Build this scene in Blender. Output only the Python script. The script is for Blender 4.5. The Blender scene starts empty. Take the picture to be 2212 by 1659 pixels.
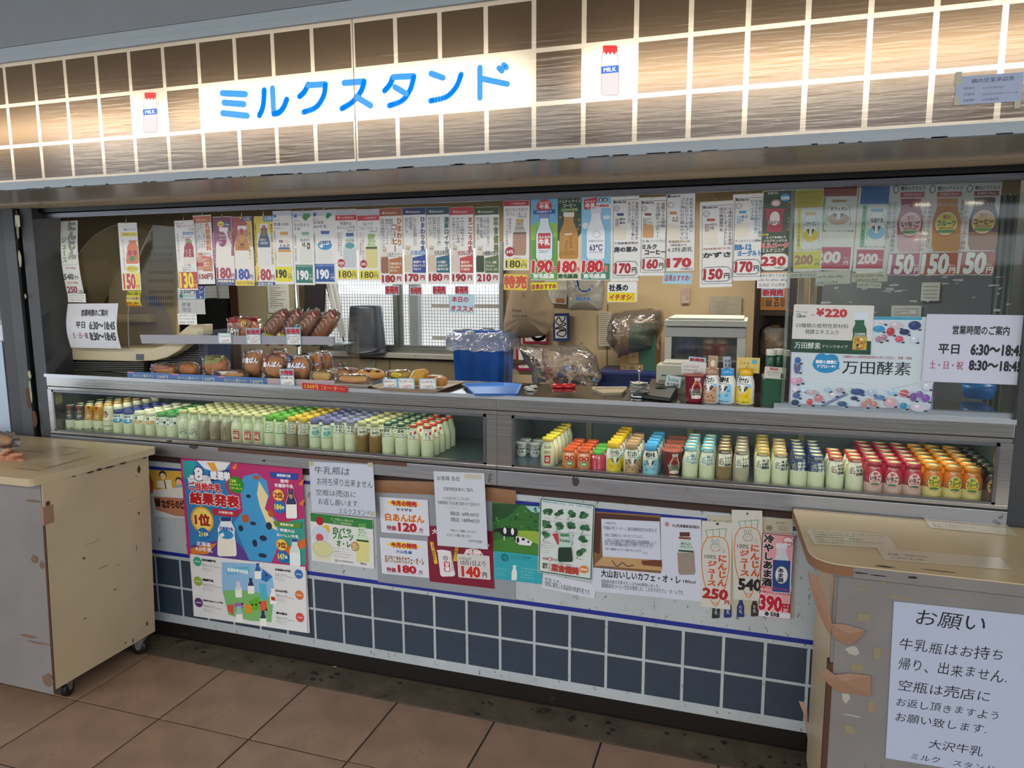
import bpy,math,random
from mathutils import Vector,Matrix,noise
random.seed(7)
scene = bpy.context.scene
COL = scene.collection

# ---------------------------------------------------------------- camera
F_PX = 1578.58
YAW,PITCH,ROLL = 0.31646,-0.14118,-0.003755
CAM = Vector((2.5684,-2.5504,1.6382))
_cy,_sy,_cp,_sp = math.cos(YAW),math.sin(YAW),math.cos(PITCH),math.sin(PITCH)
FW = Vector((-_sy * _cp,_cy * _cp,_sp))
_r = Vector((_cy,_sy,0)); _u = _r.cross(FW)
RT = _r * math.cos(ROLL)+_u * math.sin(ROLL)
UP = -_r * math.sin(ROLL)+_u * math.cos(ROLL)
cam = bpy.data.cameras.new('camera'); camo = bpy.data.objects.new('camera',cam); COL.objects.link(camo)
cam.sensor_fit = 'HORIZONTAL'; cam.sensor_width = 36; cam.lens = F_PX / 2212*36; cam.clip_start = .05
mm = Matrix((RT,UP,-FW)).transposed().to_4x4(); mm.translation = CAM; camo.matrix_world = mm
scene.camera = camo

# ---------------------------------------------------------------- world, light, exposure
scene.view_settings.view_transform = 'Standard'; scene.view_settings.look = 'None'
scene.view_settings.gamma = 1; scene.view_settings.use_curve_mapping = False
scene.view_settings.exposure = .12
wd = bpy.data.worlds.new('sky'); scene.world = wd; wd.use_nodes = True
wd.node_tree.nodes['Background'].inputs[0].default_value = (0.85,0.92,1.0,1)
wd.node_tree.nodes['Background'].inputs[1].default_value = 2.9

def area(name,loc,rot,sx,sy,power,col=(1,1,1),spread=None):
    l = bpy.data.lights.new(name,'AREA'); l.shape = 'RECTANGLE'; l.size = sx; l.size_y = sy; l.energy = power; l.color = col
    if spread: l.spread = spread
    o = bpy.data.objects.new(name,l); COL.objects.link(o); o.location = loc; o.rotation_euler = rot
    return o

def ray(px,py): return FW + RT * ((px - 1106)/F_PX)-UP * ((py - 829.5)/F_PX)
def at(px,py,Y):
    d = ray(px,py); return CAM + d * ((Y - CAM.y)/d.y)
def atz(px,py,Z):
    d = ray(px,py); return CAM + d * ((Z - CAM.z)/d.z)

# ---------------------------------------------------------------- materials
def lin(c):
    if isinstance(c,str):
        c = c.lstrip('#'); c = c if len(c) == 6 else ''.join(q * 2 for q in c); c = tuple(int(c[i:i + 2],16)/255 for i in (0,2,4))
    return tuple(x / 12.92 if x <= .04045 else ((x + .055)/1.055) ** 2.4 for x in c)
_mats = {}
def nm(name):
    m = bpy.data.materials.new(name); m.use_nodes = True
    return m,m.node_tree.nodes,m.node_tree.links,m.node_tree.nodes['Principled BSDF']
def M(name,col='808080',rough=.5,metal=0,spec=None,coat=0,emis=0,bump=0,bscale=40,dirt=None,stretch=None,var=0,vscale=6):
    """Plain surface; bump = fine relief; dirt = (hex, amount 0..1, scale); stretch = xyz scale of the noise; var = value mottling."""
    if name in _mats: return _mats[name]
    m,N,L,P = nm(name); _mats[name]=m
    c = lin(col)+(1,)
    P.inputs['Base Color'].default_value = c; P.inputs['Roughness'].default_value = rough; P.inputs['Metallic'].default_value = metal
    if spec is not None: P.inputs['Specular IOR Level'].default_value = spec
    if coat: P.inputs['Coat Weight'].default_value = coat; P.inputs['Coat Roughness'].default_value = .08
    if emis: P.inputs['Emission Color'].default_value = c; P.inputs['Emission Strength'].default_value = emis
    m.diffuse_color = c
    if bump or dirt or var:
        tc = N.new('ShaderNodeTexCoord'); src = tc.outputs['Object']
        if stretch:
            mp = N.new('ShaderNodeMapping'); mp.inputs['Scale'].default_value = stretch; L.new(src,mp.inputs[0]); src = mp.outputs[0]
    if bump:
        n = N.new('ShaderNodeTexNoise'); n.inputs['Scale'].default_value = bscale; n.inputs['Detail'].default_value = 4; L.new(src,n.inputs[0])
        b = N.new('ShaderNodeBump'); b.inputs['Strength'].default_value = bump; b.inputs['Distance'].default_value = .004
        L.new(n.outputs['Fac'],b.inputs['Height']); L.new(b.outputs[0],P.inputs['Normal'])
    cur = None
    if var:
        n = N.new('ShaderNodeTexNoise'); n.inputs['Scale'].default_value = vscale; n.inputs['Detail'].default_value = 6; L.new(src,n.inputs[0])
        mr = N.new('ShaderNodeMapRange'); mr.inputs['From Min'].default_value = .3; mr.inputs['From Max'].default_value = .7
        mr.inputs['To Min'].default_value = 1-var; mr.inputs['To Max'].default_value = 1+var * .6; L.new(n.outputs['Fac'],mr.inputs[0])
        mx = N.new('ShaderNodeVectorMath'); mx.operation = 'SCALE'; mx.inputs[0].default_value = c[:3]; L.new(mr.outputs[0],mx.inputs['Scale'])
        cur = mx.outputs[0]; L.new(cur,P.inputs['Base Color'])
    if dirt:
        dc,amt,sc = dirt[:3]
        n = N.new('ShaderNodeTexNoise'); n.inputs['Scale'].default_value = sc; n.inputs['Detail'].default_value = 8; n.inputs['Roughness'].default_value = .7; L.new(src,n.inputs[0])
        r = N.new('ShaderNodeMapRange'); t = .71-.35*amt; r.inputs['From Min'].default_value = t; r.inputs['From Max'].default_value = t + .05
        L.new(n.outputs['Fac'],r.inputs[0])
        mx = N.new('ShaderNodeMix'); mx.data_type = 'RGBA'; mx.inputs['B'].default_value = lin(dc)+(1,)
        if cur: L.new(cur,mx.inputs['A'])
        else: mx.inputs['A'].default_value = c
        L.new(r.outputs[0],mx.inputs['Factor']); L.new(mx.outputs['Result'],P.inputs['Base Color'])
    return m
def M_clear(name,col='ffffff',haze=.08,rough=.03,gloss=1.0,hazecol='e8ecec',bump=0,bscale=30):
    """Thin clear sheet: mostly see-through, a reflection that grows with the angle, a little haze."""
    if name in _mats: return _mats[name]
    m,N,L,P = nm(name); _mats[name]=m; N.remove(P); out = N['Material Output']
    tr = N.new('ShaderNodeBsdfTransparent'); tr.inputs[0].default_value = lin(col)+(1,)
    df = N.new('ShaderNodeBsdfDiffuse'); df.inputs[0].default_value = lin(hazecol)+(1,)
    tl = N.new('ShaderNodeBsdfTranslucent'); tl.inputs[0].default_value = lin(hazecol)+(1,)
    dm = N.new('ShaderNodeMixShader'); dm.inputs[0].default_value = .5; L.new(df.outputs[0],dm.inputs[1]); L.new(tl.outputs[0],dm.inputs[2])
    hz = N.new('ShaderNodeMixShader'); hz.inputs[0].default_value = haze; L.new(tr.outputs[0],hz.inputs[1]); L.new(dm.outputs[0],hz.inputs[2])
    gl = N.new('ShaderNodeBsdfGlossy'); gl.inputs['Roughness'].default_value = rough
    fr = N.new('ShaderNodeFresnel'); fr.inputs[0].default_value = 1.5
    mu = N.new('ShaderNodeMath'); mu.operation = 'MULTIPLY'; mu.inputs[1].default_value = gloss; L.new(fr.outputs[0],mu.inputs[0])
    ms = N.new('ShaderNodeMixShader'); L.new(mu.outputs[0],ms.inputs[0]); L.new(hz.outputs[0],ms.inputs[1]); L.new(gl.outputs[0],ms.inputs[2])
    L.new(ms.outputs[0],out.inputs[0])
    if bump:
        tc = N.new('ShaderNodeTexCoord'); n = N.new('ShaderNodeTexNoise'); n.inputs['Scale'].default_value = bscale; n.inputs['Detail'].default_value = 3
        n.inputs['Distortion'].default_value = 1.5; L.new(tc.outputs['Object'],n.inputs[0])
        b = N.new('ShaderNodeBump'); b.inputs['Strength'].default_value = bump; b.inputs['Distance'].default_value = .02
        L.new(n.outputs['Fac'],b.inputs['Height']); L.new(b.outputs[0],gl.inputs['Normal'])
    return m
def M_steel(name,col='b4bac2',rough=.28,stretch=(1.2,30,160),dirt=.0):
    if name in _mats: return _mats[name]
    m,N,L,P = nm(name); _mats[name]=m
    P.inputs['Metallic'].default_value = .9; P.inputs['Base Color'].default_value = lin(col)+(1,)
    tc = N.new('ShaderNodeTexCoord'); mp = N.new('ShaderNodeMapping'); mp.inputs['Scale'].default_value = stretch; L.new(tc.outputs['Object'],mp.inputs[0])
    n = N.new('ShaderNodeTexNoise'); n.inputs['Scale'].default_value = 3; n.inputs['Detail'].default_value = 5; L.new(mp.outputs[0],n.inputs[0])
    mr = N.new('ShaderNodeMapRange'); mr.inputs['To Min'].default_value = rough * .6; mr.inputs['To Max'].default_value = rough * 1.5; L.new(n.outputs['Fac'],mr.inputs[0])
    L.new(mr.outputs[0],P.inputs['Roughness'])
    b = N.new('ShaderNodeBump'); b.inputs['Strength'].default_value = .12; b.inputs['Distance'].default_value = .002; L.new(n.outputs['Fac'],b.inputs['Height']); L.new(b.outputs[0],P.inputs['Normal'])
    if dirt:
        n2 = N.new('ShaderNodeTexNoise'); n2.inputs['Scale'].default_value = 9; n2.inputs['Detail'].default_value = 8; n2.inputs['Roughness'].default_value = .75; L.new(tc.outputs['Object'],n2.inputs[0])
        r = N.new('ShaderNodeMapRange'); t = .70-.2*dirt; r.inputs['From Min'].default_value = t; r.inputs['From Max'].default_value = t + .04; L.new(n2.outputs['Fac'],r.inputs[0])
        mx = N.new('ShaderNodeMix'); mx.data_type = 'RGBA'; mx.inputs['A'].default_value = lin(col)+(1,); mx.inputs['B'].default_value = lin('4a3c34')+(1,)
        L.new(r.outputs[0],mx.inputs['Factor']); L.new(mx.outputs['Result'],P.inputs['Base Color'])
        m2 = N.new('ShaderNodeMath'); m2.operation = 'MULTIPLY_ADD'; m2.inputs[1].default_value = -.7; m2.inputs[2].default_value = .9; L.new(r.outputs[0],m2.inputs[0]); L.new(m2.outputs[0],P.inputs['Metallic'])
    return m
def M_translucent(name,col,trans,rough=.12,coat=.6):
    """Backlit acrylic sheet: passes light of its own colour, with a glossy skin."""
    if name in _mats: return _mats[name]
    m,N,L,P = nm(name); _mats[name]=m; N.remove(P); out = N['Material Output']
    tl = N.new('ShaderNodeBsdfTranslucent'); tl.inputs[0].default_value = tuple(trans)+(1,)
    df = N.new('ShaderNodeBsdfDiffuse'); df.inputs[0].default_value = lin(col)+(1,)
    ad = N.new('ShaderNodeAddShader'); L.new(tl.outputs[0],ad.inputs[0]); L.new(df.outputs[0],ad.inputs[1])
    gl = N.new('ShaderNodeBsdfGlossy'); gl.inputs['Roughness'].default_value = rough
    fr = N.new('ShaderNodeFresnel'); fr.inputs[0].default_value = 1.5
    mu = N.new('ShaderNodeMath'); mu.operation = 'MULTIPLY'; mu.inputs[1].default_value = coat * 2; L.new(fr.outputs[0],mu.inputs[0])
    ms = N.new('ShaderNodeMixShader'); L.new(mu.outputs[0],ms.inputs[0]); L.new(ad.outputs[0],ms.inputs[1]); L.new(gl.outputs[0],ms.inputs[2])
    tc = N.new('ShaderNodeTexCoord'); mp = N.new('ShaderNodeMapping'); mp.inputs['Scale'].default_value = (1,1,14); L.new(tc.outputs['Object'],mp.inputs[0])
    n = N.new('ShaderNodeTexNoise'); n.inputs['Scale'].default_value = 8; n.inputs['Detail'].default_value = 5; L.new(mp.outputs[0],n.inputs[0])
    b = N.new('ShaderNodeBump'); b.inputs['Strength'].default_value = .1; b.inputs['Distance'].default_value = .004; L.new(n.outputs['Fac'],b.inputs['Height']); L.new(b.outputs[0],gl.inputs['Normal'])
    L.new(ms.outputs[0],out.inputs[0])
    return m
def M_ink(name='printed_ink',rough=.45,emis=0,coat=0):
    if name in _mats: return _mats[name]
    m,N,L,P = nm(name); _mats[name]=m
    a = N.new('ShaderNodeAttribute'); a.attribute_name = 'Ink'; L.new(a.outputs['Color'],P.inputs['Base Color'])
    P.inputs['Roughness'].default_value = rough
    if coat: P.inputs['Coat Weight'].default_value = coat
    if emis: L.new(a.outputs['Color'],P.inputs['Emission Color']); P.inputs['Emission Strength'].default_value = emis
    return m
INK = M_ink('printed_ink',.42); INK_GLOSS = M_ink('glossy_printed_film',.22)

# ---------------------------------------------------------------- mesh builder
class MB:
    def __init__(s): s.v = []; s.f = []; s.m = []; s.sm = []
    def add(s,vs,fs,mi=0,smooth=False):
        b = len(s.v); s.v += [tuple(v) for v in vs]
        for f in fs: s.f.append(tuple(b + i for i in f)); s.m.append(mi); s.sm.append(smooth)
        return s
    def box(s,x0,x1,y0,y1,z0,z1,mi=0):
        return s.add([(x0,y0,z0),(x1,y0,z0),(x1,y1,z0),(x0,y1,z0),(x0,y0,z1),(x1,y0,z1),(x1,y1,z1),(x0,y1,z1)],
              [(0,3,2,1),(4,5,6,7),(0,1,5,4),(1,2,6,5),(2,3,7,6),(3,0,4,7)],mi)
    def hexa(s,p,mi=0):   # p: 4 lower + 4 upper points
        return s.add(p,[(0,3,2,1),(4,5,6,7),(0,1,5,4),(1,2,6,5),(2,3,7,6),(3,0,4,7)],mi)
    def prism(s,poly,axis,a,b,mi=0):
        """Extrude 2D polygon along an axis (0 x: poly is y,z; 1 y: poly is x,z; 2 z: poly is x,y)."""
        def P(p,t): return (t,p[0],p[1]) if axis == 0 else (p[0],t,p[1]) if axis == 1 else (p[0],p[1],t)
        n = len(poly)
        return s.add([P(p,a) for p in poly]+[P(p,b) for p in poly],
              [tuple(range(n))[::-1],tuple(range(n,2*n))]+[(i,(i + 1) % n,n + (i + 1) % n,n + i) for i in range(n)],mi)
    def lathe(s,prof,n=24,c=(0,0,0),mi=0,smooth=True,sx=1,sy=1,frill=None):
        vs = []; fs = []
        for k,(r,z) in enumerate(prof):
            for i in range(n):
                a = 2*math.pi * i / n; rr = r; zz = z
                if frill and k in frill: zz = z + frill[k]*(1 if i % 2 else -1)
                vs.append((c[0]+rr * math.cos(a)*sx,c[1]+rr * math.sin(a)*sy,c[2]+zz))
        for k in range(len(prof)-1):
            for i in range(n):
                j = (i + 1) % n; fs.append((k*n+i,k*n+j,(k+1)*n+j,(k+1)*n+i))
        if prof[0][0] > 1e-5: fs.append(tuple(range(n))[::-1])
        if prof[-1][0] > 1e-5: fs.append(tuple(range((len(prof)-1)*n,len(prof)*n)))
        return s.add(vs,fs,mi,smooth)
    def tube(s,pts,r,n=8,mi=0,closed=False):
        pts = [Vector(p) for p in pts]; rings = []; vs = []; fs = []
        up = Vector((0,0,1))
        for i,p in enumerate(pts):
            d = (pts[min(i+1,len(pts)-1)]-pts[max(i-1,0)]).normalized()
            a = d.cross(up if abs(d.z) < .9 else Vector((1,0,0))).normalized(); b = d.cross(a)
            rr = r[i] if isinstance(r,(list,tuple)) else r
            for k in range(n):
                t = 2*math.pi * k / n; vs.append(p + (a * math.cos(t)+b * math.sin(t))*rr)
        for i in range(len(pts)-1):
            for k in range(n):
                j = (k + 1) % n; fs.append((i*n+k,i*n+j,(i+1)*n+j,(i+1)*n+k))
        fs.append(tuple(range(n))[::-1]); fs.append(tuple(range((len(pts)-1)*n,len(pts)*n)))
        return s.add(vs,fs,mi,True)
    def blob(s,c,r,seg=16,ring=10,disp=0,freq=3,seed=0,mi=0,flat=None,power=1):
        """Ellipsoid with noise relief; power < 1 makes it squarer; flat = lowest z."""
        vs = []; fs = []; off = Vector((seed * 3.1,seed * 1.7,seed))
        sg = lambda x: math.copysign(abs(x) ** power,x)
        for k in range(1,ring):
            ph = math.pi * k / ring
            for i in range(seg):
                t = 2*math.pi * i / seg
                d = Vector((sg(math.sin(ph))*sg(math.cos(t)),sg(math.sin(ph))*sg(math.sin(t)),sg(math.cos(ph))))
                q = 1+disp * noise.noise(d * freq + off) if disp else 1
                vs.append(Vector(c)+Vector((d.x * r[0],d.y * r[1],d.z * r[2]))*q)
        vs.append(Vector(c)+Vector((0,0,r[2]))); vs.append(Vector(c)-Vector((0,0,r[2])))
        if flat is not None:
            for v in vs: v.z = max(v.z,flat)
        n = len(vs)
        for k in range(ring - 2):
            for i in range(seg):
                j = (i + 1) % seg; fs.append((k*seg+i,(k+1)*seg+i,(k+1)*seg+j,k*seg+j))
        for i in range(seg):
            j = (i + 1) % seg; fs.append((n-2,i,j)); fs.append((n-1,(ring-2)*seg+j,(ring-2)*seg+i))
        return s.add(vs,fs,mi,True)
    def mesh(s,name,mats):
        me = bpy.data.meshes.new(name); me.from_pydata(s.v,[],s.f)
        for m in (mats if isinstance(mats,(list,tuple)) else [mats]): me.materials.append(m)
        me.polygons.foreach_set('material_index',s.m); me.polygons.foreach_set('use_smooth',s.sm); me.update()
        return me
def props(o,label=None,cat=None,group=None,kind=None):
    if label: o['label']=label
    if cat: o['category']=cat
    if group: o['group']=group
    if kind: o['kind']=kind
    return o
def ob(name,mb,mats,parent=None,label=None,cat=None,group=None,kind=None,loc=None,bevel=0,rot=None,origin=True):
    me = mb.mesh(name,mats) if isinstance(mb,MB) else mb
    o = bpy.data.objects.new(name,me); COL.objects.link(o)
    if isinstance(mb,MB) and parent is None and loc is None and origin and me.vertices:   # origin at the foot of the thing
        xs = [v.co.x for v in me.vertices]; ys = [v.co.y for v in me.vertices]; zs = [v.co.z for v in me.vertices]
        c = Vector(((min(xs)+max(xs))/2,(min(ys)+max(ys))/2,min(zs)))
        me.transform(Matrix.Translation(-c)); o.location = c
    if parent:
        o.parent = parent
        o.matrix_parent_inverse = parent.matrix_basis.inverted()
    if loc is not None: o.location = loc
    if rot is not None: o.rotation_euler = rot
    if bevel:
        b = o.modifiers.new('bevel','BEVEL'); b.width = bevel; b.segments = 2; b.limit_method = 'ANGLE'
        b.harden_normals = False
    return props(o,label,cat,group,kind)
def empty(name,loc,label=None,cat=None,group=None,kind=None):
    o = bpy.data.objects.new(name,None); COL.objects.link(o); o.location = loc; o.empty_display_size = .05
    return props(o,label,cat,group,kind)
def copy_tree(o,loc,label=None,group=None,keep=None,rz=None):
    c = o.copy(); COL.objects.link(c); c.location = loc
    if rz is not None: c.rotation_euler.z = rz
    if label: c['label']=label
    if group: c['group']=group
    for ch in o.children:
        if keep and not any(ch.name.startswith(k) for k in keep): continue
        d = ch.copy(); COL.objects.link(d); d.parent = c
    return c

# ---------------------------------------------------------------- glyphs
_gl = {}
def _raw(s,bold):
    c = bpy.data.curves.new('g','FONT'); c.body = s; c.resolution_u = 2
    o = bpy.data.objects.new('g',c); COL.objects.link(o)
    me = o.to_mesh(); vs = [(v.co.x,v.co.y) for v in me.vertices]; fs = [tuple(p.vertices) for p in me.polygons]
    o.to_mesh_clear(); bpy.data.objects.remove(o); bpy.data.curves.remove(c)
    return vs,fs
def _ext(vs): return max(v[0] for v in vs) if vs else 0
_xx = _ext(_raw('xx',0)[0])
def glyph(ch,bold=0):
    k = (ch,bold)
    if k not in _gl:
        vs,fs = _raw(ch,bold)
        if ord(ch) > 0x2000: adv = 1.0
        elif ('a',ch) in _gl: adv = _gl[('a',ch)]
        else: adv = _ext(_raw('x' + ch + 'x',0)[0])-_xx; _gl[('a',ch)]=adv
        _gl[k]=(vs,fs,adv)
    return _gl[k]
ROTV = set('ー〜～：（）')
def layout(s,bold=0,vert=False,hand=0,gap=0):
    vs = []; fs = []; x = 0; y = 0
    for i,ch in enumerate(s):
        if ch == ' ':
            if vert: y -= .5
            else: x += .35
            continue
        if ch == '　': x += 0 if vert else 1; y -= 1 if vert else 0; continue
        g,gf,adv = glyph(ch); b = len(vs)
        ox = oy = 0; ang = 0; sc = 1
        if hand:
            ang = (noise.noise((i * 1.3,len(s),0))*.25)*hand; sc = 1+noise.noise((i * 2.1,5,len(s)))*.3*hand; oy = noise.noise((i * .9,9,len(s)))*.2*hand
        for (gx,gy) in g:
            if vert and ch in ROTV: gx,gy = .5+(gy - .38),.38-(gx - .5)
            elif vert and adv < .95: gx += (1-adv)/2
            if hand:
                cx,cy = gx - .5,gy - .38
                gx = .5+(cx * math.cos(ang)-cy * math.sin(ang)+.18*cy * hand)*sc; gy = .38+(cx * math.sin(ang)+cy * math.cos(ang))*sc + oy
            vs.append((x + gx,y + gy))
        fs += [tuple(b + q for q in f) for f in gf]
        if vert: y -= 1.02+gap
        else: x += adv + gap
    return vs,fs

# ---------------------------------------------------------------- flat print on a sheet (or round a bottle)
def homog(src,dst):
    A = []; B = []
    for (x,y),(u,v) in zip(src,dst):
        A.append([x,y,1,0,0,0,-u*x,-u*y]); B.append(u)
        A.append([0,0,0,x,y,1,-v*x,-v*y]); B.append(v)
    n = 8
    for i in range(n):
        p = max(range(i,n),key=lambda r: abs(A[r][i])); A[i],A[p]=A[p],A[i]; B[i],B[p]=B[p],B[i]
        for r in range(n):
            if r != i and A[r][i]:
                f = A[r][i]/A[i][i]
                A[r]=[a - f * b for a,b in zip(A[r],A[i])]; B[r] -= f * B[i]
    h = [B[i]/A[i][i] for i in range(n)]+[1]
    def f(x,y):
        w = h[6]*x + h[7]*y + 1
        return ((h[0]*x + h[1]*y + h[2])/w,(h[3]*x + h[4]*y + h[5])/w)
    return f
EPS = 4e-5
class Print:
    """Collects flat coloured shapes in sheet coordinates u (right), v (up), metres; ref = function from read-off coordinates to (u, v)."""
    def __init__(s,ref,curved=False): s.ref = ref; s.v = []; s.f = []; s.c = []; s.k = 1; s.curved = curved
    def bx(s,b):
        l,t,r,bo = b; my,mx = (t + bo)/2,(l + r)/2
        return s.ref(l,my)[0],s.ref(mx,t)[1],s.ref(r,my)[0],s.ref(mx,bo)[1]
    def add(s,pts,fs,col,step=1):
        b = len(s.v); z = s.k * EPS; s.k += step; c = lin(col) if isinstance(col,str) else col
        s.v += [(p[0],p[1],z) for p in pts]; s.f += [tuple(b + i for i in f) for f in fs]; s.c += [c]*len(fs)
    def uR(s,x0,y1,x1,y0,col):   # rect in u,v
        n = 10 if s.curved else 1; q = 4 if s.curved else 1
        pts = [(x0 + (x1-x0)*i/n,y0 + (y1-y0)*j/q) for j in range(q+1) for i in range(n+1)]
        s.add(pts,[(j*(n+1)+i,j*(n+1)+i+1,(j+1)*(n+1)+i+1,(j+1)*(n+1)+i) for j in range(q) for i in range(n)],col)
    def R(s,b,col): l,t,r,bo = s.bx(b); s.uR(l,t,r,bo,col)
    def FR(s,b,col,w=2):   # frame line
        l,t,r,bo = b
        s.R((l,t,r,t + w),col); s.R((l,bo - w,r,bo),col); s.R((l,t,l + w,bo),col); s.R((r - w,t,r,bo),col)
    def RR(s,b,col,rad=.2):   # rounded rect; rad in share of the short side
        l,t,r,bo = s.bx(b); ra = min(abs(r-l),abs(t-bo))*rad; pts = []
        for cx,cy,a0 in ((r-ra,t-ra,0),(l+ra,t-ra,90),(l+ra,bo+ra,180),(r-ra,bo+ra,270)):
            for k in range(5): a = math.radians(a0 + k * 22.5); pts.append((cx + ra*math.cos(a),cy + ra*math.sin(a)))
        s.add(pts,[tuple(range(len(pts)))],col)
    def E(s,b,col,n=24,spike=0):
        l,t,r,bo = s.bx(b); cx,cy,a,c = (l+r)/2,(t+bo)/2,abs(r-l)/2,abs(t-bo)/2
        if s.curved:
            pts = []; m = 9
            for i in range(m + 1):
                x = -math.cos(math.pi * i / m); h = math.sqrt(max(0,1-x*x)); 
                for q in (-1,-.33,.33,1): pts.append((cx + a*x,cy + c*h*q))
            s.add(pts,[(i*4+j,(i+1)*4+j,(i+1)*4+j+1,i*4+j+1) for i in range(m) for j in range(3)],col); return
        if spike: n = 32
        pts = [(cx,cy)]+[(cx + a*math.cos(2*math.pi*i/n)*(1-(spike if i % 2 else 0)),cy + c*math.sin(2*math.pi*i/n)*(1-(spike if i % 2 else 0))) for i in range(n)]
        s.add(pts,[(0,1+i,1+(i+1) % n) for i in range(n)],col)
    def P(s,pts,col):
        q = [s.ref(*p) for p in pts]
        from mathutils.geometry import tessellate_polygon
        t = tessellate_polygon([[Vector((a,b,0)) for a,b in q]])
        fs = []
        for f in t:
            (ax,ay),(bx_,by),(cx,cy)=(q[i] for i in f)
            fs.append(tuple(f) if (bx_-ax)*(cy-ay)-(by-ay)*(cx-ax) > 0 else tuple(f)[::-1])
        s.add(q,fs,col)
    def S(s,pts,w,col,closed=False):   # stroke; w in the read-off unit
        q = [Vector(s.ref(*p)) for p in pts]; hw = abs(s.ref(pts[0][0]+w,pts[0][1])[0]-q[0].x)/2
        V = []; Fc = []
        for a,b in zip(q,q[1:]+([q[0]] if closed else [])):
            d = b - a
            if d.length < 1e-7: continue
            d.normalize(); n = Vector((-d.y,d.x))*hw; i = len(V); V += [a - n,b - n,b + n,a + n]; Fc.append((i,i+1,i+2,i+3))
        s.add(V[:],Fc,col,.4); V = []; Fc = []
        for a in q:
            i = len(V); V += [a + Vector((math.cos(k*math.pi/4),math.sin(k*math.pi/4)))*hw for k in range(8)]; Fc.append(tuple(range(i,i+8)))
        s.add(V,Fc,col,.6)
    def T(s,txt,b,col,bold=0,ol=None,v=False,olw=.05,hand=0,up=None):
        l,t,r,bo = s.bx(b); bold = min(bold,.055)
        if not v and not s.curved:   # a slanting line of type: its read-off box also holds the slant
            my = (b[1]+b[3])/2; dv = abs(s.ref(b[0],my)[1]-s.ref(b[2],my)[1])*.55; h = t - bo
            if dv > .12*h: h2 = max(.5*h,h - dv); t,bo = (t + bo + h2)/2,(t + bo - h2)/2
        vs,fs = layout(txt,bold,v,hand)
        if not vs: return
        x0,x1 = min(p[0] for p in vs),max(p[0] for p in vs); y0,y1 = min(p[1] for p in vs),max(p[1] for p in vs)
        kx,ky = (r-l)/max(x1-x0,.05),(t-bo)/max(y1-y0,.05)
        if x1 - x0 < .3: kx = min(kx,ky); l = (l + r)/2-kx*(x1-x0)/2
        if not v and y1 - y0 < .3: ky = kx; bo = (t + bo)/2-ky*(y1-y0)/2
        def heavy(w,c):   # heavier weight: the outline set again around itself, each setting a hair above the last
            n = 1 if w < .006 else 2 if w < .025 else 4 if w < .05 else 7
            for k in range(n):
                dx,dy = (w * math.cos(2*math.pi*k/n),w * math.sin(2*math.pi*k/n)) if n > 1 else (0,0)
                s.add([(l + (p[0]-x0+dx)*kx,bo + (p[1]-y0+dy)*ky) for p in vs],fs,c,.3)
        if ol: heavy(bold + olw,ol)
        heavy(bold,col)
    def TV(s,cols,b,col,bold=0,ol=None):   # vertical columns, right to left
        l,t,r,bo = b; n = len(cols); w = (r - l)/n; mxl = max(len(c) for c in cols)
        for i,c in enumerate(cols):
            x1 = r - i * w; s.T(c,(x1 - w * .9,t,x1,t + (bo - t)*len(c)/mxl),col,bold,ol,True)
    def TL(s,rows,b,col,bold=0):   # left-aligned rows of small type
        l,t,r,bo = b; n = len(rows); h = (bo - t)/n; mxl = max(len(c) for c in rows)
        for i,c in enumerate(rows):
            if c.strip(): s.T(c,(l,t + i*h,l + (r-l)*len(c)/mxl,t + i*h + h*.72),col,bold)
    def B(s,b,cap='fff',glass='e9e4d0',label=None,lab=(.28,.55),text=None,tcol='222222',kind='milk',film=None,outline=None):
        """A printed picture of a bottle."""
        l,t,r,bo = b; w = r - l; h = bo - t
        prof = {'milk': [(0,.30),(.09,.30),(.10,.25),(.22,.27),(.36,.42),(.46,.5),(.95,.5),(1,.42)],
                'round': [(0,.30),(.07,.30),(.08,.26),(.15,.30),(.30,.44),(.48,.42),(.62,.47),(.95,.5),(1,.42)],
                'cup': [(0,.5),(.06,.5),(.07,.46),(.95,.36),(1,.33)],
                'squat': [(0,.36),(.10,.36),(.11,.33),(.24,.40),(.40,.5),(.9,.5),(1,.42)]}[kind]
        def hw(q):
            for (a,x),(c,y) in zip(prof,prof[1:]):
                if a <= q <= c: return x + (y - x)*(q - a)/max(c - a,1e-6)
            return prof[-1][1]
        cx = (l + r)/2
        def strip(a,c,col,k=1.0):
            qs = sorted({a,c} | {p[0] for p in prof if a < p[0] < c})
            L = [(cx - hw(q)*w * k,t + q * h) for q in qs]; Rr = [(cx + hw(q)*w * k,t + q * h) for q in qs]
            s.P(L + Rr[::-1],col)
        if outline: strip(0,1,outline,1.08)
        strip(0,1,glass)
        if film: strip(.09,film[1],film[0])
        strip(0,{'milk': .1,'round': .1,'cup': .07,'squat': .13}[kind],cap)
        if label: strip(lab[0],lab[1],label)
        if text:
            tt = text if isinstance(text,(list,tuple)) else [text]; a,c = (lab if label or film is None else (.15,film[1]))
            for i,q in enumerate(tt):
                y0 = t + h * (a + (c - a)*(i + .15)/len(tt)); y1 = t + h * (a + (c - a)*(i + .85)/len(tt)); k = hw((a + c)/2)*.8
                s.T(q,(cx - k * w,y0,cx + k * w,y1),tcol,.01)
    def mesh(s,name='print',warp=None,mat=None):
        me = bpy.data.meshes.new(name); vs = [warp(*p) for p in s.v] if warp else s.v
        me.from_pydata([tuple(v) for v in vs],[],s.f); me.materials.append(mat or INK)
        a = me.attributes.new('Ink','FLOAT_COLOR','FACE')
        a.data.foreach_set('color',[x for c in s.c for x in (*c,1)]); me.update(); return me

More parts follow.
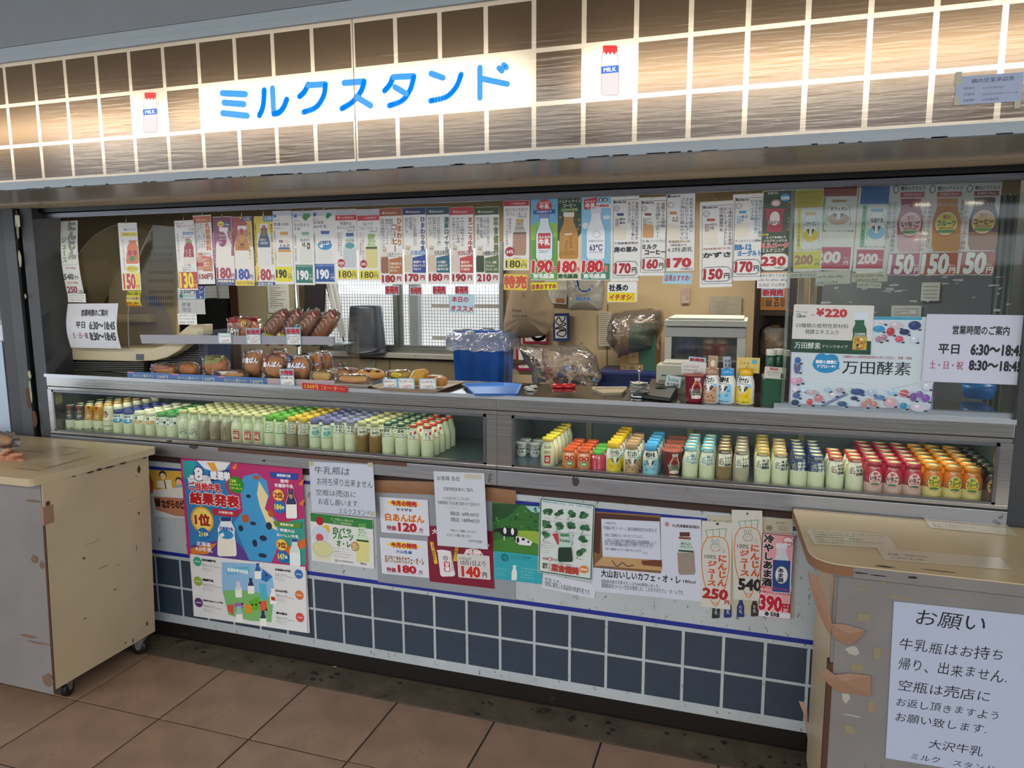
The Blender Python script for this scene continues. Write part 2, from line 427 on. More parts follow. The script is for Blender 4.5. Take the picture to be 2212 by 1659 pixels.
def sheet(name,quad,Y,draw=None,bg='f2f2ee',label=None,cat='sign',group=None,crop=None,th=.0012,parent=None,mat=None,Z=None,bend=0,inkmat=None,ref=None,border=None,kind=None,corner=0):
    """A sheet of paper or card with print. quad: TL, TR, BR, BL read off the photograph (crop = x0, y0, scale of an enlargement); Y the plane it hangs in (or Z for one lying flat)."""
    cr = crop or (0,0,1)
    q = [(cr[0]+x / cr[2],cr[1]+y / cr[2]) for x,y in quad]
    P3 = [atz(x,y,Z) if Z is not None else at(x,y,Y) for x,y in q]
    ex = ((P3[1]-P3[0])+(P3[2]-P3[3])); ex.normalize(); ey = ((P3[0]-P3[3])+(P3[1]-P3[2])); ey = (ey - ex * ey.dot(ex)).normalized(); n = ex.cross(ey)
    w = ((P3[1]-P3[0]).length + (P3[2]-P3[3]).length)/2; h = ((P3[0]-P3[3]).length + (P3[1]-P3[2]).length)/2
    c = sum(P3,Vector())/4
    mat4 = Matrix((ex,ey,n)).transposed().to_4x4(); mat4.translation = c
    def warp(u,v,z):
        if not bend: return (u,v,z)
        t = v / h + .5; return (u + bend * .3*(math.sin(t * 3)-.5)*0,v,z + bend * math.sin(t * 3.6))
    mb = MB()
    if bend:
        nn = 12
        for a,b_ in ((0,th),):
            vs = [warp(sx * w/2,h * (j/nn - .5),zz) for zz in (-th,0) for j in range(nn+1) for sx in (-1,1)]
            o2 = 2*(nn + 1)
            mb.add(vs,[(2*j + o2,2*j+1+o2,2*j+3+o2,2*j+2+o2) for j in range(nn)]+[(2*j+2,2*j+3,2*j+1,2*j) for j in range(nn)],0,True)
    elif corner:
        pts = []
        for cx,cy,a0 in ((w/2-corner,h/2-corner,0),(-w/2+corner,h/2-corner,90),(-w/2+corner,-h/2+corner,180),(w/2-corner,-h/2+corner,270)):
            for k in range(4): a = math.radians(a0 + k * 30); pts.append((cx + corner*math.cos(a),cy + corner*math.sin(a)))
        mb.prism(pts,2,-th,0)
    else: mb.box(-w/2,w/2,-h/2,h/2,-th,0)
    bgm = mat or M('paper_' + bg,bg,.4)
    o = bpy.data.objects.new(name,mb.mesh(name,bgm)); COL.objects.link(o)
    if parent is None:
        o.matrix_world = mat4; props(o,label,cat,group,kind)
    else:
        o.parent = parent; o.matrix_world = mat4; o.matrix_parent_inverse = parent.matrix_basis.inverted()
        o.matrix_basis = mat4
        if label: o['label']=label
    if draw:
        rf = homog(ref or quad,[(-w/2,h/2),(w/2,h/2),(w/2,-h/2),(-w/2,-h/2)])
        p = Print(rf); draw(p)
        pr = bpy.data.objects.new('print',p.mesh('print',(lambda u,v,z: warp(u,v,z + .0009)) if bend else None,inkmat)); COL.objects.link(pr); pr.parent = o
        pr.matrix_parent_inverse = Matrix()
    return o

# ================================================================ SETTING
ST = dict(kind='structure')
grout = M('dark_floor_joint','3a3230',.9,bump=.3)
tileM = M('terracotta_tile','957763',.42,bump=.25,bscale=350,var=.22,vscale=7,dirt=('4a3328',.25,5))
fl = ob('floor',MB().box(-4,7,-6,-.005,-.05,-.004),grout,origin=False,**ST)
tm = MB(); tm.box(-.1985,.1985,-.1835,.1835,-.02,0); tme = tm.mesh('floor_tile',tileM)
for i in range(-4,13):
    for j in range(0,8):
        x = .0925+.405*i + .2025; y = -.16-.375*j - .1875
        t = bpy.data.objects.new('floor_tile',tme); COL.objects.link(t); t.parent = fl
        t.location = (x,y,random.uniform(-.0008,.0008)); t.rotation_euler = (random.uniform(-.001,.001),random.uniform(-.001,.001),0)
conc = M('stained_concrete','544a3c',.75,bump=.5,bscale=60,var=.4,vscale=9,dirt=('1c1917',.35,11))
ob('floor_concrete_strip',MB().box(-4,7,-.158,.3,-.05,.001),conc,origin=False,**ST)
ob('floor_inside',MB().box(-2.5,4.5,.3,3.0,-.05,0),M('inner_floor','4a4a4c',.7),origin=False,**ST)
gb = MB()
for i in range(26):   # gum spots and grit on the concrete
    x = random.uniform(.2,2.8); y = random.uniform(-.145,-.02); r = random.uniform(.006,.016)
    gb.prism([(x + r*math.cos(a)*random.uniform(.7,1.2),y + r*.8*math.sin(a)*random.uniform(.7,1.2)) for a in [k*math.pi/5 for k in range(10)]],2,.001,.0022)
ob('floor_gum_spots',gb,M('old_gum','1d1c1c',.6),origin=False,kind='stuff')

# skirt wall under the cases: white panel with printed look of blue tiles, each tile a piece of its own
whiteP = M('scuffed_white_panel','b4babd',.4,bump=.05,dirt=('6d665c',.34,45),stretch=(1,1,.6),var=.08)
blueT = M('slate_blue_tile','34404f',.4,dirt=('241f20',.28,70),var=.12,vscale=12)
navy = M('navy_band','1c2c86',.35,dirt=('2b2433',.15,20))
wf = ob('wall_front',MB().box(-.75,3.35,0,.03,.072,.836),whiteP,origin=False,**ST)
bt = MB(); bt.box(-.0645,.0645,-.0012,.0005,-.0645,.0645); btm = bt.mesh('tile',blueT)
for k in range(-5,24):
    for zz in (.3185,.1785):
        t = bpy.data.objects.new('tile',btm); COL.objects.link(t); t.parent = wf; t.location = (.14*k + .07,0,zz)
ob('stripe',MB().box(-.75,3.35,-.0008,.001,.399,.416),navy,wf)
ob('stripe',MB().box(-.75,3.35,-.0008,.001,.797,.812),navy,wf)
ob('baseboard_front',MB().box(-.75,3.35,.001,.03,0,.0725).box(-.75,3.35,-.004,.002,0,.006),M('grimy_black_kickboard','17100d',.45,dirt=('3b2a22',.2,12)),origin=False,**ST)
ob('trim_under_case',MB().box(-.75,3.35,.006,.05,.836,.872),M('old_brown_wood','38241b',.7,bump=.4,dirt=('120c0a',.3,20)),origin=False,**ST)

# posts either side of the opening
postM = M('worn_dark_grey_paint','35373a',.55,bump=.3,bscale=18,dirt=('6a4a35',.22,8),var=.2)
black = M('black_gap','0b0a0a',.8)
pm = MB().box(-.775,-.635,-.03,.12,0,1.975)
pst = ob('pillar_left',pm,M('black_post_paint','191818',.55,dirt=('4a3a30',.12,14)),origin=False,**ST)
ob('facing',MB().box(-.70,-.634,-.034,-.02,.9,1.975),postM,pst)
pst2 = ob('pillar_left_inner',MB().box(-.60,-.53,-.025,.12,.0,1.975),postM,origin=False,**ST)
ob('trim',MB().box(-.606,-.598,-.02,.1,.0,1.975),M('rusty_edge','4b2c1d',.8,dirt=('15100e',.4,20)),pst2)
ob('gap_shade',MB().box(-.635,-.606,.05,.12,0,1.975),black,pst2)  # near-black strip paints the shade in the gap between the posts
chip = M('bare_yellowish_primer','a8a283',.7); rust = M('rust_patch','58351f',.85,bump=.4)
cm = MB()
for (px,py,w,h) in ((38,500,4,40),(43,560,5,44),(55,640,3,14),(66,845,4,60),(64,810,6,24)):
    P = at(px,py,-.0345); r = h / 1050
    pts = [(P.x + w/480*math.sin(a)*random.uniform(.5,1),P.z + r*math.cos(a)*random.uniform(.8,1)) for a in [k*math.pi/7 for k in range(14)]]
    cm.prism(pts[::-1],1,-.0352,-.033)
ob('paint_chips',cm,chip,pst,kind='stuff')
rm = MB()
for (px,py,w,h) in ((61,860,7,50),(75,905,11,40),(38,480,5,60)):
    P = at(px,py,-.034); r = h / 900
    pts = [(P.x + w/480*math.sin(a)*random.uniform(.6,1),P.z + r*math.cos(a)*random.uniform(.8,1)) for a in [k*math.pi/7 for k in range(14)]]
    rm.prism(pts[::-1],1,-.0348,-.033)
ob('rust_patch',rm,rust,pst,kind='stuff')
pr_ = ob('pillar_right',MB().box(3.335,3.42,-.03,.12,0,1.975),postM,origin=False,**ST)
sheet('tape_patch',[(1,1),(11,1),(12,26),(2,26)],-.035,None,'d8d2b8',crop=(31,464,1),parent=pst)

# left neighbour: light metal post and a board of advertisements
ob('pillar_neighbour',MB().box(-.915,-.80,-.02,.02,0,1.36),M('pale_grey_steel','98a4b4',.4,metal=.3,dirt=('4c4f58',.1,20)),origin=False,**ST)
def d_nb(p):
    for i,(a,b,c) in enumerate([(0,.08,'9fb0c4'),(.08,.16,'d7d4d8'),(.2,.27,'9b3f8d'),(.30,.40,'3a3f55'),(.42,.5,'c9ccd6'),(.52,.56,'9b3f8d'),(.62,.7,'2f6f9f'),(.72,.8,'7d2440'),(.82,.9,'22252c'),(.92,.98,'b9b4a8')]):
        p.R((.1,a,1,b),c)
    for i in range(16): p.S([(random.uniform(.5,.98),random.uniform(0,1)) for _ in range(3)],.03,random.choice(['e8e8ee','111418','b03080']))
    for i,s_ in enumerate('無料'): p.T(s_,(.86,.525+.02*i,.98,.54+.02*i),'f0f0f4')
ob('wall_neighbour',MB().box(-2.6,-.77,.03,.06,0,1.975),M('neighbour_panel','6d6470',.6),origin=False,**ST)
sheet('advert_board',[(-300,470),(14,470),(30,1010),(-300,1010)],.025,d_nb,'8f8794','tall pink and grey advertisement board beyond the dark steel post','poster',ref=[(0,0),(1,0),(1,1),(0,1)])

# ---------------------------------------------------------------- header over the opening
steel_s = M('brushed_soffit_steel','b4ab9c',.26,metal=.45,var=.06,stretch=(2,60,8))
ob('trim_soffit',MB().box(-1.6,4.2,-.52,-.137,1.975,1.985),steel_s,origin=False,**ST)
ob('trim_soffit_strip',MB().box(-1.6,4.2,-.137,.01,1.968,1.985),M('aged_cream_strip','b8a98c',.5,bump=.2,dirt=('6e5638',.25,14),stretch=(1,6,6)),origin=False,**ST)
ob('trim_header_channel',MB().box(-1.6,4.2,.01,.03,1.950,1.985),M('black_channel','101113',.35),origin=False,**ST)
ob('trim_rail',MB().box(-.53,3.335,.03,.04,1.926,1.952).box(-.53,3.335,.026,.034,1.931,1.946),M_steel('dull_aluminium_rail','77777c',.35,(2,20,90)),origin=False,**ST)
ob('wall_header',MB().box(-1.6,4.2,.03,.12,1.945,2.45),M('header_dark','2a2826',.7),origin=False,**ST)
fas = M('grey_fascia_paint','72787e',.5,bump=.05,dirt=('3c3c3c',.06,10),var=.06)
wfa = ob('wall_fascia',MB().box(-2.0,4.6,-.54,-.45,2.45,2.66),fas,origin=False,**ST)
ob('seam',MB().box(1.414,1.417,-.5405,-.535,2.45,2.66),black,wfa)
ob('seam',MB().box(-.6,-.597,-.5405,-.535,2.45,2.66),black,wfa)
ob('ceiling_beam',MB().box(-2.5,5,-.62,-.2,2.66,2.9),M('dark_beam','3b3a39',.6),origin=False,**ST)
ob('ceiling_canopy',MB().box(-9,12,-6.3,2.4,3.2,3.25),M('canopy_grey','6c6b68',.7),origin=False,**ST)

# the rest of the station in front of the stall: seen only in reflections
cw = M('canopy_grey','6c6b68',.7)
ob('ceiling_far_canopy',MB().box(-14,20,-17,-12,3.3,3.4).box(-14,24,-31,-23,3.3,3.4),cw,origin=False,**ST)
ob('ground_track_bed',MB().box(-14,24,-12,-6.4,-1.2,-1.1),M('track_ballast','4d463f',.9),origin=False,**ST)
ob('ground_far_platform',MB().box(-14,24,-31,-12,-1.2,0),M('far_platform','77746e',.8),origin=False,**ST)
for x in (-6.5,-2.6,.9,4.4,8): ob('column',MB().box(x - .13,x + .13,-6.1,-5.85,0,3.2),M('column_paint','8d9396',.5),origin=False,**ST)
ob('wall_far',MB().box(-14,24,-21,-20.6,0,2.0),M('far_wall','8f9aa6',.7),origin=False,**ST)
for k,(x,y,on) in enumerate([(-3.8,-5.1,'between the two end columns'),(2.9,-5.0,'facing the clear pane'),(6.2,-14.3,'over the far platform'),(8.2,-25,'over the farthest platform edge'),(8.9,-29,'over the farthest platform wall')]):
    l_ = ob('canopy_lamp',MB().box(x - .62,x + .62,y - .06,y + .06,3.13,3.2),cw,label='twin-tube batten lamp under the station canopy, ' + on,cat='lamp')
    ob('tube',MB().tube([(x - .6,y,3.11),(x + .6,y,3.11)],.018,8),M('canopy_tube_glow','fff0d8',.4,emis=26),l_)
area('canopy_light',(-1.5,-4.6,3.08),(math.radians(20),0,0),6,.3,90,(1,.95,.86))
area('canopy_light',(3.5,-4.6,3.08),(math.radians(20),0,0),4,.3,62,(1,.95,.86))

# ---------------------------------------------------------------- illuminated sign
SY = -.53; SX = .0232; SP = .1393
ROW = [(2.264,2.388),(2.124,2.252),(2.003,2.112)]
sign = empty('illuminated_sign',(SX + SP * 10,SY,2.0),'long backlit sign of brown tiles in a white grid with blue shop lettering','sign')
acr = M_translucent('white_acrylic','8c8880',(.95,.86,.74),coat=.6); brn = M_translucent('brown_tinted_acrylic','2c241e',(.185,.135,.088),coat=.65)
K0,K1 = -9,28
g = 0.0065
def q(mb,x0,x1,z0,z1,y=SY,mi=0): mb.add([(x0,y,z0),(x1,y,z0),(x1,y,z1),(x0,y,z1)],[(0,1,2,3)],mi)
def whitecell(k,r): return r == 1 and (6 <= k < 14 or k == 4 or k == 15)
for k in range(K0,K1):
    for r,(z0,z1) in enumerate(ROW):
        if whitecell(k,r): continue
        a,b = SX + SP*k + g,SX + SP*(k+1)-g
        mb = MB(); q(mb,a,b,z0,z1,SY)
        ob('tile',mb,brn,sign)
wm = MB(); XA,XB = SX + SP*K0,SX + SP*K1
for k in range(K0,K1 + 1):   # grid strips between the tiles
    a,b = SX + SP*k - g,SX + SP*k + g
    for r,(z0,z1) in enumerate(ROW): q(wm,a,b,z0,z1)
for z0,z1 in ((1.994,2.003),(2.112,2.124),(2.252,2.264),(2.388,2.400)): q(wm,XA,XB,z0,z1)
for k in range(K0,K1):
    if whitecell(k,1): q(wm,SX + SP*k + g,SX + SP*(k+1)-g,2.124,2.252)
ob('grid_panel',wm,acr,sign)
ob('joint',MB().box(SX + SP*10-.0012,SX + SP*10+.0012,SY - .002,SY,1.994,2.40),M('joint_grey','9b9284',.5),sign)
fr = M('pale_blue_grey_metal','8e99a2',.4,dirt=('3a302c',.12,22),stretch=(1,1,1))
ob('frame',MB().box(XA,XB,SY - .012,SY + .02,2.400,2.420).box(XA,XB,SY - .006,SY + .02,2.422,2.45),fr,sign)
ob('frame',MB().box(XA,XB,SY - .008,SY + .01,1.985,1.994).box(XA,XB,SY - .014,SY + .01,1.966,1.984),fr,sign)
rs = MB()
for i in range(70):
    x = random.uniform(-.6,3.6); rs.box(x,x + random.uniform(.004,.05),SY - .0148,SY - .013,1.9655,1.9655+random.uniform(.0015,.004))
ob('rust_edge',rs,M('black_rust','1e1210',.8),sign,kind='stuff')
ob('box',MB().box(XA,XB,SY + .17,SY + .18,1.985,2.42).box(XA,XB,SY + .02,SY + .18,2.42,2.43).box(XA,XB,SY + .012,SY + .18,1.976,1.985),M('sign_box_white','b0aca4',.8),sign)
blueE = bpy.data.materials.new('backlit_ink'); INKL = M_ink('backlit_print',.3,emis=.75)
# lettering, brush strokes read off the photograph
pr = Print(lambda x,y: ((lambda P: (P.x - (SX + SP*10),P.z - 2.0))(at(x,y,SY))))
BL = '0a84f4'
def A(o,s,pts): return [(o[0]+x / s,o[1]+y / s) for x,y in pts]
z1 = lambda pts: A((0,0),2.765,pts); z2 = lambda pts: A((700,0),2.765,pts)
def curve(pts,n=6):
    out = []; P = [Vector(p) for p in pts]
    P = [P[0]]+P + [P[-1]]
    for i in range(1,len(P)-2):
        for k in range(n):
            t = k / n; a,b,c,d = P[i-1],P[i],P[i+1],P[i+2]
            out.append(tuple(.5*((2*b)+(c-a)*t + (2*a-5*b+4*c-d)*t*t + (3*b-a-3*c+d)*t**3)))
    return out + [tuple(P[-2])]
W = 11.4
for s_ in ([(1328,557),(1467,563)],[(1338,613),(1458,623)],[(1330,676),(1478,692)],
           curve([(1579,538),(1576,600),(1568,650),(1550,690)]),[(1628,528),(1636,680)],curve([(1636,680),(1668,672),(1695,640),(1714,594)]),
           [(1800,500),(1838,520)][:0] or curve([(1842,504),(1818,550),(1790,577)]),[(1842,510),(1944,503)],curve([(1944,503),(1935,570),(1890,640),(1814,670)])):
    pr.S(z1(s_),W,BL)
for s_ in ([(121,496),(240,487)],curve([(240,487),(222,545),(170,610),(107,649)]),[(192,578),(280,632)],
           curve([(412,462),(395,505),(362,543)]),[(418,461),(537,455)],curve([(537,455),(518,530),(470,600),(390,632)]),[(424,520),(490,560)],
           [(640,440),(712,466)],curve([(820,445),(790,520),(730,580),(636,603)]),
           [(932,405),(932,586)],[(940,470),(1096,503)],[(1046,408),(1064,424)],[(1074,390),(1090,404)]):
    pr.S(z2(s_),W * 1.05,BL)
o_ = bpy.data.objects.new('lettering',pr.mesh('lettering',lambda u,v,z: (u,-z - .0006,v),INKL)); COL.objects.link(o_); o_.parent = sign
def icon(x0,y0,x1,y1):
    p = Print(lambda x,y: ((lambda P: (P.x - (SX + SP*10),P.z - 2.0))(at(x,y,SY))))
    w = x1 - x0; h = y1 - y0; X = lambda a: x0 + a * w; Y = lambda b: y0 + b * h
    body = [(X(.13),Y(.12)),(X(.04),Y(.28)),(X(0),Y(.45)),(X(0),Y(.94)),(X(.1),Y(1)),(X(.9),Y(1)),(X(1),Y(.94)),(X(1),Y(.45)),(X(.96),Y(.28)),(X(.87),Y(.12))]
    p.P(body,'e0d6d2'); p.P([(X(0),Y(.45)),(X(0),Y(.94)),(X(.1),Y(1)),(X(.9),Y(1)),(X(1),Y(.94)),(X(1),Y(.45))],'c9bfc0')
    p.R((X(.02),Y(.41),X(.98),Y(.555)),'1c5fc0'); p.T('MILK',(X(.16),Y(.435),X(.84),Y(.53)),'f4f6fa',.02)
    p.S(body,w * .025,'6c625e',True)
    zig = [(X(.1),Y(.03)),(X(.16),Y(0)),(X(.86),Y(0)),(X(.92),Y(.03)),(X(.9),Y(.12)),(X(.93),Y(.17))]
    for i in range(7): zig.append((X(.85-i*.11),Y(.13 if i % 2 == 0 else .19)))
    zig += [(X(.08),Y(.18)),(X(.13),Y(.1))]
    p.P(zig,'d0101a')
    o = bpy.data.objects.new('bottle_picture',p.mesh('bottle_picture',lambda u,v,z: (u,-z - .0004,v),INKL)); COL.objects.link(o); o.parent = sign
icon(309,200,340,286); icon(1298,98,1337,206)
# fluorescent tubes inside the sign box: they light the acrylic from behind
for a,b in ((-2.8,-.55),(-.5,.63),(.72,1.93),(2.10,3.28),(3.33,4.6)):
    area('sign_tube',((a+b)/2,SY + .068,2.168),(math.radians(-90),0,0),b - a,.03,2.0*(b - a),(1,.87,.70))

# approval plate taped to the sign
def d_ap(p):
    p.T('構内営業承認票',(1898,450,2150,487),'2d3550',.01)
    for y,a,b in ((505,'営業者名','大沢牛乳株式会社'),(540,'店舗名','秋葉原駅総武線上りホーム店'),(575,'営業種類','小売店舗営業')):
        p.T(a,(1855,y + 6,1918,y + 22),'3a4260'); p.T(b,(1963,y,1963+16.5*len(b),y + 18),'3a4260')
    for b in ((1803,425,1840,500),(1803,570,1835,616),(2160,592,2197,640)): p.R(b,'a9a894')
sheet('approval_plate',[(1812,455),(2205,422),(2200,596),(1806,618)],SY - .003,d_ap,'93a0bd','small pale blue approval plate taped on the sign tiles','plate',crop=(1400,0,2.724),th=.002)

# ================================================================ REFRIGERATED CASES AND WORKTOP
steel = M_steel('brushed_case_steel','a8a6a2',.22,(1.2,20,60),dirt=.12)
steel_d = M_steel('dark_case_steel','74747a',.3,(1.2,20,60))
steel_scr = M_steel('scratched_ledge_steel','9fa0a4',.38,(1.5,20,30),dirt=.35)
inner = M('case_liner','4c5a62',.45,metal=.3); inner_b = M('case_liner_blue','5a7286',.3,metal=.4)
gasket = M('dark_gasket','16181a',.6)
glass = M_clear('case_glass','f4fbf6',.01,.02,.9)
YF = -.03
def case(x0,x1,gx0,gx1,label,liner):
    c = empty('refrigerated_case',((x0+x1)/2,0,.872),label,'display case')
    # top rail: two steps with a dark joint
    ob('top_rail',MB().box(x0,x1,YF,.02,1.160,1.206),steel,c,bevel=.002)
    ob('top_rail',MB().box(x0,x1,YF + .004,.02,1.143,1.157),steel,c,bevel=.001)
    ob('gasket',MB().box(x0,x1,YF + .012,.02,1.157,1.160),gasket,c)
    # ledge: shelf lip, dark joint, broad lower band
    ob('bottom_rail',MB().box(x0,x1,YF - .002,.02,.937,.951),steel,c,bevel=.002)
    ob('gasket',MB().box(x0,x1,YF + .008,.02,.932,.937),gasket,c)
    ob('ledge',MB().box(x0,x1,YF - .004,.02,.873,.932),steel_scr,c,bevel=.002)
    if gx0 - x0 > .02: ob('side_frame',MB().box(x0,gx0,YF,.02,.951,1.143),steel,c)
    if x1 - gx1 > .02: ob('side_frame',MB().box(gx1,x1,YF,.02,.951,1.143),steel,c)
    b = MB()
    for a,d in ((gx0,gx0 + .010),(gx1 - .010,gx1)): b.box(a,d,YF - .004,YF + .004,.951,1.143)
    b.box(gx0,gx1,YF - .004,YF + .004,.951,.958).box(gx0,gx1,YF - .004,YF + .004,1.134,1.143)
    ob('glass_frame',b,steel_d,c)
    ob('pane',MB().add([(gx0,YF + .006,.951),(gx1,YF + .006,.951),(gx1,YF + .006,1.143),(gx0,YF + .006,1.143)],[(0,1,2,3)]),glass,c)
    ob('shelf_floor',MB().box(x0 + .01,x1 - .01,0.02,.44,.925,.938),liner,c)
    ob('back_liner',MB().box(x0 + .01,x1 - .01,.44,.45,.925,1.19),inner,c)
    ob('side_liner',MB().box(x0,x0 + .01,.02,.45,.925,1.19),inner,c); ob('side_liner',MB().box(x1 - .01,x1,.02,.45,.925,1.19),inner,c)
    ob('top_liner',MB().box(x0,x1,.02,.45,1.178,1.19),inner,c)
    ob('lamp',MB().box(x0 + .1,x1 - .1,.028,.045,1.158,1.172),M('case_lamp','fff2c0',.4,emis=2.2),c)
    for i in range(4):   # sliding back doors: uprights
        xx = x0 + .25+i * (x1 - x0 - .4)/3
        ob('door_frame',MB().box(xx - .012,xx + .012,.425,.44,.938,1.178),M('olive_frame','6b6a52',.5),c)
    return c
case(-.53,1.683,-.50,1.640,'long refrigerated case under the bread racks, filled with milk bottles',inner)
case(1.684,3.335,1.742,3.300,'refrigerated case below the clear pane, with fruit and coffee milk at one end',inner_b)
area('case_lamp',(.6,.05,1.155),(math.radians(25),0,0),2.0,.03,1.7,(.93,1,.80))
area('case_lamp',(2.5,.05,1.155),(math.radians(25),0,0),1.5,.03,1.8,(1,.97,.80))
ob('worktop',MB().box(-.53,3.335,-.034,.31,1.206,1.2165),M('dark_glossy_worktop','35302b',.1,coat=.5),label='long dark glossy worktop with a pale metal edge over both refrigerated cases',cat='worktop',origin=False)
wt = bpy.data.objects['worktop']
ob('edge',MB().box(-.53,3.335,-.040,-.033,1.204,1.2185),M('pale_edge','b9bdc2',.3,metal=.5),wt)
bm_ = MB()
for x in (1.672,1.696):
    for z in (1.147,.94): bm_.lathe([(.0001,-.001),(.006,-.001),(.007,0)],12,(0,0,0))
# old brown tape on the ledge
mt = ob('ledge_tape',MB().box(.42,1.31,YF - .0055,YF - .002,.918,.934),M('brown_tape_strip','5a3a2c',.5,dirt=('a99a90',.18,60)),label='strip of old brown tape stuck along the steel ledge',cat='tape',origin=False)
for i,(px,py,w,h) in enumerate([(365,953,9,3),(418,965,14,6),(1243,1040,9,12),(1115,1003,4,4),(570,995,5,3)]):
    P = at(px,py,YF - .005); r = w / 600
    pts = [(P.x + w/600*math.cos(a)*random.uniform(.7,1.1),P.z + h/600*math.sin(a)*random.uniform(.7,1.1)) for a in [k*math.pi/6 for k in range(12)]]
    ob('paint_flake',MB().prism(pts,1,YF - .0062,YF - .003),M('ledge_rust','3e3a34',.8),bpy.data.objects['refrigerated_case'])

# ================================================================ BOTTLES
milk = M('milk_in_glass','dfe3c4',.12,coat=.5); coffee = M('coffee_milk_in_glass','8b7450',.12,coat=.5); coffee2 = M('pale_coffee_milk','9c8f78',.12,coat=.5)
coffeeD = M('dark_coffee_milk','8a6a34',.12,coat=.5); straw = M('strawberry_milk_in_glass','d8b4ac',.12,coat=.5); fruit = M('fruit_milk_in_glass','e6d48c',.12,coat=.5)
brown2 = M('coffee_in_bottle','6b4f30',.12,coat=.5); greyM = M('grey_milk','b3aa98',.12,coat=.5); clearneck = M('empty_glass_neck','c3c8ae',.08,coat=.8)
def F(c,r=.3): return M('film_' + c,c,r,coat=.3)
H_T = [(.024,0),(.0265,.004),(.0265,.062),(.0255,.075),(.021,.093),(.0165,.108),(.0155,.120),(.0160,.122),(.0165,.128),(.0165,.131),(.0005,.1312)]     # tall 180 ml
H_M = [(.025,0),(.0280,.004),(.0280,.060),(.0265,.074),(.0215,.090),(.0195,.100),(.0205,.103),(.0205,.114),(.0005,.1142)]       # wide neck
H_S = [(.027,0),(.0300,.005),(.0300,.062),(.0290,.072),(.0235,.088),(.0215,.094),(.0225,.097),(.0225,.108),(.0005,.1082)]       # squat
H_Q = [(.022,0),(.0270,.004),(.0275,.020),(.0255,.032),(.0265,.045),(.0265,.056),(.0200,.066),(.0205,.070),(.0205,.078),(.0005,.0782)]        # small waisted
H_Y = [(.017,0),(.0190,.003),(.0200,.022),(.0170,.034),(.0215,.050),(.0230,.054),(.0230,.058),(.0005,.0582)]
H_C = [(.024,0),(.0262,.003),(.0350,.092),(.0370,.093),(.0370,.098),(.0005,.0984)]
H_N = [(.024,0),(.0265,.004),(.0265,.060),(.0250,.066),(.0215,.080),(.0185,.100),(.0190,.115),(.0190,.122),(.0170,.124),(.0170,.128),(.0005,.1282)]
def radius(prof,z):
    for (r0,a),(r1,b) in zip(prof,prof[1:]):
        if a <= z <= b: return r0 + (r1 - r0)*(z - a)/max(b - a,1e-6)
    return prof[0][0]
def sub(prof,a,b,o):
    return [(radius(prof,a)+o,a)]+[(r + o,z) for r,z in prof if a < z < b]+[(radius(prof,b)+o,b)]
def bottle(name,prof,body,film=None,cap=None,capz=None,draw=None,fz=None,frill=0,film2=None,neck=None,capin=None,turn=0):
    """body: material; film: (material, z0, z1); cap: material; draw: print in label coordinates u -.05...05, v = height (m)."""
    mb = MB(); mb.lathe(prof,20)
    mats = [body]
    if neck:
        for i,f in enumerate(mb.f):
            if sum(mb.v[k][2] for k in f)/len(f) > neck: mb.m[i]=1
        mats.append(clearneck)
    root = ob(name,mb,mats,loc=(0,0,0))
    for fm in [film,film2]:
        if fm: ob('film',MB().lathe(sub(prof,fm[1],fm[2],.0004),20),fm[0],root)
    if cap:
        z0,z1 = capz; top = prof[-1][1]+.0012; R_ = radius(prof,(z0+z1)/2)+.0012
        mb = MB(); mb.lathe([(R_ + (.0012 if frill else 0),z0),(R_,z0 + (z1-z0)*.4),(R_,top - .001),(R_ - .0015,top),(.0004,top)],24,frill={0: .0022} if frill else None)
        if capin:
            mb.lathe([(R_ - .003,top + .0002),(.0003,top + .0003)],20,mi=1)
        ob('cap',mb,[cap]+([capin] if capin else []),root)
    if draw:
        p = Print(lambda x,y: (x / 1000,y / 1000),curved=True)   # millimetres; u right, v up
        draw(p)
        def warp(u,v,z):
            r = radius(prof,v)+.0008+z * 3.2; a = u / max(radius(prof,v),.01)-math.pi/2+turn; return (r * math.cos(a),r * math.sin(a),v)
        me = p.mesh('label_print',warp,INK_GLOSS); lo = bpy.data.objects.new('label_print',me); COL.objects.link(lo); lo.parent = root
    return root
def tx(p,s,x0,y1,x1,y0,c,b=0,v=False,ol=None): p.T(s,(x0,y1,x1,y0),c,b,ol,v)
# --- prototypes, in the order they stand. Print boxes are left, top, right, bottom in mm above the bottle's foot
def d_navy(c):
    def f(p):
        p.R((-7,112,7,124) if False else (-5,124,5,112),'c22a2a'); p.E((-7,108,7,93),'c9a24a'); p.E((-5,106,5,95),c); tx(p,'牛',-3,104,3,97,'e0c060',.02)
        tx(p,'濃厚',-9,84,9,76,'efe2b0',.02); p.R((-24,17,24,15),'1b1d22'); tx(p,'牛乳',-14,24,-5,18,'1b1d22',.02); tx(p,'180',4,24,13,18,'1b1d22',.02)
    return f
def d_wine(p):
    p.E((-16,112,10,72),'f1ead8'); p.E((-13,108,6,76),'8a1f3c'); tx(p,'カル',-10,104,3,93,'f4d8d8',.03); tx(p,'鉄分',-9,91,4,81,'f4d8d8',.03); p.R((-24,40,24,38),'30353a'); p.R((-24,18,24,16),'1b1d22')
def d_blue(p):
    p.R((-24,88,24,66),'f2f4f4'); p.E((-22,80,22,58),'2f86c8'); p.E((-18,78,4,64),'58a8dc'); tx(p,'北海道牛乳',-16,92,14,82,'1d3f8f',.03); p.P([(2,72),(14,76),(10,66),(4,64)],'f4f6f6')
def d_org(p):
    p.R((-24,92,24,62),'f4f0e4'); p.E((-22,78,22,60),'d9951e'); tx(p,'特濃',-14,92,0,80,'26303c',.04); tx(p,'クリミー',-14,79,15,69,'f8f2dc',.05,ol='8a5a10')
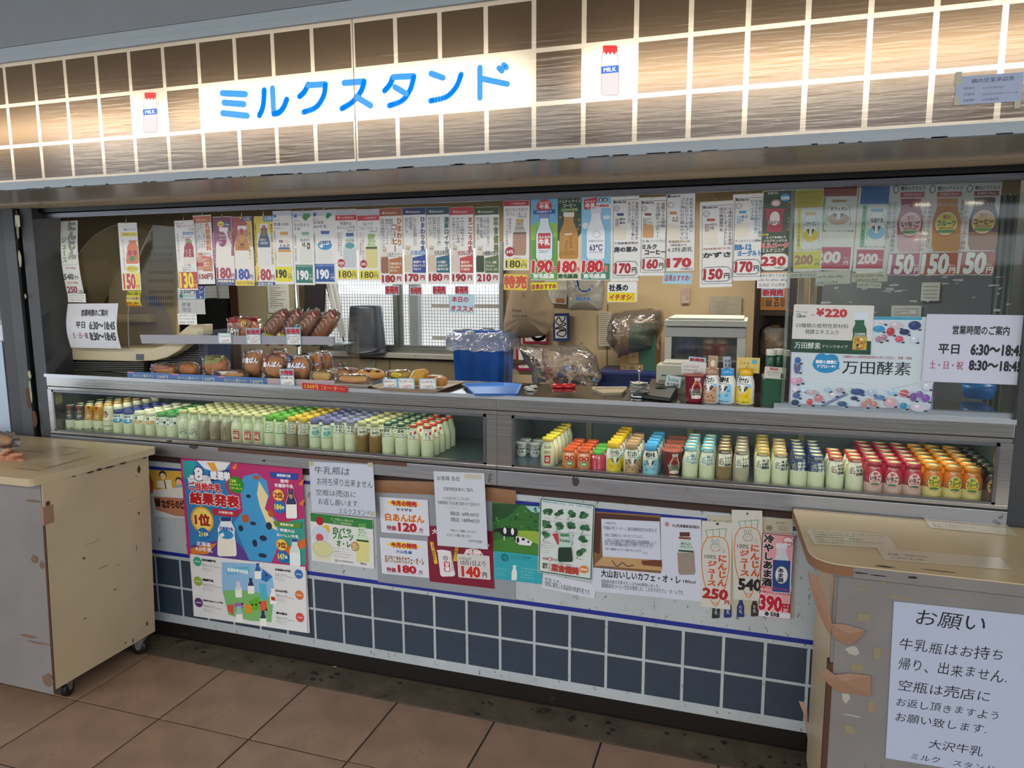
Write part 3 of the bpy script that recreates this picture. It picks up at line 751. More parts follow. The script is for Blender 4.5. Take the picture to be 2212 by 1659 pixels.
def d_grn(p):
    p.R((-24,94,24,62),'edf1ee'); tx(p,'きん',-12,94,6,84,'16181a',.03); tx(p,'だろう',-8,83,8,72,'16181a',.03); p.E((-22,92,-13,82),'9c3048'); p.E((10,78,18,66),'20262a'); p.E((-18,72,-12,64),'20262a')
def d_63(p):
    tx(p,'63℃',-17,44,17,30,'33506e',.02); p.E((-7,74,7,58),'8fa3a6'); p.E((-6,73,6,59),'e0e5cc'); tx(p,'低温殺菌牛乳',-16,54,16,48,'5c7078'); p.R((-18,29,18,28),'7c8c90'); tx(p,'みんなの',-10,25,10,20,'7c8c90')
def d_cof(p):
    tx(p,'パス',-3,76,11,62,'4c4034',v=True); tx(p,'チャライズ',3,62,11,20,'4c4034',v=True); tx(p,'コーヒー',-9,56,-2,18,'4c4034',v=True); tx(p,'乳飲料',-16,16,16,11,'54483c')
def d_red(p):
    p.R((-13,60,13,24),'c9322e'); tx(p,'みんなの',-10,56,10,48,'f6f2ea',.03); tx(p,'牛乳',-10,46,10,30,'f6f2ea',.05); tx(p,'低温殺菌牛乳',-13,68,13,63,'b06a60'); tx(p,'生乳100%',-12,21,12,16,'c9584e',.02)
def d_frill(c,w1,w2,w3,tc):
    def f(p):
        p.R((-24,105,24,60),c); tx(p,w1,-10,102,10,92,tc,.04); tx(p,w2,-14,90,14,80,tc,.04); tx(p,w3,-12,78,12,69,tc,.04); p.R((-24,64,24,61),tc)
    return f
def d_aqua(p):
    p.R((-24,102,24,56),'d7e6dc'); p.E((-15,88,15,62),'86c4b4'); tx(p,'特選大山',-12,98,12,90,'5a4f9a',.03); tx(p,'おいしい牛乳',-14,84,14,72,'3f6f86',.02); p.R((-24,58,24,56),'4f9a8c')
def d_band(c1,w1,w2,c2):
    def f(p):
        p.R((-22,116,22,78),'e2e1d4'); p.R((-22,116,22,112),c1); tx(p,w1,-13,110,13,98,c2,.03); tx(p,w2,-13,95,13,86,c2,.03); p.R((-24,82,24,80),c1)
    return f
def d_heart(p):
    p.R((-22,118,22,76),'e9e4d6'); p.E((3,108,14,96),'c8202c'); tx(p,'まご',-12,104,-2,80,'22242a',.03,v=True); tx(p,'ころ',-1,96,9,78,'22242a',.03,v=True); p.R((-22,77,22,75),'c88840')
def d_cup(p):
    p.E((-10,50,10,42),'a03038'); tx(p,'北海道',-8,49,8,43,'f4e8e0',.03); tx(p,'小岩井',-14,38,14,30,'2a3442',.03); tx(p,'生乳',-10,26,10,18,'2a3442',.03)
def d_ycap(p):
    p.R((-11,52,11,22),'cf3b34'); p.E((-7,46,7,28),'f2e6de'); tx(p,'牛',-4,43,4,31,'b0302a',.03); tx(p,'低温殺菌',-13,88,13,78,'807a60',.02); tx(p,'特別牛乳',-12,70,12,58,'b0604a',.02); tx(p,'milk 180ml',-14,14,14,9,'7a5a40')
def d_oran(p):
    tx(p,'ほのり',-14,66,14,58,'f8e8d8',.03); p.E((-18,56,-1,40),'c8262e'); p.E((1,56,18,40),'c8262e'); p.E((-12,38,12,18),'2f9a62'); tx(p,'GABA',-8,33,8,24,'f4f4ea',.03); tx(p,'鉄',-13,52,-7,44,'f8f0e0',.03); tx(p,'葉',6,52,12,44,'f8f0e0',.03)
def d_pink(p):
    tx(p,'いいしいミルク',-12,62,-5,8,'f8e0e4',.02,v=True); tx(p,'おいしい',4,60,11,16,'f8e0e4',.03,v=True); p.E((-20,62,-12,54),'e8e8f0')
def d_cow(w1,w2,base,bc,extra,hole='7cc4e8'):
    def f(p):
        tx(p,'タカナシ',-12,96,8,90,'30506c',.02); tx(p,w1,-17,88,17,72,'1a1c20',.05); p.R((-28,58,28,4),base); p.E((-9,62,9,36),'f6f4ee')
        p.P([(-16,58),(-9,62),(-5,56),(-4,40),(-8,46),(-14,54)],'1b1a1a'); p.P([(16,58),(9,62),(5,56),(4,40),(8,46),(14,54)],'1b1a1a'); p.E((-4,42,4,35),'e2b0a4'); p.E((14,68,26,56),hole); tx(p,w2,-20,12,20,7,'3a2c1c',.02)
        if extra == 'banana': p.P([(-18,34),(-14,24),(0,19),(14,24),(19,35),(15,36),(8,29),(-4,27),(-13,36)],'e4a81c')
        elif extra == 'beans':
            for x,y in ((-20,44),(-13,30),(10,28),(18,44),(15,20),(-18,19),(0,24)): p.E((x-2.5,y+2,x+2.5,y-2),'5c3c26')
        else:
            for x,y in ((-18,44),(13,30),(-12,26),(18,46)): p.R((x-4,y+4,x+4,y-4),'4fa0d8')
        tx(p,'種類別乳飲料',-14,70,14,66,'444')
    return f
def d_cocoa(p):
    p.B((-16,88,16,14),cap='d8cfc6',glass='f2ece4',outline='f8f6f0'); p.B((-14,84,14,18),cap='cfc6c0',glass='b8543c',kind='milk'); tx(p,'ミルメーク',-24,50,24,38,'1a1412',.06,ol='f4f0ea'); p.R((-22,36,22,29),'1f5a34'); tx(p,'ミルクココア',-20,35,20,30,'f2f0e0',.03); p.E((-14,28,14,14),'f0e4d8'); tx(p,'なつかしい',25,80,29,45,'f2ddd0',.02,v=True)
def d_furu(w,wc,dc,band=None,sub_='種類別 牛乳'):
    def f(p):
        p.R((-24,100,24,58),'eeece0')
        if band: p.R((-26,100,26,62),band)
        for i in range(4):
            for j in range(5):
                if (i*3+j*5) % 7: p.E((-21+4.2*i,86-4.6*j,-17.6+4.2*i,82.6-4.6*j),dc[(i + j) % len(dc)])
        for i,s in enumerate(w): tx(p,s,-2,92-11*i,20,83-11*i,wc,.04)
        tx(p,sub_,-4,64,20,59.5,wc); tx(p,'FURUYA',-11,110,11,105,'f4f0e4' if band or 1 else wc,.06)
    return f
def d_snow(w,bg,tc,ring,foot='いちご乳飲料'):
    def f(p):
        p.E((-20,82,20,28),ring); p.E((-18.5,80,18.5,30),'f2ece4' if bg != 'e8c020' else ring); p.E((-17,79,17,31),bg); p.E((-12,41,12,33),foot)
        tx(p,'雪印',-6,76,6,67,{'いちご': 'b03848','フルーツ': '1c7a3c','コーヒー': '8c2418'}[w],.04); tx(p,w,-15.5,65,15.5,50,tc,.07); tx(p,'種類別乳飲料',-12,48,12,44,'8a4030',.02); tx(p,'雪印メグミルク',-14,92,14,87,'f4e8e4',.02)
    return f
Bt = {}
Bt['navy']=bottle('milk_bottle',H_N,milk,(F('22283a'),.060,.127),None,None,d_navy('22283a'))
Bt['gold']=bottle('milk_bottle',H_N,milk,(F('c58f36'),.060,.127),None,None,d_navy('b07a24'))
Bt['wine']=bottle('milk_bottle',H_N,milk,(F('e6dcc8'),.060,.127),None,None,d_wine)
Bt['blue']=bottle('milk_bottle',H_M,milk,(F('dfe8ec'),.058,.096),F('2b3a86'),(.098,.114),d_blue,neck=.09)
Bt['orange']=bottle('milk_bottle',H_M,milk,(F('efe9da'),.058,.096),F('e6e0cc'),(.098,.114),d_org,neck=.09)
Bt['green']=bottle('milk_bottle',H_M,milk,(F('e4ebe4'),.058,.096),F('4f9a58'),(.098,.114),d_grn,neck=.09)
capC = F('c9c193',.5)
Bt['plain']=bottle('milk_bottle',H_T,milk,None,capC,(.119,.131),d_63,neck=.098)
Bt['coffee']=bottle('coffee_milk_bottle',H_T,coffee2,None,capC,(.119,.131),d_cof,neck=.098)
Bt['red']=bottle('milk_bottle',H_T,milk,None,capC,(.119,.131),d_red,neck=.098)
Bt['frill']=bottle('fruit_milk_bottle',H_T,milk,None,F('5fa83c'),(.113,.131),d_frill('e2ead2','白バラ','フルーツ','オ・レ','3f8a2c'),frill=1,neck=.105)
Bt['yfrill']=bottle('coffee_milk_bottle',H_T,coffee2,None,F('d9b340'),(.115,.131),d_frill('d8d4c4','白バラ','こだわり','カフェオレ','3c3a34'),frill=1,neck=.105)
Bt['aqua']=bottle('milk_bottle',H_T,milk,None,F('6d6aa0'),(.112,.131),d_aqua,frill=1,neck=.11)
Bt['violet']=bottle('milk_bottle',H_T,milk,None,F('8a88b4'),(.119,.131),d_band('6c6a94','4.0','牛乳','44446a'),neck=.11)
Bt['brown']=bottle('coffee_milk_bottle',H_T,coffeeD,None,capC,(.119,.131),d_band('a09060','コーヒー','種類別','5c4a28'),neck=.11)
Bt['dgreen']=bottle('milk_bottle',H_T,milk,None,F('1f4a3c'),(.121,.131),d_band('1f4a3c','濃厚','ロイヤル','2c4a40'),neck=.118,capin=F('d8dcc0'))
Bt['rrim']=bottle('milk_bottle',H_T,milk,None,F('c23a30'),(.121,.131),d_heart,neck=.118,capin=F('ded8b8'))
Bt['cup']=bottle('yogurt_drink_bottle',H_Y,F('dfe3e6'),None,F('c9ced2'),(.054,.058),d_cup)
Bt['ycap']=bottle('milk_bottle',H_M,milk,None,F('d8c23a'),(.104,.114),d_ycap,neck=.098)
Bt['waist']=bottle('yogurt_drink_bottle',H_Q,F('e08a58'),None,F('d8552c'),(.068,.078),d_oran)
Bt['pinkg']=bottle('yogurt_drink_bottle',H_Q,F('d03a60'),None,F('58b04c'),(.066,.078),d_pink)
Bt['banana']=bottle('banana_milk_bottle',H_M,F('efeee6'),None,F('e8b818'),(.096,.114),d_cow('バナナオレ','おいしい果汁1%','e6cf2c',0,'banana'),frill=1)
Bt['cafe']=bottle('coffee_milk_bottle',H_M,F('efeee6'),None,F('b08a68'),(.096,.114),d_cow('カフェオレ','香り広がる','c49a74',0,'beans'),frill=1)
Bt['bluecow']=bottle('milk_bottle',H_M,F('efeee6'),None,F('3f9ed8'),(.096,.114),d_cow('特濃牛乳','北海道生乳100%','8fcbe6',0,'sky'),frill=1)
Bt['cocoa']=bottle('cocoa_cup',H_C,F('8c2c38'),None,F('a85a4c',.25),(.093,.098),d_cocoa)
Bt['bb12']=bottle('yogurt_drink_bottle',H_M,milk,None,F('57a9c6'),(.102,.114),d_furu(['BB-12','のむ','ヨーグルト'],'2c7896',['3f93b0','7cb8c4']),capin=F('e8e8cc'))
Bt['choc']=bottle('coffee_milk_bottle',H_M,coffee,None,F('54301f'),(.102,.114),d_furu(['ミルク','コーヒー','乳飲料'],'2a2018',['6c4a34','3c2c20']),capin=F('e0d8a8'))
Bt['grey']=bottle('coffee_milk_bottle',H_M,greyM,None,F('7c6a60'),(.102,.114),d_furu(['ミルク','コーヒー','乳飲料'],'2e2a2a',['6c5a54','4a4444']),capin=F('d8d0b8'))
Bt['goldc']=bottle('milk_bottle',H_M,milk,None,F('a8842c'),(.102,.114),d_furu(['4.2','特濃乳','種類別'],'20402c',['b08c2c','304a30','705c20']),capin=F('ded098'))
Bt['tan']=bottle('milk_bottle',H_M,milk,None,F('b08a58'),(.102,.114),d_furu(['4.2','特濃','加工乳'],'2c3a34',['506058','242c2c']),capin=F('e6dcb0'))
Bt['navyf']=bottle('milk_bottle',H_M,milk,(F('2b426f'),.060,.100),F('24386a'),(.102,.114),d_furu(['房の','恵み','牛乳'],'dfe4e8',['c8ccd0','a08c50'],band='2b426f'),capin=F('e4e2b8'))
Bt['redc']=bottle('milk_bottle',H_M,milk,None,F('b8382c'),(.102,.114),d_furu(['かずさ','牛乳','成分無調整'],'2a2624',['8c3426','5a2c20']),capin=F('e6dcb0'))
Bt['straw']=bottle('strawberry_milk_bottle',H_S,straw,(F('b82848'),.040,.095),F('a82440'),(.095,.108),d_snow('いちご','f0c4c8','4a1018','b82c40','3a7048'),frill=1,capin=F('dccfa0'))
Bt['fruit']=bottle('fruit_milk_bottle',H_S,fruit,(F('dc7a1c'),.040,.095),F('d88420'),(.095,.108),d_snow('フルーツ','e6cc2c','1c5c34','b83020','2c7a3c'),frill=1,capin=F('e6d89c'))
Bt['coff']=bottle('coffee_milk_bottle',H_S,brown2,(F('2a1810'),.040,.095),F('1c1412'),(.095,.108),d_snow('コーヒー','e0a81c','241410','a82820','a82820'),frill=1,capin=F('55604c'))
ORD = ['front','second','third','fourth','fifth','sixth','seventh']
# kind, front-row picture x of each column, rows deep, short description, group phrase
RUNS = [
 ('navy',[157,176.5],5,'milk bottle with navy neck film',-.02),('gold',[197,217],5,'milk bottle with gold neck film',0),('wine',[238],6,'milk bottle with wine and cream film',0),
 ('blue',[260,282],5,'blue-capped milk bottle',0),('orange',[306,329],5,'milk bottle with orange label',0),('green',[353,375],5,'green-capped milk bottle with white film',0),
 ('plain',[399.5,421.5],7,'clear milk bottle with thin blue print',0),('coffee',[444,467,491],7,'grey-brown coffee milk bottle',0),('red',[514.5,538,561.5],7,'milk bottle with square red label',0),
 ('frill',[585,608],6,'fruit milk bottle with green frilled cap',0),('yfrill',[633,657.6],6,'coffee milk bottle with yellow frilled cap',0),('aqua',[682.7,707.7],6,'milk bottle with aqua film',0),
 ('violet',[733.3,759],6,'milk bottle with pale violet cap',0),('brown',[784,811.6],6,'brown coffee milk bottle',0),('dgreen',[839.8,867.5],6,'milk bottle with dark green rim',0),('rrim',[895,924.4],5,'milk bottle with red rim and heart',0),
 ('cup',[1127,1155],2,'small silver-white yogurt cup',.14),('ycap',[1183.6],6,'yellow-capped milk bottle',0),('waist',[1229.5,1261],4,'waisted orange yogurt drink bottle',0),('pinkg',[1292.4],3,'pink yogurt drink bottle with green cap',0),
 ('banana',[1325],6,'banana milk bottle with yellow frilled cap',0),('cafe',[1363],4,'coffee milk bottle with tan frilled cap',0),('bluecow',[1405],5,'blue-capped cow-face milk bottle',0),('cocoa',[1451],4,'red cocoa cup with shiny lid',.01),
 ('bb12',[1489.5,1525.7],5,'aqua-capped yogurt drink bottle',0),('choc',[1562],5,'coffee milk bottle with dark brown cap',0),('grey',[1599],5,'pale coffee milk bottle with grey cap',0),('goldc',[1645],6,'milk bottle with gold cap',0),('tan',[1683],5,'milk bottle with tan cap',0),
 ('navyf',[1723,1760.4],5,'navy-capped milk bottle with dotted film',0),('redc',[1802,1842.6],3,'red-capped milk bottle with dotted label',0),('straw',[1883.5,1925.6,1967.4],6,'strawberry milk bottle',0),('fruit',[2010.8,2053.7,2096.5],6,'orange fruit milk bottle',0),('coff',[2140,2181],6,'dark round-label coffee milk bottle',0)]
short = {'navy': 'navy necks','gold': 'gold necks','wine': 'wine film','blue': 'blue caps','orange': 'orange labels','green': 'green caps','plain': 'thin blue print','coffee': 'coffee milk','red': 'red labels','frill': 'green frills','yfrill': 'yellow frills','aqua': 'aqua film','violet': 'violet caps','brown': 'brown coffee','dgreen': 'dark green rims','rrim': 'red rims','straw': 'strawberry','fruit': 'fruit milk','coff': 'dark coffee','waist': 'orange waisted','cup': 'silver cups','pinkg': 'pink bottles','ycap': 'yellow caps','bb12': 'aqua caps','choc': 'brown caps','cocoa': 'cocoa cups','navyf': 'navy caps','redc': 'red caps','tan': 'tan caps'}
used = set(); SHZ = .9383
for ri,(kind,xs,rows,desc,dy) in enumerate(RUNS):
    proto = Bt[kind]
    for ci,px in enumerate(xs):
        Yf = .016+dy + (.036 if kind == 'cocoa' else .030)
        d = ray(px,1000); X = CAM.x + d.x * (Yf - CAM.y)/d.y
        # solve the column's x where it meets the shelf in that picture column
        lo,hi = 850,1120
        for _ in range(20):
            mid = (lo + hi)/2
            if at(px,mid,Yf).z > SHZ: lo = mid
            else: hi = mid
        X = at(px,(lo + hi)/2,Yf).x
        pitch = .060 if kind in ('straw','fruit','coff') else .073 if kind == 'cocoa' else .056 if kind not in ('waist','pinkg') else .054
        if len(xs) == 1: colp = ''
        elif ci == 0: colp = 'beside the ' + (short[RUNS[ri-1][0]] if RUNS[ri-1][0] in short and ri not in (0,16) else 'end of the case')
        elif ci == len(xs)-1: colp = 'beside the ' + (short.get(RUNS[ri+1][0],'end') if ri + 1 < len(RUNS) and kind != 'rrim' else 'empty end' if kind == 'rrim' else 'dark post')
        else: colp = 'in the middle column'
        for r in range(rows):
            pos = (X + random.uniform(-.001,.001),Yf + r * pitch + random.uniform(0,.001),SHZ)
            desc_ = f'{desc}, front row {colp}' if r == 0 else f'{desc}, {ORD[r]} back {colp}' if colp else f'{desc}, {ORD[r]} from the glass'
            grp = desc.replace('milk bottle','milk bottles')+' in the case'
            o = proto
            if id(proto) in used: o = copy_tree(proto,pos,desc_.strip(),grp,keep=None if r < 3 else ('film','cap'))
            else: used.add(id(proto)); o.location = pos; props(o,desc_.strip(),'cup' if kind in ('cocoa','cup') else 'bottle',grp)
            o['category']='cup' if kind in ('cocoa','cup') else 'bottle'
            o.rotation_euler.z = .28+random.uniform(-.25,.25)-(px - 1100)*.00025

# ================================================================ HANGING PRICE CARDS
CA = (370,430,3.859); CB = (720,430,3.858); CC = (1080,400,3.605); CD = (1420,400,3.455); CE = (1800,380,3.19); CL = (0,420,2.86)
hookM = M('hook_metal','8a8c90',.3,metal=.8)
def card(quad,draw,label,crop,Y=.05,bg='efeeea',hook=True,bend=0,group='hanging price cards',cat='price card',name='price_card',th=.0008,**k):
    o = sheet(name,quad,Y,draw,bg,label,cat,group,crop,th,bend=bend,inkmat=INK_GLOSS,**k)
    if hook:
        tl = at(crop[0]+quad[0][0]/crop[2],crop[1]+quad[0][1]/crop[2],Y); tr = at(crop[0]+quad[1][0]/crop[2],crop[1]+quad[1][1]/crop[2],Y)
        c = (tl + tr)/2; top = 1.93
        m = MB().tube([(c.x,Y + .001,c.z - .004),(c.x,Y - .0025,c.z + .002),(c.x,Y,max(top,c.z + .008))],.0011,6)
        h = ob('hook',m,hookM,o)
    return o
RED,DRED,NAVY,GRN = 'b8202c','9a2430','24386e','1f6a4c'
def a1(p):
    p.T('おいしい',(35,192,100,214),DRED,.02); p.T('雪印メグミルク',(45,217,183,240),DRED,.02); p.T('牛乳',(143,246,190,269),DRED,.02)
    p.R((95,277,188,301),'2f6ab4'); p.T('牛乳100ml',(102,281,182,297),'e8eef4',.02); p.T('おいしいミニ',(88,312,180,330),'3a3030',.01); p.T('生乳本来の味わいを！',(55,292,68,545),'3a2c2c',.01,v=True)
    p.B((102,352,192,545),cap='7fae4a',glass='e8dcc8',kind='round',film=('a01e2c',.72)); p.T('おいしい',(125,430,140,510),'f0dada',.02,v=True); p.T('雪印牛乳',(150,425,166,510),'f0dada',.02,v=True); p.T('栄養',(120,334,155,352),'c02828',.04)
    p.T('忙しい朝に',(112,548,165,562),'4a3a38',hand=1); p.T('クイッと1本',(92,566,165,582),'4a3a38',hand=1); p.T('満足チャージ',(95,586,192,604),'4a3a38',hand=1)
    p.R((67,613,219,748),'c01420'); p.T('130',(76,622,182,738),'f6e028',.05,ol='7a0a10',olw=.03); p.T('円',(184,708,214,742),'f6e028',.02); p.T('税込',(188,680,208,694),'f6e028')
card([(22,180),(188,176),(222,756),(66,760)],a1,'slim white card with red-labelled green-capped bottle, red 130 yen box',CA,Y=.046)
def a2(p):
    p.R((184,142,334,200),'c06428'); p.T('Himawari',(215,165,300,182),'f0d8c0',.02); p.T('乳酸菌飲料',(290,205,330,435),'c8702c',.06,ol='f6ead8',v=True)
    p.TV(['やさしい酸味と甘みが','特徴のヨーグルト味を','一口飲むと懐かしさが','口いっぱいに広がります'],(202,205,286,435),'4a3020')
    p.T('飲みやすい',(248,450,328,475),'c83828',.02); p.T('90ml',(256,478,330,508),'c83828',.05,ol='f8e8d8'); p.P([(262,520),(340,500),(340,605),(262,605)],'c8702c'); p.TL(['家庭でも','出張にも','ミニサイズ'],(268,528,334,595),'f4e4d0',.03)
    p.B((212,455,264,598),cap='c87850',glass='d8a080',label='b83c30',lab=(.55,.78)); p.T('150円',(232,625,338,670),'a02028',.05)
card([(182,138),(335,132),(360,708),(215,712)],a2,'white card headed by a brown band, brown 150 yen, beside the 130 yen card',CA)
def a3(p):
    p.R((345,150,503,300),'7a2050'); p.R((345,290,520,560),'a05478'); p.R((380,480,528,675),'f0e4e4'); p.E((384,185,440,238),'e8d838'); p.E((440,190,488,238),'2f4a9a'); p.T('700mg',(392,208,434,226),'b02030',.02); p.T('7.5mg',(446,208,482,226),'f0f0f0',.02)
    p.T('カラダ満足',(482,270,506,440),'e8c848',.02,v=True); p.T('カルシウムと鉄分がとれる',(350,280,366,540),'e8d0dc',v=True); p.B((378,240,496,568),cap='efe8e8',glass='efe9dc',film=('e8dcd8',.5),outline='f4eeee',kind='milk'); p.E((388,275,462,405),'90305c'); p.TL(['1日分の','カルシウム','鉄分'],(398,300,466,385),'f4e4ec',.02)
    p.T('180',(382,580,496,662),'a82838',.05,ol='f4ecec'); p.T('円',(500,625,525,662),'a82838',.03); p.R((382,668,530,718),'2a3470'); p.T('栄養機能食品',(390,674,522,696),'e8e4d0',.03); p.T('カルシウム 鉄',(410,700,500,714),'c8c8d8')
card([(343,148),(502,144),(530,718),(380,720)],a3,'wine-purple card with milk bottle picture and dark red 180 yen',CA)
def a4(p):
    p.R((508,150,668,420),'a83a30'); p.P([(560,150),(668,150),(668,280),(640,200)],'e2b838'); p.R((590,150,668,182),'2a4a8c'); p.T('4.4%',(604,156,655,176),'e8e8f0',.02); p.R((640,200,668,560),'e0b838')
    p.R((520,400,690,690),'efe6d8'); p.B((534,222,650,565),cap='efe8e0',glass='ece6d8',film=('bf7c2c',.6),outline='f6f0ea',kind='milk'); p.R((575,245,600,292),'b82028'); p.E((562,298,624,348),'dca048'); p.T('濃厚',(575,368,612,388),'4a2c14',.03); p.T('クラウン',(562,392,622,412),'4a2c14',.03)
    p.T('コク深い甘みと味わい',(646,220,662,500),'6a3a20',.01,v=True); p.T('こだわりのクリーミー濃厚',(514,220,528,480),'e8c880',v=True); p.T('180',(532,585,648,668),'2c4aa0',.05,ol='f0ecf4'); p.T('円',(652,630,680,668),'2c4aa0',.03)
    p.R((535,678,690,722),'e8c818'); p.T('コクと甘み',(540,688,682,712),'4a3a20',.02)
card([(508,148),(668,146),(691,722),(532,724)],a4,'red and yellow card with gold-neck bottle and blue 180 yen',CA,Y=.052)
def a5(p):
    p.R((690,145,850,300),'e6cc20'); p.R((770,145,850,190),'3f8fc8'); p.T('3.5%',(782,152,840,176),'f0f0f4',.03); p.R((700,290,740,560),'e6cc20'); p.R((722,290,862,560),'e8e0c0'); p.B((724,208,826,568),cap='efe9e4',glass='e4e2da',film=('32426c',.56),outline='f4f0ea',kind='milk'); p.R((762,222,788,262),'b03028'); p.E((748,262,798,318),'7a6a40'); p.TL(['濃厚源流','信州安曇野'],(742,335,806,392),'e0e0e4',.02)
    p.T('酪農家を厳選した8軒に限定',(832,212,850,545),'4a3040',v=True); p.T('安曇野の恵みを届けた特撰牛乳',(700,200,716,540),'4a4020',v=True); p.T('180',(718,592,828,676),'b03030',.05,ol='f6efe4'); p.T('円',(832,636,858,674),'b03030',.03)
    p.P([(700,560),(735,570),(720,690),(708,690)],'e6cc20'); p.R((715,692,862,720),'26365e'); p.T('自信の源流',(728,696,846,716),'d8dce4',.03)
card([(688,142),(850,142),(866,722),(714,726)],a5,'yellow card with navy-neck bottle and red 180 yen',CA)
def tak(p,x,t1,t2,cap,filmc,base,bc,mark,sub_,fr=None):
    pass
def a6(p):
    p.R((850,102,1006,140),'c4c8d8'); p.R((856,128,878,152),'2f6ab4'); p.T('タカナシ',(858,168,906,182),'404860'); p.T('特濃 4.2%',(858,196,982,222),'262830',.02); p.T('クリミー',(858,232,936,252),'262830',.02)
    p.B((886,272,1000,545),cap='d89c38',glass='e6e0c8',film=('efe9da',.38),kind='round'); p.E((892,330,994,440),'f0ece0'); p.T('特濃',(900,340,930,365),'303848',.04); p.T('クリミー',(926,345,990,368),'c88820',.05,ol='f8f4e8'); p.T('ミルク',(905,375,985,400),'2a3a68',.05); p.R((895,402,990,418),'3a5a90'); p.R((890,420,998,440),'d0962c'); p.T('乳脂肪分4.2%の特濃タイプ',(862,262,874,560),'4a4030',v=True)
    p.R((866,562,1004,688),'e8e010'); p.T('190',(872,590,958,655),'1a1a1a',.05); p.T('円',(975,636,998,668),'1a1a1a',.02); p.T('税込',(974,616,998,628),'1a1a1a',.01)
card([(850,100),(1006,98),(1020,708),(865,710)],a6,'white card with orange-label bottle and black 190 yen on yellow',CA,Y=.048)
def a7(p):
    p.R((1016,102,1180,140),'bcc2d4'); p.R((1028,126,1052,150),'2f6ab4'); p.P([(1095,150),(1110,120),(1150,118),(1165,140),(1140,160),(1128,180),(1105,165)],'3a8a4a'); p.T('タカナシ',(1026,170,1078,184),'404860'); p.T('きんたろう',(1028,196,1148,222),'262830',.02); p.T('牛乳',(1028,230,1078,254),'262830',.02)
    p.B((1068,266,1172,530),cap='8fae8c',glass='e2e4d8',film=('e9ece4',.5),kind='round'); p.T('きんたろう',(1078,322,1150,345),'22262a',.04); p.T('牛乳',(1090,352,1120,392),'22262a',.04); p.E((1130,352,1158,410),'2a2624'); p.E((1135,370,1152,395),'e0b89c')
    p.T('産地限定　神奈川県産',(1030,290,1044,510),'6a4a5a',v=True); p.R((1034,540,1178,698),'1f7a68'); p.T('神奈川県産生乳使用',(1042,545,1170,560),'b0d0b8',.01); p.T('190',(1048,592,1140,668),'f4f4f0',.05); p.T('円',(1152,650,1176,678),'f4f4f0',.02); p.T('税込',(1150,620,1176,634),'f4f4f0')
card([(1014,100),(1182,98),(1196,716),(1020,716)],a7,'white card with white 190 yen on a dark green box',CA)
def a8(p):
    p.R((1184,95,1355,135),'c4c8d8'); p.R((1188,112,1212,138),'2f6ab4'); p.P([(1285,145),(1300,112),(1330,118),(1334,135),(1312,150),(1306,162)],'2c7a44'); p.T('タカナシ',(1186,156,1232,170),'404860'); p.T('北海道',(1188,174,1270,200),'262830',.01); p.T('4.0牛乳',(1188,208,1300,234),'262830',.01)
    p.B((1224,255,1342,522),cap='3a5a9c',glass='e4e8e2',film=('e8eef0',.5),kind='round'); p.E((1222,330,1340,412),'2f90c8'); p.E((1240,310,1330,370),'e8f0f4'); p.T('北海道牛乳',(1238,335,1332,362),'2456a0',.05,ol='f0f4f8'); p.P([(1232,378),(1260,362),(1268,385),(1250,396)],'f0f4f4'); p.T('乳脂肪分4.0%以上',(1190,282,1204,500),'6a4a5a',v=True)
    p.R((1198,530,1362,688),'2456a0'); p.T('北海道産牛乳限定使用',(1204,535,1356,550),'a8c8e8',.01); p.T('190',(1214,582,1314,660),'f4f4f4',.05); p.T('円',(1334,640,1360,668),'f4f4f4',.02); p.T('税込',(1332,614,1358,628),'f4f4f4')
card([(1184,92),(1358,90),(1384,706),(1198,708)],a8,'white card with white 190 yen on a blue box',CA,Y=.053)
def b1(p):
    p.R((10,88,188,136),'bcc0cc'); p.R((15,136,192,180),'c83038'); p.T('大山乳業農業協同組合',(60,148,172,166),'f0d0d4',.01); p.E((32,145,54,168),'e8b0b4')
    p.T('特選大山',(56,192,152,222),'2a2a30',.01); p.T('おいしい牛乳',(30,226,184,256),'2a2a30',.01); p.T('180ml',(116,260,176,275),'2a2a30'); p.TV(['コクのあるおいしさの','高品質の特選牛乳'],(34,282,74,480),'8a3040')
    p.B((86,288,190,575),cap='3a5a90',glass='ccd4d8',film=('d2dcd4',.48),kind='milk'); p.T('大山牛乳',(100,340,176,362),'6a8a50',.03); p.E((100,368,176,420),'5a9aa8'); p.E((38,505,100,575),'b8202c'); p.T('100%',(44,528,94,552),'f4ecec',.03); p.T('使用',(58,556,80,568),'f4ecec')
    p.R((42,592,196,666),'ede04a'); p.T('180',(52,602,152,656),'1c1c1e',.01); p.T('円',(158,618,190,655),'1c1c1e',.01); p.T('税込',(160,602,184,614),'1c1c1e')
card([(8,86),(190,84),(206,680),(34,684)],b1,'white card with red band, silver-blue bottle and 180 yen on yellow',CB)
def b2(p):
    p.R((198,88,384,136),'c0c4d0'); p.R((203,136,386,178),'c83038'); p.T('大山乳業農業協同組合',(262,148,366,164),'f0d0d4',.01); p.T('白バラ',(252,194,332,222),'2a2a30',.01); p.T('フルーツオ・レ',(216,228,374,256),'2a2a30',.01); p.T('180ml',(304,260,366,275),'2a2a30')
    p.TV(['どこか懐かしい味わいの','フルーツ風味乳飲料'],(216,280,260,510),'8a3040'); p.B((272,290,368,575),cap='9ab868',glass='e0d890',film=('d4e0b0',.42),kind='milk'); p.TL(['白バラ','フルーツ','オ・レ'],(292,318,352,392),'4a9a2c',.05); p.R((272,396,366,416),'5a6a30')
    p.E((222,508,280,575),'a82838'); p.T('30%',(230,532,272,554),'f4ecec',.03); p.R((216,594,378,668),'ede04a'); p.T('180',(230,604,332,658),'1c1c1e',.01); p.T('円',(338,624,370,658),'1c1c1e',.01); p.T('税込',(338,604,364,618),'1c1c1e')
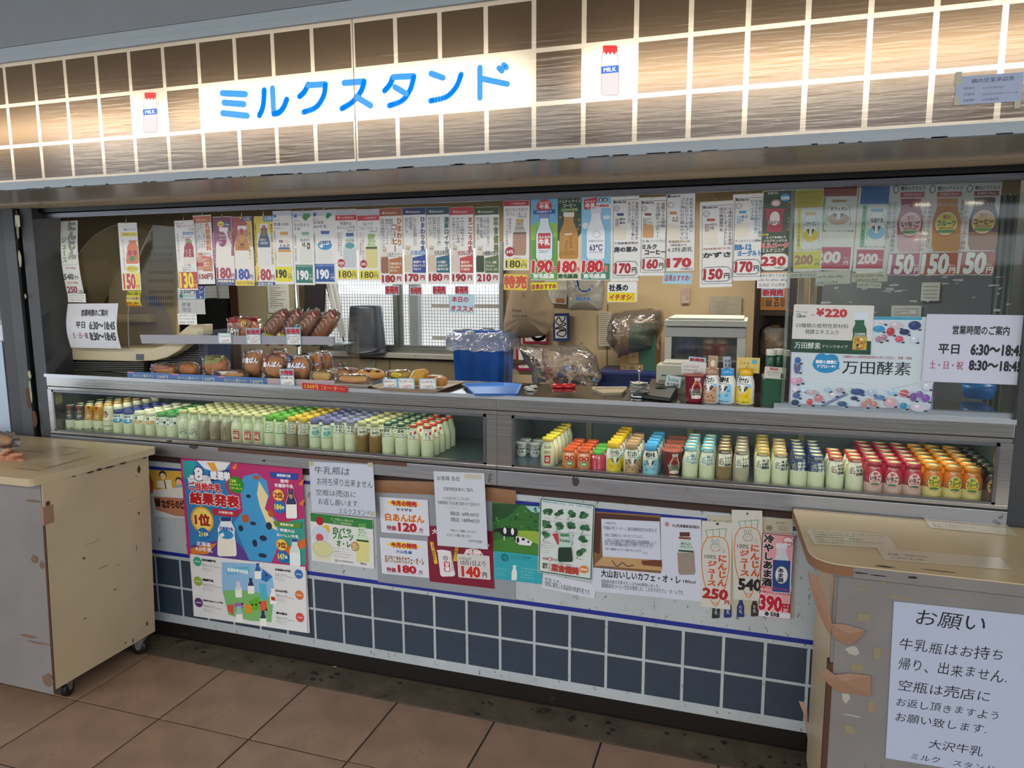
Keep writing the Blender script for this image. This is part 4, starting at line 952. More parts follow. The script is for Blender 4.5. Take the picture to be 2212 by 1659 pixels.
card([(198,86),(386,84),(392,682),(206,686)],b2,'white card with red band, pale yellow fruit bottle and 180 yen on yellow',CB,Y=.048)
def hima(quad,hd,name_,namec,cols,price,glassc,boxc,boxt,badge,label,px=(400,562),bc=None,Y=.05):
    l,t = quad[0]; r = quad[1][0]; w = r - l
    def f(p):
        X = lambda a: l + a * w
        p.R((l,t,r,t + 62),hd); p.T('Himawari',(X(.2),t + 26,X(.76),t + 46),'d8ccc0',.02); p.E((X(.14),t + 26,X(.22),t + 46),'d8ccc0')
        for i,s in enumerate(name_): p.T(s,(X(.8-.2*i)-3,t + 84+50*i,X(.98-.2*i),t + 84+(285 if len(name_) == 1 else 220)+50*i * (i > 0)),namec,.07,ol='f6f0e6',v=True,olw=.05)
        p.TV(cols,(X(.06),t + 84,X(.62) if len(name_) > 1 or True else 0,t + 320),'3a3430',.01)
        p.B((X(.05),t + 320,X(.39),t + 540),cap='d8c8b0',glass=glassc,film=('e6ddc8',.36),kind='milk'); p.T('牛乳',(X(.12),t + 340,X(.3),t + 356),'8a6a50',.03)
        p.P([(X(.42),t + 420),(X(.99),t + 395),(X(1),t + 545),(X(.42),t + 545)],boxc); p.TL(boxt,(X(.46),t + 445,X(.96),t + 535),'f4ece0',.03)
        p.T(badge,(X(.34),t + 360,X(.98),t + 400),'34302c' if not bc else bc,.02)
        p.T(price,(X(.1),t + 558,X(.66),t + 615),'a82028',.06); p.T('円',(X(.76),t + 566,X(.94),t + 605),'a82028',.04)
    return card(quad,f,label,CB,Y=Y)
hima([(386,76),(574,72),(586,710),(392,714)],'a0582c',['ひまわり','コーヒー'],'b06a30',['焙煎ネルドリップで','抽出したコーヒーと','生乳の絶妙なバランス'],'180','a06848','b8703c',['本格的な味わいを','お楽しみ下さい','深いコクと'],'ミルクコーヒー','brown-headed card with coffee bottle, 180 yen, near the window')
hima([(580,70),(770,66),(776,708),(592,712)],'24306c',['ひまわり牛乳'],'3a4a8c',['しぼった生乳を殺菌しただけ','成分無調整で','自然のおいしさ'],'170','d8ceb0','2c4a9c',['高知県で一番','飲まれている','牛乳です'],'定番商品','navy-headed card with 170 yen',bc='3a8ad0',Y=.047)
hima([(778,66),(968,62),(972,708),(782,712)],'1f4c5c',['濃厚ロイヤル'],'2f6a70',['ひまわりの商品の中で濃い','乳由来の成分だけで','仕上げているコク'],'180','dcc8b0','1f6a7c',['さらに乳脂肪分','4.4%あるので','普通の牛乳より濃い'],'生乳比率50%','dark teal-headed card with 180 yen')
hima([(974,68),(1166,64),(1170,708),(978,712)],'b8343c',['まごころ牛乳'],'b04a48',['PHFの飼料で育てた','牛の生乳だけを使用','牛の餌からこだわった'],'190','e0d4c4','c84a40',['遺伝子','組換飼料','不使用'],'NON-GMO','red-headed card with 190 yen and a badge about feed',bc='a02830',Y=.047)
hima([(1180,68),(1380,62),(1386,706),(1184,710)],'3c5424',['菜食健美'],'6a7a3c',['本格派でありながら飲みやすい','「青汁」がコンセプト','農薬不使用・契約農場','安心・安全な健康づくり'],'210','3a4a28','5a7444',['ケール、小松菜','ブロッコリー','キャベツ、セロリ'],'10種類の野菜','olive-headed card with dark green drink bottle and 210 yen')
# cards of the middle run
def c1(p):
    p.R((22,122,225,165),'b02a34'); p.T('大山乳業農業協同組合',(72,136,200,154),'ecc8cc',.01); p.T('白バラこだわり',(38,180,212,208),'2a2a30',.01); p.T('カフェ・オ・レ',(44,216,208,242),'2a2a30',.01); p.T('180ml',(136,242,204,258),'2a2a30'); p.TV(['農園指定の','コーヒー生豆を使用'],(42,264,86,475),'7a3038')
    p.B((102,270,206,552),cap='caa05c',glass='b08c74',film=('cfc4b4',.4),kind='milk'); p.TL(['こだわり','カフェオレ'],(116,300,194,360),'5a4030',.03); p.R((104,375,204,390),'6a5a40'); p.E((44,488,118,562),'a8202c'); p.T('64%',(56,512,108,538),'f4ecec',.03)
    p.T('今月は',(108,566,168,584),'9a2030',.01); p.R((46,578,215,652),'e8dc60'); p.T('180',(54,590,162,644),'1c1c1e',.02); p.T('円',(172,612,208,642),'1c1c1e',.02); p.T('税込',(176,590,204,604),'1c1c1e')
card([(20,120),(228,118),(228,660),(35,664)],c1,'white card with dark red band and cafe au lait bottle, over the yellow sale tag',CC)
def c2(p):
    p.R((240,108,448,735),'6ab4d8'); p.P([(242,320),(300,280),(448,300),(448,735),(242,735)],'8cc43a'); p.P([(242,430),(448,400),(448,735),(242,735)],'62a82c'); p.E((284,110,404,222),'cc2c34'); p.T('みんなの',(308,126,382,146),'f4f0ec',.03); p.T('牛乳',(308,150,384,184),'f4f0ec',.05)
    p.P([(258,195),(430,188),(428,222),(260,226)],'1f4f9a'); p.T('低温殺菌牛乳',(286,198,402,214),'e8ecf4',.02); p.B((282,222,408,580),cap='8488bc',glass='e8f2f6',outline='2a5a9a',kind='milk'); p.R((298,372,394,494),'c02c30'); p.T('みんなの',(304,392,390,414),'f6f2ec',.04); p.T('牛乳',(304,420,388,466),'f6f2ec',.07); p.TL(['農場指定の生乳で','成分無調整牛乳'],(306,505,388,530),'3a4a6a')
    p.T('190',(252,588,408,680),'d02428',.06,ol='f8f4f0',hand=.3); p.T('円',(404,636,436,676),'d02428',.04,ol='f8f4f0'); p.T('東毛酪農',(262,690,424,726),'f4f6f0',.06)
card([(240,108),(448,104),(448,738),(242,742)],c2,'blue and green poster card with red-label milk bottle, red 190 yen',CC)
def c3(p):
    p.R((450,104,634,430),'23402c'); p.R((452,560,634,740),'efe0c4'); p.P([(560,470),(634,370),(634,600),(450,600),(450,540)],'ecd8b4'); p.T('パスチャライズ',(452,112,630,138),'e8e4d0',.01); p.T('コーヒー',(490,144,590,170),'e8e4d0',.03); p.P([(470,180),(608,172),(612,204),(470,208)],'4a7a30'); p.T('生乳90%使用',(484,182,598,200),'e8e4c0',.01)
    for x,y in ((606,262),(612,300),(600,330),(460,240)): p.E((x,y,x + 18,y + 18),'b07c3c')
    p.B((468,210,604,574),cap='ece4d8',glass='c48c34',outline='a86c20',kind='milk'); p.T('パスチャライズ',(538,388,566,490),'3a2410',.02,v=True); p.T('コーヒー',(506,430,528,505),'3a2410',.02,v=True); p.R((504,376,562,386),'f0e8d8'); p.TL(['生乳80%使用','成分無調整乳飲料'],(474,515,596,548),'5a3a18')
    p.T('180',(452,592,594,678),'d02428',.06,ol='f8f4f0',hand=.3); p.T('円',(592,640,620,674),'d02428',.04,ol='f8f4f0'); p.T('東毛酪農',(454,692,608,726),'23603c',.06)
card([(450,104),(634,100),(632,738),(450,742)],c3,'dark green and cream poster card with amber coffee bottle, 180 yen',CC,Y=.053)
def c4(p):
    p.R((634,95,860,735),'8cc8e6'); p.P([(634,640),(700,600),(856,610),(854,735),(634,735)],'3a8a6a'); p.E((800,150,900,180),'e0eef4'); p.E((640,290,690,340),'e4f0f6'); p.E((800,235,858,265),'e4f0f6'); p.P([(652,110),(755,96),(750,178),(656,190)],'c8303a'); p.T('みんなの',(664,116,740,138),'f4ecec',.02); p.T('牛乳',(664,142,744,178),'f4ecec',.05); p.R((748,140,850,178),'f4f0f0'); p.T('の姉妹品',(754,146,846,172),'b02030',.04)
    for x in (782,818): p.E((x - 16,98,x + 16,132),'32343a'); p.E((x - 8,104,x + 8,130),'e8e8e8')
    p.B((676,180,818,575),cap='dfe4ea',glass='f0f4f6',outline='7ab0d0',kind='milk'); p.E((724,352,782,410),'8aa0ae'); p.E((727,355,779,407),'f0f4f6'); p.T('63℃',(700,462,798,508),'2a3a6a',.03); p.T('低温殺菌 生乳100%',(690,425,806,440),'4a5a70'); p.T('Pasteurized Milk',(696,514,800,526),'4a5a70')
    p.T('180',(644,588,800,676),'d02428',.06,ol='f8f4f0',hand=.3); p.T('円',(800,630,834,672),'d02428',.04,ol='f8f4f0'); p.T('東毛酪農',(652,690,826,726),'f0f4f0',.06)
card([(634,94),(862,88),(858,738),(632,742)],c4,'sky blue poster card with plain white bottle, 180 yen',CC)
def furu(quad,crop,price,capc,head,cols,colc,mid,midc,name_,namec,label,Y=.05,glassc='e8e0cc',kcal='134',box=True,mb=None):
    l,t = quad[0]; w = quad[1][0]-l; h = (quad[3][1]-t)
    def f(p):
        X = lambda a: l + a * w + .02*w; Yy = lambda b: t + b * h
        p.FR((l + w*.06,Yy(.035),l + w*1.0,Yy(.955)),'26262a',3)
        p.T('FURUYA',(X(.16),Yy(.05),X(.52),Yy(.074)),'2c2c38',.08); p.R((X(.08),Yy(.048),X(.14),Yy(.076)),'2c2c38')
        p.E((X(.08),Yy(.10),X(.28),Yy(.17)),'4a4a50'); p.E((X(.095),Yy(.105),X(.265),Yy(.165)),'ecebe7'); p.T(kcal,(X(.12),Yy(.12),X(.24),Yy(.135)),'3a3a40'); p.T('kcal',(X(.12),Yy(.14),X(.24),Yy(.153)),'3a3a40')
        p.B((X(.1),Yy(.19),X(.52),Yy(.50)),cap=capc,glass=glassc,film=('ebe8de',.45),kind='round')
        for i in range(3):
            for j in range(5): p.R((X(.13+.045*i),Yy(.255+.018*j),X(.16+.045*i),Yy(.267+.018*j)),mb or '6a5040')
        p.TL(head,(X(.28),Yy(.245),X(.48),Yy(.33)),colc,.03)
        p.TV(cols,(X(.56),Yy(.06),X(.96),Yy(.50)),colc,.01)
        p.T(mid,(X(.08),Yy(.525),X(.94),Yy(.558)),midc,.01)
        for i,s in enumerate(name_): p.T(s,(X(.08+.1*i),Yy(.585+.07*i),X(.62+.34*(i > 0) if len(name_) > 1 else .92),Yy(.645+.07*i)),namec,.05)
        if box: p.RR((X(.03),Yy(.755),X(.94),Yy(.93)),'26262a',.4); p.RR((X(.045),Yy(.762),X(.925),Yy(.923)),'ecebe7',.4)
        p.T(price,(X(.1),Yy(.785),X(.66),Yy(.90)),'b02028',.06,hand=.25); p.T('円',(X(.72),Yy(.83),X(.88),Yy(.89)),'2a2628',.04)
    return card(quad,f,label,crop,Y=Y,bg='ecebe7')
furu([(868,90),(1084,82),(1076,745),(858,750)],CC,'170','2a3c78',['房の','恵み'],['生乳のおいしさを生かす','75℃15秒間で丁寧に','仕上げました'],'2c2c34','千葉酪農家限定','3a3a42',['房の恵み'],'26303c','black-framed card with dark blue bottle cap, 170 yen, over the recommendation tag',Y=.05)
furu([(1086,98),(1294,88),(1282,705),(1066,705)],CC,'160','7a3428',['ミルク','コーヒー'],['生乳75%使用','ミルク感たっぷり!!'],'3a2c2c','生乳・砂糖・コーヒーでつくりました','1f6a3c',['ミルク','コーヒー'],'2a1c18','black-framed card with tan coffee bottle, 160 yen',Y=.047,glassc='d09c68')
def c7(p):
    p.R((66,64,282,130),'b8bcd0'); p.R((66,60,282,645),'e9e8e6'); p.FR((66,60,282,645),'8a7444',3); p.T('FURUYA',(104,76,172,90),'2c2c38',.08); p.R((78,72,98,92),'2c2c38'); p.E((82,124,124,166),'4a4a50'); p.E((85,127,121,163),'e9e8e6')
    p.B((76,196,164,398),cap='c87430',glass='e8e0c8',film=('eeeade',.45),kind='round'); p.TL(['4.2','特濃乳'],(110,235,156,275),'7a5a20',.04); p.TV(['生乳を90%使用し','さらにクリームをプラス','コク深いけど飲みやすい'],(168,95,268,400),'3a342c',.01)
    p.T('乳脂肪分4.2%',(84,406,244,428),'a0802c',.03); p.T('風味豊かな',(100,434,222,454),'3a3a34',.01); p.T('4.2特濃乳',(74,460,262,496),'2c3c34',.01); p.T('170',(74,545,248,610),'c01c28',.08); p.T('円(税込)',(178,616,262,634),'3a3a40',.01)
card([(66,60),(284,50),(278,640),(58,648)],c7,'gold-framed white card with bold red 170',CD)
furu([(318,128),(562,112),(558,758),(316,764)],CD,'150','b04a38',['かずさ','牛乳'],['千葉県の生乳のみを使用','おいしくすっきりとした','成分無調整牛乳'],'4a2a2c','地域限定牛乳','b04a3c',['かずさ'],'241c1c','lowest-hanging black-framed card, red-brown bottle cap, 150 yen',Y=.044,mb='8a3c2c')
furu([(558,72),(782,58),(772,712),(556,712)],CD,'170','3a9ac0',['BB-12','のむ'],['毎日続けるおいしく腸活','生きたまま腸まで届く','ビフィズス菌'],'2a6a9c','すっきりとした酸味','2c4a5c',['BB-12','ヨーグルト'],'1f78b4','black-framed card with light blue lettering and bottle cap, 170 yen',Y=.048,mb='3a9ac0',kcal='111')
def c10(p):
    p.R((786,42,1018,500),'39492c'); p.R((774,450,1010,645),'3e4e30'); p.T('FURUYA',(822,52,898,68),'c8c8b8',.08); p.E((916,62,988,124),'3a9ad0'); p.T('50%',(922,84,982,108),'f0f4f4',.06); p.E((800,98,842,146),'2c3824'); p.E((846,108,920,160),'d8a0a0'); p.E((858,118,908,152),'f0e8e4')
    p.B((800,175,950,350),cap='b83040',glass='a82030',kind='cup'); p.E((838,196,912,300),'f0e4dc'); p.T('ミルメーク',(828,262,922,290),'22181a',.06,ol='f4f0ea'); p.TV(['懐かしい給食の味'],(966,118,992,342),'c8a450'); p.T('第2弾',(780,362,830,378),'e8c030',.03); p.T('ココアを味わう',(810,380,958,400),'f0ece0',.03); p.T('ミルクたっぷりの',(796,404,970,424),'f0ece0',.03)
    p.T('ミルメーク',(776,430,978,468),'e03434',.09,ol='f4f0ea'); p.T('ミルクココア',(786,474,948,500),'f0ece0',.03); p.RR((772,510,980,636),'f2f0ea',.35); p.T('230',(780,536,956,600),'c01c24',.09); p.T('円(税込)',(878,608,958,628),'2a2a2a',.02)
card([(786,42),(1020,32),(1004,645),(774,650)],c10,'dark olive card with red cocoa cup and red 230',CD,Y=.052)
# cards behind the clear panel
def botc(p,l,t,w,h,hd,hdt,sc,sct,gl,capc,name_,base,pc,bd):
    X = lambda a: l + a*w; Y = lambda b: t + b*h
    p.R((X(0),Y(.02),X(1),Y(.21)),hd); p.TL(hdt,(X(.1),Y(.03),X(.92),Y(.19)),bd,.0)
    p.R((X(.04),Y(.22),X(.2),Y(.7)),sc); p.T(sct,(X(.06),Y(.24),X(.17),Y(.66)),'2c2c30' if sc != 'e8d820' else '6a3c10',.02,v=True)
    p.B((X(.24),Y(.26),X(.86),Y(.62)),cap=capc,glass='efeeea',kind='round',outline='b0a890'); p.T(name_,(X(.34),Y(.365),X(.78),Y(.415)),'1a1a1c',.05); p.E((X(.26),Y(.45),X(.84),Y(.61)),base); p.E((X(.46),Y(.44),X(.64),Y(.54)),'f4f0ea'); p.P([(X(.4),Y(.46)),(X(.5),Y(.45)),(X(.5),Y(.52))],'1a1818'); p.P([(X(.7),Y(.46)),(X(.6),Y(.45)),(X(.6),Y(.52))],'1a1818')
    p.T('ビン型 ペットボトル容器',(X(.04),Y(.685),X(.95),Y(.71)),'3a3430',.01)
def e1(p): botc(p,1035,22,198,640,'c8b428',['タカナシ','ボトルミルク','バナナオレ'],'e8d820','ミルク分50%使用','','d8ac20','バナナオレ','e2c830',0,'8a7a20'); p.R((1012,480,1222,620),'e0d408'); p.T('200',(1024,515,1158,585),'a86a28',.07,hand=.3); p.T('税込',(1178,540,1212,556),'3a3420',.01); p.T('円',(1180,572,1208,596),'3a3420',.03)
card([(1036,22),(1238,14),(1226,640),(1006,650)],e1,'clear-sleeved card with yellow head and yellow 200 yen box',CD,Y=.06)
def e2(p): botc(p,-118,40,272,500,'9c4840',['タカナシ','ボトルミルク','カフェオレ'],'8cc4a0','北海道生乳80%使用','','b08c60','カフェオレ','c0986c',0,'7a3430'); p.R((-120,498,125,640),'c02c44'); p.T('200',(-110,530,55,600),'f4ecec',.07,hand=.3); p.T('税込',(80,562,115,578),'f4ecec'); p.T('円',(82,588,110,614),'f4ecec',.03)
card([(-118,62),(165,58),(136,652),(-125,650)],e2,'clear-sleeved card with brown-red head, white 200 yen on red',CE,Y=.064)
def e3(p): botc(p,184,60,206,600,'2c6cb4',['タカナシ','ボトルミルク','特濃牛乳'],'7cc494','乳脂肪分4.0%以上','','4aa0d0','特濃牛乳','8cc8e8',0,'1c4c8c'); p.R((166,498,356,635),'c02c44'); p.T('200',(178,530,312,600),'f4ecec',.07,hand=.3); p.T('税込',(320,562,352,578),'f4ecec')
card([(175,60),(392,56),(372,662),(140,660)],e3,'clear-sleeved card with blue head and white 200 yen on red',CE,Y=.060)
def snow(quad,sub_c,cols,capc,juice,ringc,badge,name_,nc,pb,label,Y,x0,w):
    def f(p):
        X = lambda a: x0 + a*w
        p.R((X(-.1),35,X(1.05),50),'d8d4d4'); p.T('雪印メグミルク',(X(.26),70,X(.98),96),'3a3a48',.03); p.E((X(.02),62,X(.2),116),'5a5a6c'); p.E((X(.05),68,X(.17),110),'e4e2e0'); p.R((X(.24),106,X(.96),140),sub_c); p.T('乳飲料180ml',(X(.34),112,X(.86),132),'e8c8c8',.02)
        p.B((X(.14),150,X(.98),515),cap=capc,glass=juice,film=(capc,.66),kind='squat'); p.E((X(.20),232,X(.9),410),ringc); p.E((X(.225),240,X(.875),402),'efe4dc'); p.E((X(.24),246,X(.86),396),badge); p.R((X(.3),364,X(.8),384),'4a8a4c'); p.T('雪印',(X(.45),264,X(.66),290),'b03844' if name_ != 'コーヒー' else '8a2a1c',.03); p.T(name_,(X(.28),302,X(.84),338),nc,.08); p.T('種類別乳飲料',(X(.34),344,X(.78),360),'7a3c34',.02)
        p.T(name_ + '・' + name_,(X(.3),185,X(.86),205),'f0dce0',.04)
        p.TV(cols,(X(-.2),170,X(.1),515),'4a4244' if name_ == 'いちご' else 'b05438',.01)
        p.P([(X(-.12),528),(X(.95),520),(X(.92),676),(X(-.18),682)],pb); p.T('150',(X(-.14),535,X(.66),670),'f2ecec',.09,ol='5a2c30',olw=.025,hand=.35); p.T('円',(X(.7),628,X(.88),668),'f2ecec',.05); p.T('税込',(X(.68),604,X(.86),620),'f2ecec')
    return card(quad,f,label,CE,Y=Y,bg='dedbdc')
snow([(395,40),(632,36),(592,684),(340,686)],'b04a6c',['ミルクとイチゴの風味が','とけ合うおいしさ'],'a03458','d8a8ae','b83c50','e4b0b4','いちご','6a1c28','b84a74','strawberry milk price card with pink 150 yen box, behind the clear pane',.058,410,220)
snow([(632,36),(880,32),(850,684),(594,684)],'b84a3c',['まろやかなミルク感と','すっきりしたフルーツの'],'c87a30','cf9450','c04a30','dccc50','フルーツ','1c6a48','b85230','fruit milk price card with orange-brown 150 yen box, behind the clear pane',.056,650,232)
snow([(882,32),(1152,30),(1110,684),(852,684)],'8c3c34',['まろやかなミルク風味','香ばしいコーヒーの味'],'4a2026','9c6c44','a0302c','d8a83c','コーヒー','2c1814','b04a34','coffee milk price card with red-brown 150 yen box, behind the clear pane',.058,900,240)
# ---- small tags below the cards
def tg(s,b,c,bold=.05,ol=None,hand=0):
    return lambda p: p.T(s,b,c,bold,ol,hand=hand)
TG = dict(hook=False,cat='tag',name='sale_tag')
for i,(x0,x1,y0,y1,lab) in enumerate([(430,548,720,800,'brown-headed'),(640,738,728,802,'navy-headed'),(826,938,722,798,'teal-headed'),(1012,1128,722,796,'red-headed')]):
    def dn(p,x0=x0,x1=x1,y0=y0,y1=y1):
        p.R((x0,y0,x1,y1),'b8d4e0'); p.T('新発売',(x0 + 6,y0 + 8,x1 - 6,y1 - 10),'b81c24',.06,ol='5a1418',olw=.02)
    card([(x0,y0),(x1,y0),(x1,y1),(x0,y1)],dn,f'pale blue new-product tag under the {lab} card',CB,Y=.051,group='pale blue new product tags',**TG)
card([(780,770),(946,770),(946,835),(780,835)],lambda p: (p.R((780,770,946,835),'a8d0e4'),p.T('新発売',(788,778,938,826),'b81c24',.06,ol='5a1418',olw=.02)),'pale blue new-product tag under the olive cocoa card',CD,Y=.051,group='pale blue new product tags',**TG)
card([(972,794),(1178,800),(1176,954),(966,944)],lambda p: (p.T('本日の',(988,812,1124,858),'b83c48',.04,hand=.4),p.T('オススメ',(980,890,1164,936),'b83c48',.05,hand=.3)),'pale blue todays-special tag hanging before the window mesh',CB,Y=.054,bg='b8d8e4',**TG)
card([(30,692),(212,694),(210,820),(28,814)],tg('特売',(34,706,206,800),'d0582c',.06,'f6d8a0'),'yellow sale tag with orange-red characters above the cloth bag',CC,Y=.051,bg='e8c81c',**TG)
card([(240,758),(446,756),(444,810),(242,820)],tg('店長おすすめ',(246,770,438,808),'a82c28',.05),'bright yellow managers-choice tag under the green poster card',CC,Y=.051,bg='e4e010',**TG)
def d_sha(p): p.T('社長の',(852,772,998,822),'1c1c1e',.06); p.P([(842,832),(1056,836),(1054,908),(838,906)],'f0d818'); p.T('イチオシ',(852,850,1024,892),'b83038',.05,hand=.3); p.T('だよ',(1030,848,1042,890),'b83038',v=True)
card([(842,752),(1068,752),(1066,910),(832,912)],d_sha,'white and yellow presidents-pick tag with rounded corners',CC,Y=.05,corner=.006,**TG)
card([(42,656),(262,652),(254,740),(40,734)],tg('店長おすすめ!',(52,672,240,716),'a8303c',.03,hand=.4),'light blue managers-choice tag under the gold-framed card',CD,Y=.051,bg='a8d4ea',**TG)
def d_take(p,x,y,w,h,a=3):
    p.T('お持ち帰りできます',(x,y,x + w,y + h*.26),'2c2c2c',hand=.6); p.T('Can be taken away.',(x,y + h*.34,x + w,y + h*.64),'2c2c2c',hand=.8); p.T('此商品 可以带走',(x,y + h*.72,x + w*.9,y + h),'2c2c2c',hand=.6)
card([(748,656),(990,654),(988,768),(742,770)],lambda p: d_take(p,756,662,220,96),'white handwritten take-away note under the olive cocoa card',CD,Y=.0505,hook=False,cat='note',name='handwritten_note',group='handwritten take-away notes')
card([(990,656),(1188,648),(1210,690),(990,690)],lambda p: p.T('お持ち帰りできます!!',(998,660,1190,686),'2c2c2c',hand=.6),'one-line handwritten note under the yellow-headed sleeved card',CD,Y=.062,hook=False,cat='note',name='handwritten_note',bg='d8d4c8',group='handwritten take-away notes')
card([(1182,660),(1382,654),(1500,716),(1184,730)],lambda p: (p.T('Can be taken away.',(1190,668,1380,692),'2c2c2c',hand=.8),p.T('此商品 可以带走',(1190,700,1382,724),'2c2c2c',hand=.6)),'handwritten note under the brown-red-headed sleeved card',CD,Y=.061,hook=False,cat='note',name='handwritten_note',bg='d8d4c8',group='handwritten take-away notes')
card([(125,666),(374,668),(372,724),(125,738)],lambda p: (p.T('Can be taken away',(135,676,355,700),'2c2c2c',hand=.8),p.T('此商品可以带走',(160,706,320,730),'2c2c2c',hand=.6)),'aged handwritten note under the blue-headed sleeved card',CE,Y=.0625,hook=False,cat='note',name='handwritten_note',bg='cfc6b0',group='handwritten take-away notes')
card([(165,732),(332,736),(330,774),(163,770)],tg('お持ち帰りできます',(170,742,324,764),'2c2c2c',0,hand=.5),'smallest rounded handwritten note, lowest under the blue-headed card',CE,Y=.061,hook=False,cat='note',name='handwritten_note',bg='d0ccc0',group='handwritten take-away notes')
# ---- cards hanging at the left end
def l1(p):
    p.T('にんじん',(428,172,470,378),'8a9a78',.05,ol='5a5a48',v=True); p.T('ジュース',(394,250,422,402),'6a9a48',.04,v=True); p.S([(388,418),(486,416)],1.5,'9a9a92')
    p.T('大320g',(414,428,478,446),'b07830',.02,hand=.5); p.T('540',(402,476,464,514),'1c1c1e',.03,hand=.4); p.T('円',(474,488,492,510),'1c1c1e',.02); p.T('小120g',(422,526,490,546),'b07830',.02,hand=.5); p.T('250',(414,562,480,608),'8a2c30',.03,hand=.4); p.T('円',(496,588,514,606),'1c1c1e',.02)
card([(374,164),(470,162),(522,606),(410,612)],l1,'long curled handwritten carrot juice slip, 540 and 250 yen',CL,Y=.048,bg='d6d5cf',bend=.012)
card([(420,612),(530,612),(528,668),(418,664)],lambda p: d_take(p,428,618,92,40),'small take-away note below the carrot juice slip',CL,Y=.047,hook=False,cat='note',name='handwritten_note',group='handwritten take-away notes',bg='dcdad2')
def l2(p):
    p.T('雪印メグミルク',(762,212,835,226),'3a4a7c',.03); p.R((742,236,846,264),'e8d428'); p.T('乳飲料150ml',(752,242,836,258),'6a5a20',.02); p.B((780,288,858,434),cap='d86a38',glass='d8703c',kind='round'); p.E((790,350,815,384),'b02830'); p.E((822,350,846,384),'b02830'); p.E((802,386,834,420),'3a8a50')
    p.T('グリシン・ルテインが気になる方に',(758,284,772,472),'8a4a40',v=True); p.E((780,444,858,486),'d8cc30'); p.T('ルテイン',(792,456,846,470),'a83028',.03)
    p.R((763,488,866,590),'e8d81c'); p.T('150',(768,498,838,582),'c01c24',.06,ol='f8f0c8'); p.T('円',(846,560,864,582),'c01c24',.02)
card([(722,176),(842,174),(874,592),(762,592)],l2,'white card with small orange waisted bottle and red 150 yen on yellow',CL,Y=.05)
def l3(p):
    for i,(s,c) in enumerate([('目に効く','3a7a3c'),('ストレスに効く','3c3a70'),('血圧に効く','b05a20')]): p.T(s,(786,604+i*29,868,622+i*29),c,.04)
    p.R((794,684,876,690),'c05a20')
card([(780,598),(864,598),(882,692),(796,690)],l3,'curled yellow three-line slip under the waisted bottle card',CL,Y=.048,bg='dcc838',bend=.008,**TG)
# opening hours sheet, curled
def l4(p):
    p.T('営業時間のご案内',(500,712,662,752),'1e1e20',.03); p.T('平日',(484,788,540,826),'1e1e20',.03); p.T('6:30〜18:45',(568,788,724,834),'1e1e20',.04); p.T('土・日・祝',(470,852,562,890),'9a3040',.02); p.T('8:30〜18:45',(576,854,732,900),'1e1e20',.04)
sheet('hours_notice',[(398,676),(712,674),(760,952),(452,946)],.062,l4,'d9dae0','curled white opening hours sheet before the clear bread hood','notice',None,CL,.0008,bend=.014)

# ================================================================ ROOM BEHIND
cream = M('aged_cream_wall','bda681',.6,bump=.08,dirt=('6c5636',.12,7),var=.1,vscale=3)
w = ob('wall_back',MB().box(-2.4,-.10,1.62,1.68,0,2.1).box(1.165,4.3,1.62,1.68,0,2.1).box(-.10,1.165,1.62,1.68,0,1.19).box(-.10,1.165,1.62,1.68,1.86,2.1),cream,origin=False,**ST)
for x in (.38,1.19,1.78): ob('seam',MB().box(x,x + .004,1.616,1.62,0,1.18 if x < 1.2 else 1.5),M('wall_seam','57462c',.8),w)
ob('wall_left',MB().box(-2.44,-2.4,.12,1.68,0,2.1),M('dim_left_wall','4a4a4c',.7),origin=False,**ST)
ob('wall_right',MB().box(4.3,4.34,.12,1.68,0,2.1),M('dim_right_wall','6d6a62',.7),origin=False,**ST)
ob('ceiling',MB().box(-2.44,4.34,.12,1.68,2.1,2.14),M('inner_ceiling','8c8a84',.7),origin=False,**ST)
area('room_lamp',(.5,.9,2.07),(0,0,0),1.2,.1,17,(1,.95,.86)); area('room_lamp',(2.5,.9,2.07),(0,0,0),1.2,.1,17,(1,.93,.80))
for x in (.5,2.5):
    l_ = ob('ceiling_lamp',MB().box(x - .62,x + .62,.84,.96,2.075,2.1),M('lamp_housing','d8d8d4',.5),label='fluorescent batten lamp on the stall ceiling, %s' % ('over the bread racks' if x < 1 else 'over the cash register'),cat='lamp')
    ob('tube',MB().tube([(x - .6,.9,2.085),(x + .6,.9,2.085)],.013,8),M('tube_glow','fff6e4',.4,emis=4),l_)
# window with sliding sashes and a wire grille
win = empty('window_1',(.53,1.62,1.19),kind='structure')
al = M_steel('dull_window_aluminium','8a8c88',.35,(3,10,3))
ob('frame',MB().box(-.10,1.165,1.58,1.62,1.19,1.215).box(-.10,1.165,1.58,1.62,1.83,1.86).box(-.10,-.08,1.58,1.62,1.19,1.86).box(1.14,1.165,1.57,1.62,1.12,1.86),al,win)
cx = at(859,700,1.6).x
ob('sash',MB().box(cx - .022,cx + .008,1.585,1.605,1.215,1.83).box(cx + .008,cx + .034,1.605,1.62,1.215,1.83).box(-.08,cx,1.59,1.605,1.215,1.235).box(cx,1.14,1.60,1.615,1.215,1.235),al,win)
ob('window_sill',MB().box(-.10,1.165,1.50,1.62,1.165,1.19),M('weathered_sill','8d8a80',.6,dirt=('4a3524',.3,20)),win)
ob('sill_edge',MB().box(-.35,1.3,1.595,1.62,1.14,1.165),M('rotten_brown_wood','4c3826',.8,bump=.5,dirt=('8e8776',.2,20)),win)
ob('pane',MB().add([(-.08,1.612,1.215),(1.14,1.612,1.215),(1.14,1.612,1.83),(-.08,1.612,1.83)],[(0,1,2,3)]),M_clear('window_glass','f4f6f6',.12,.1,.8),win)
gm = MB(); wy = 1.66
for i in range(64): x = -.10+i * .0200; gm.box(x,x + .0028,wy,wy + .002,1.19,1.86)
for j in range(34): z = 1.19+j * .0200; gm.box(-.10,1.165,wy + .002,wy + .004,z,z + .0028)
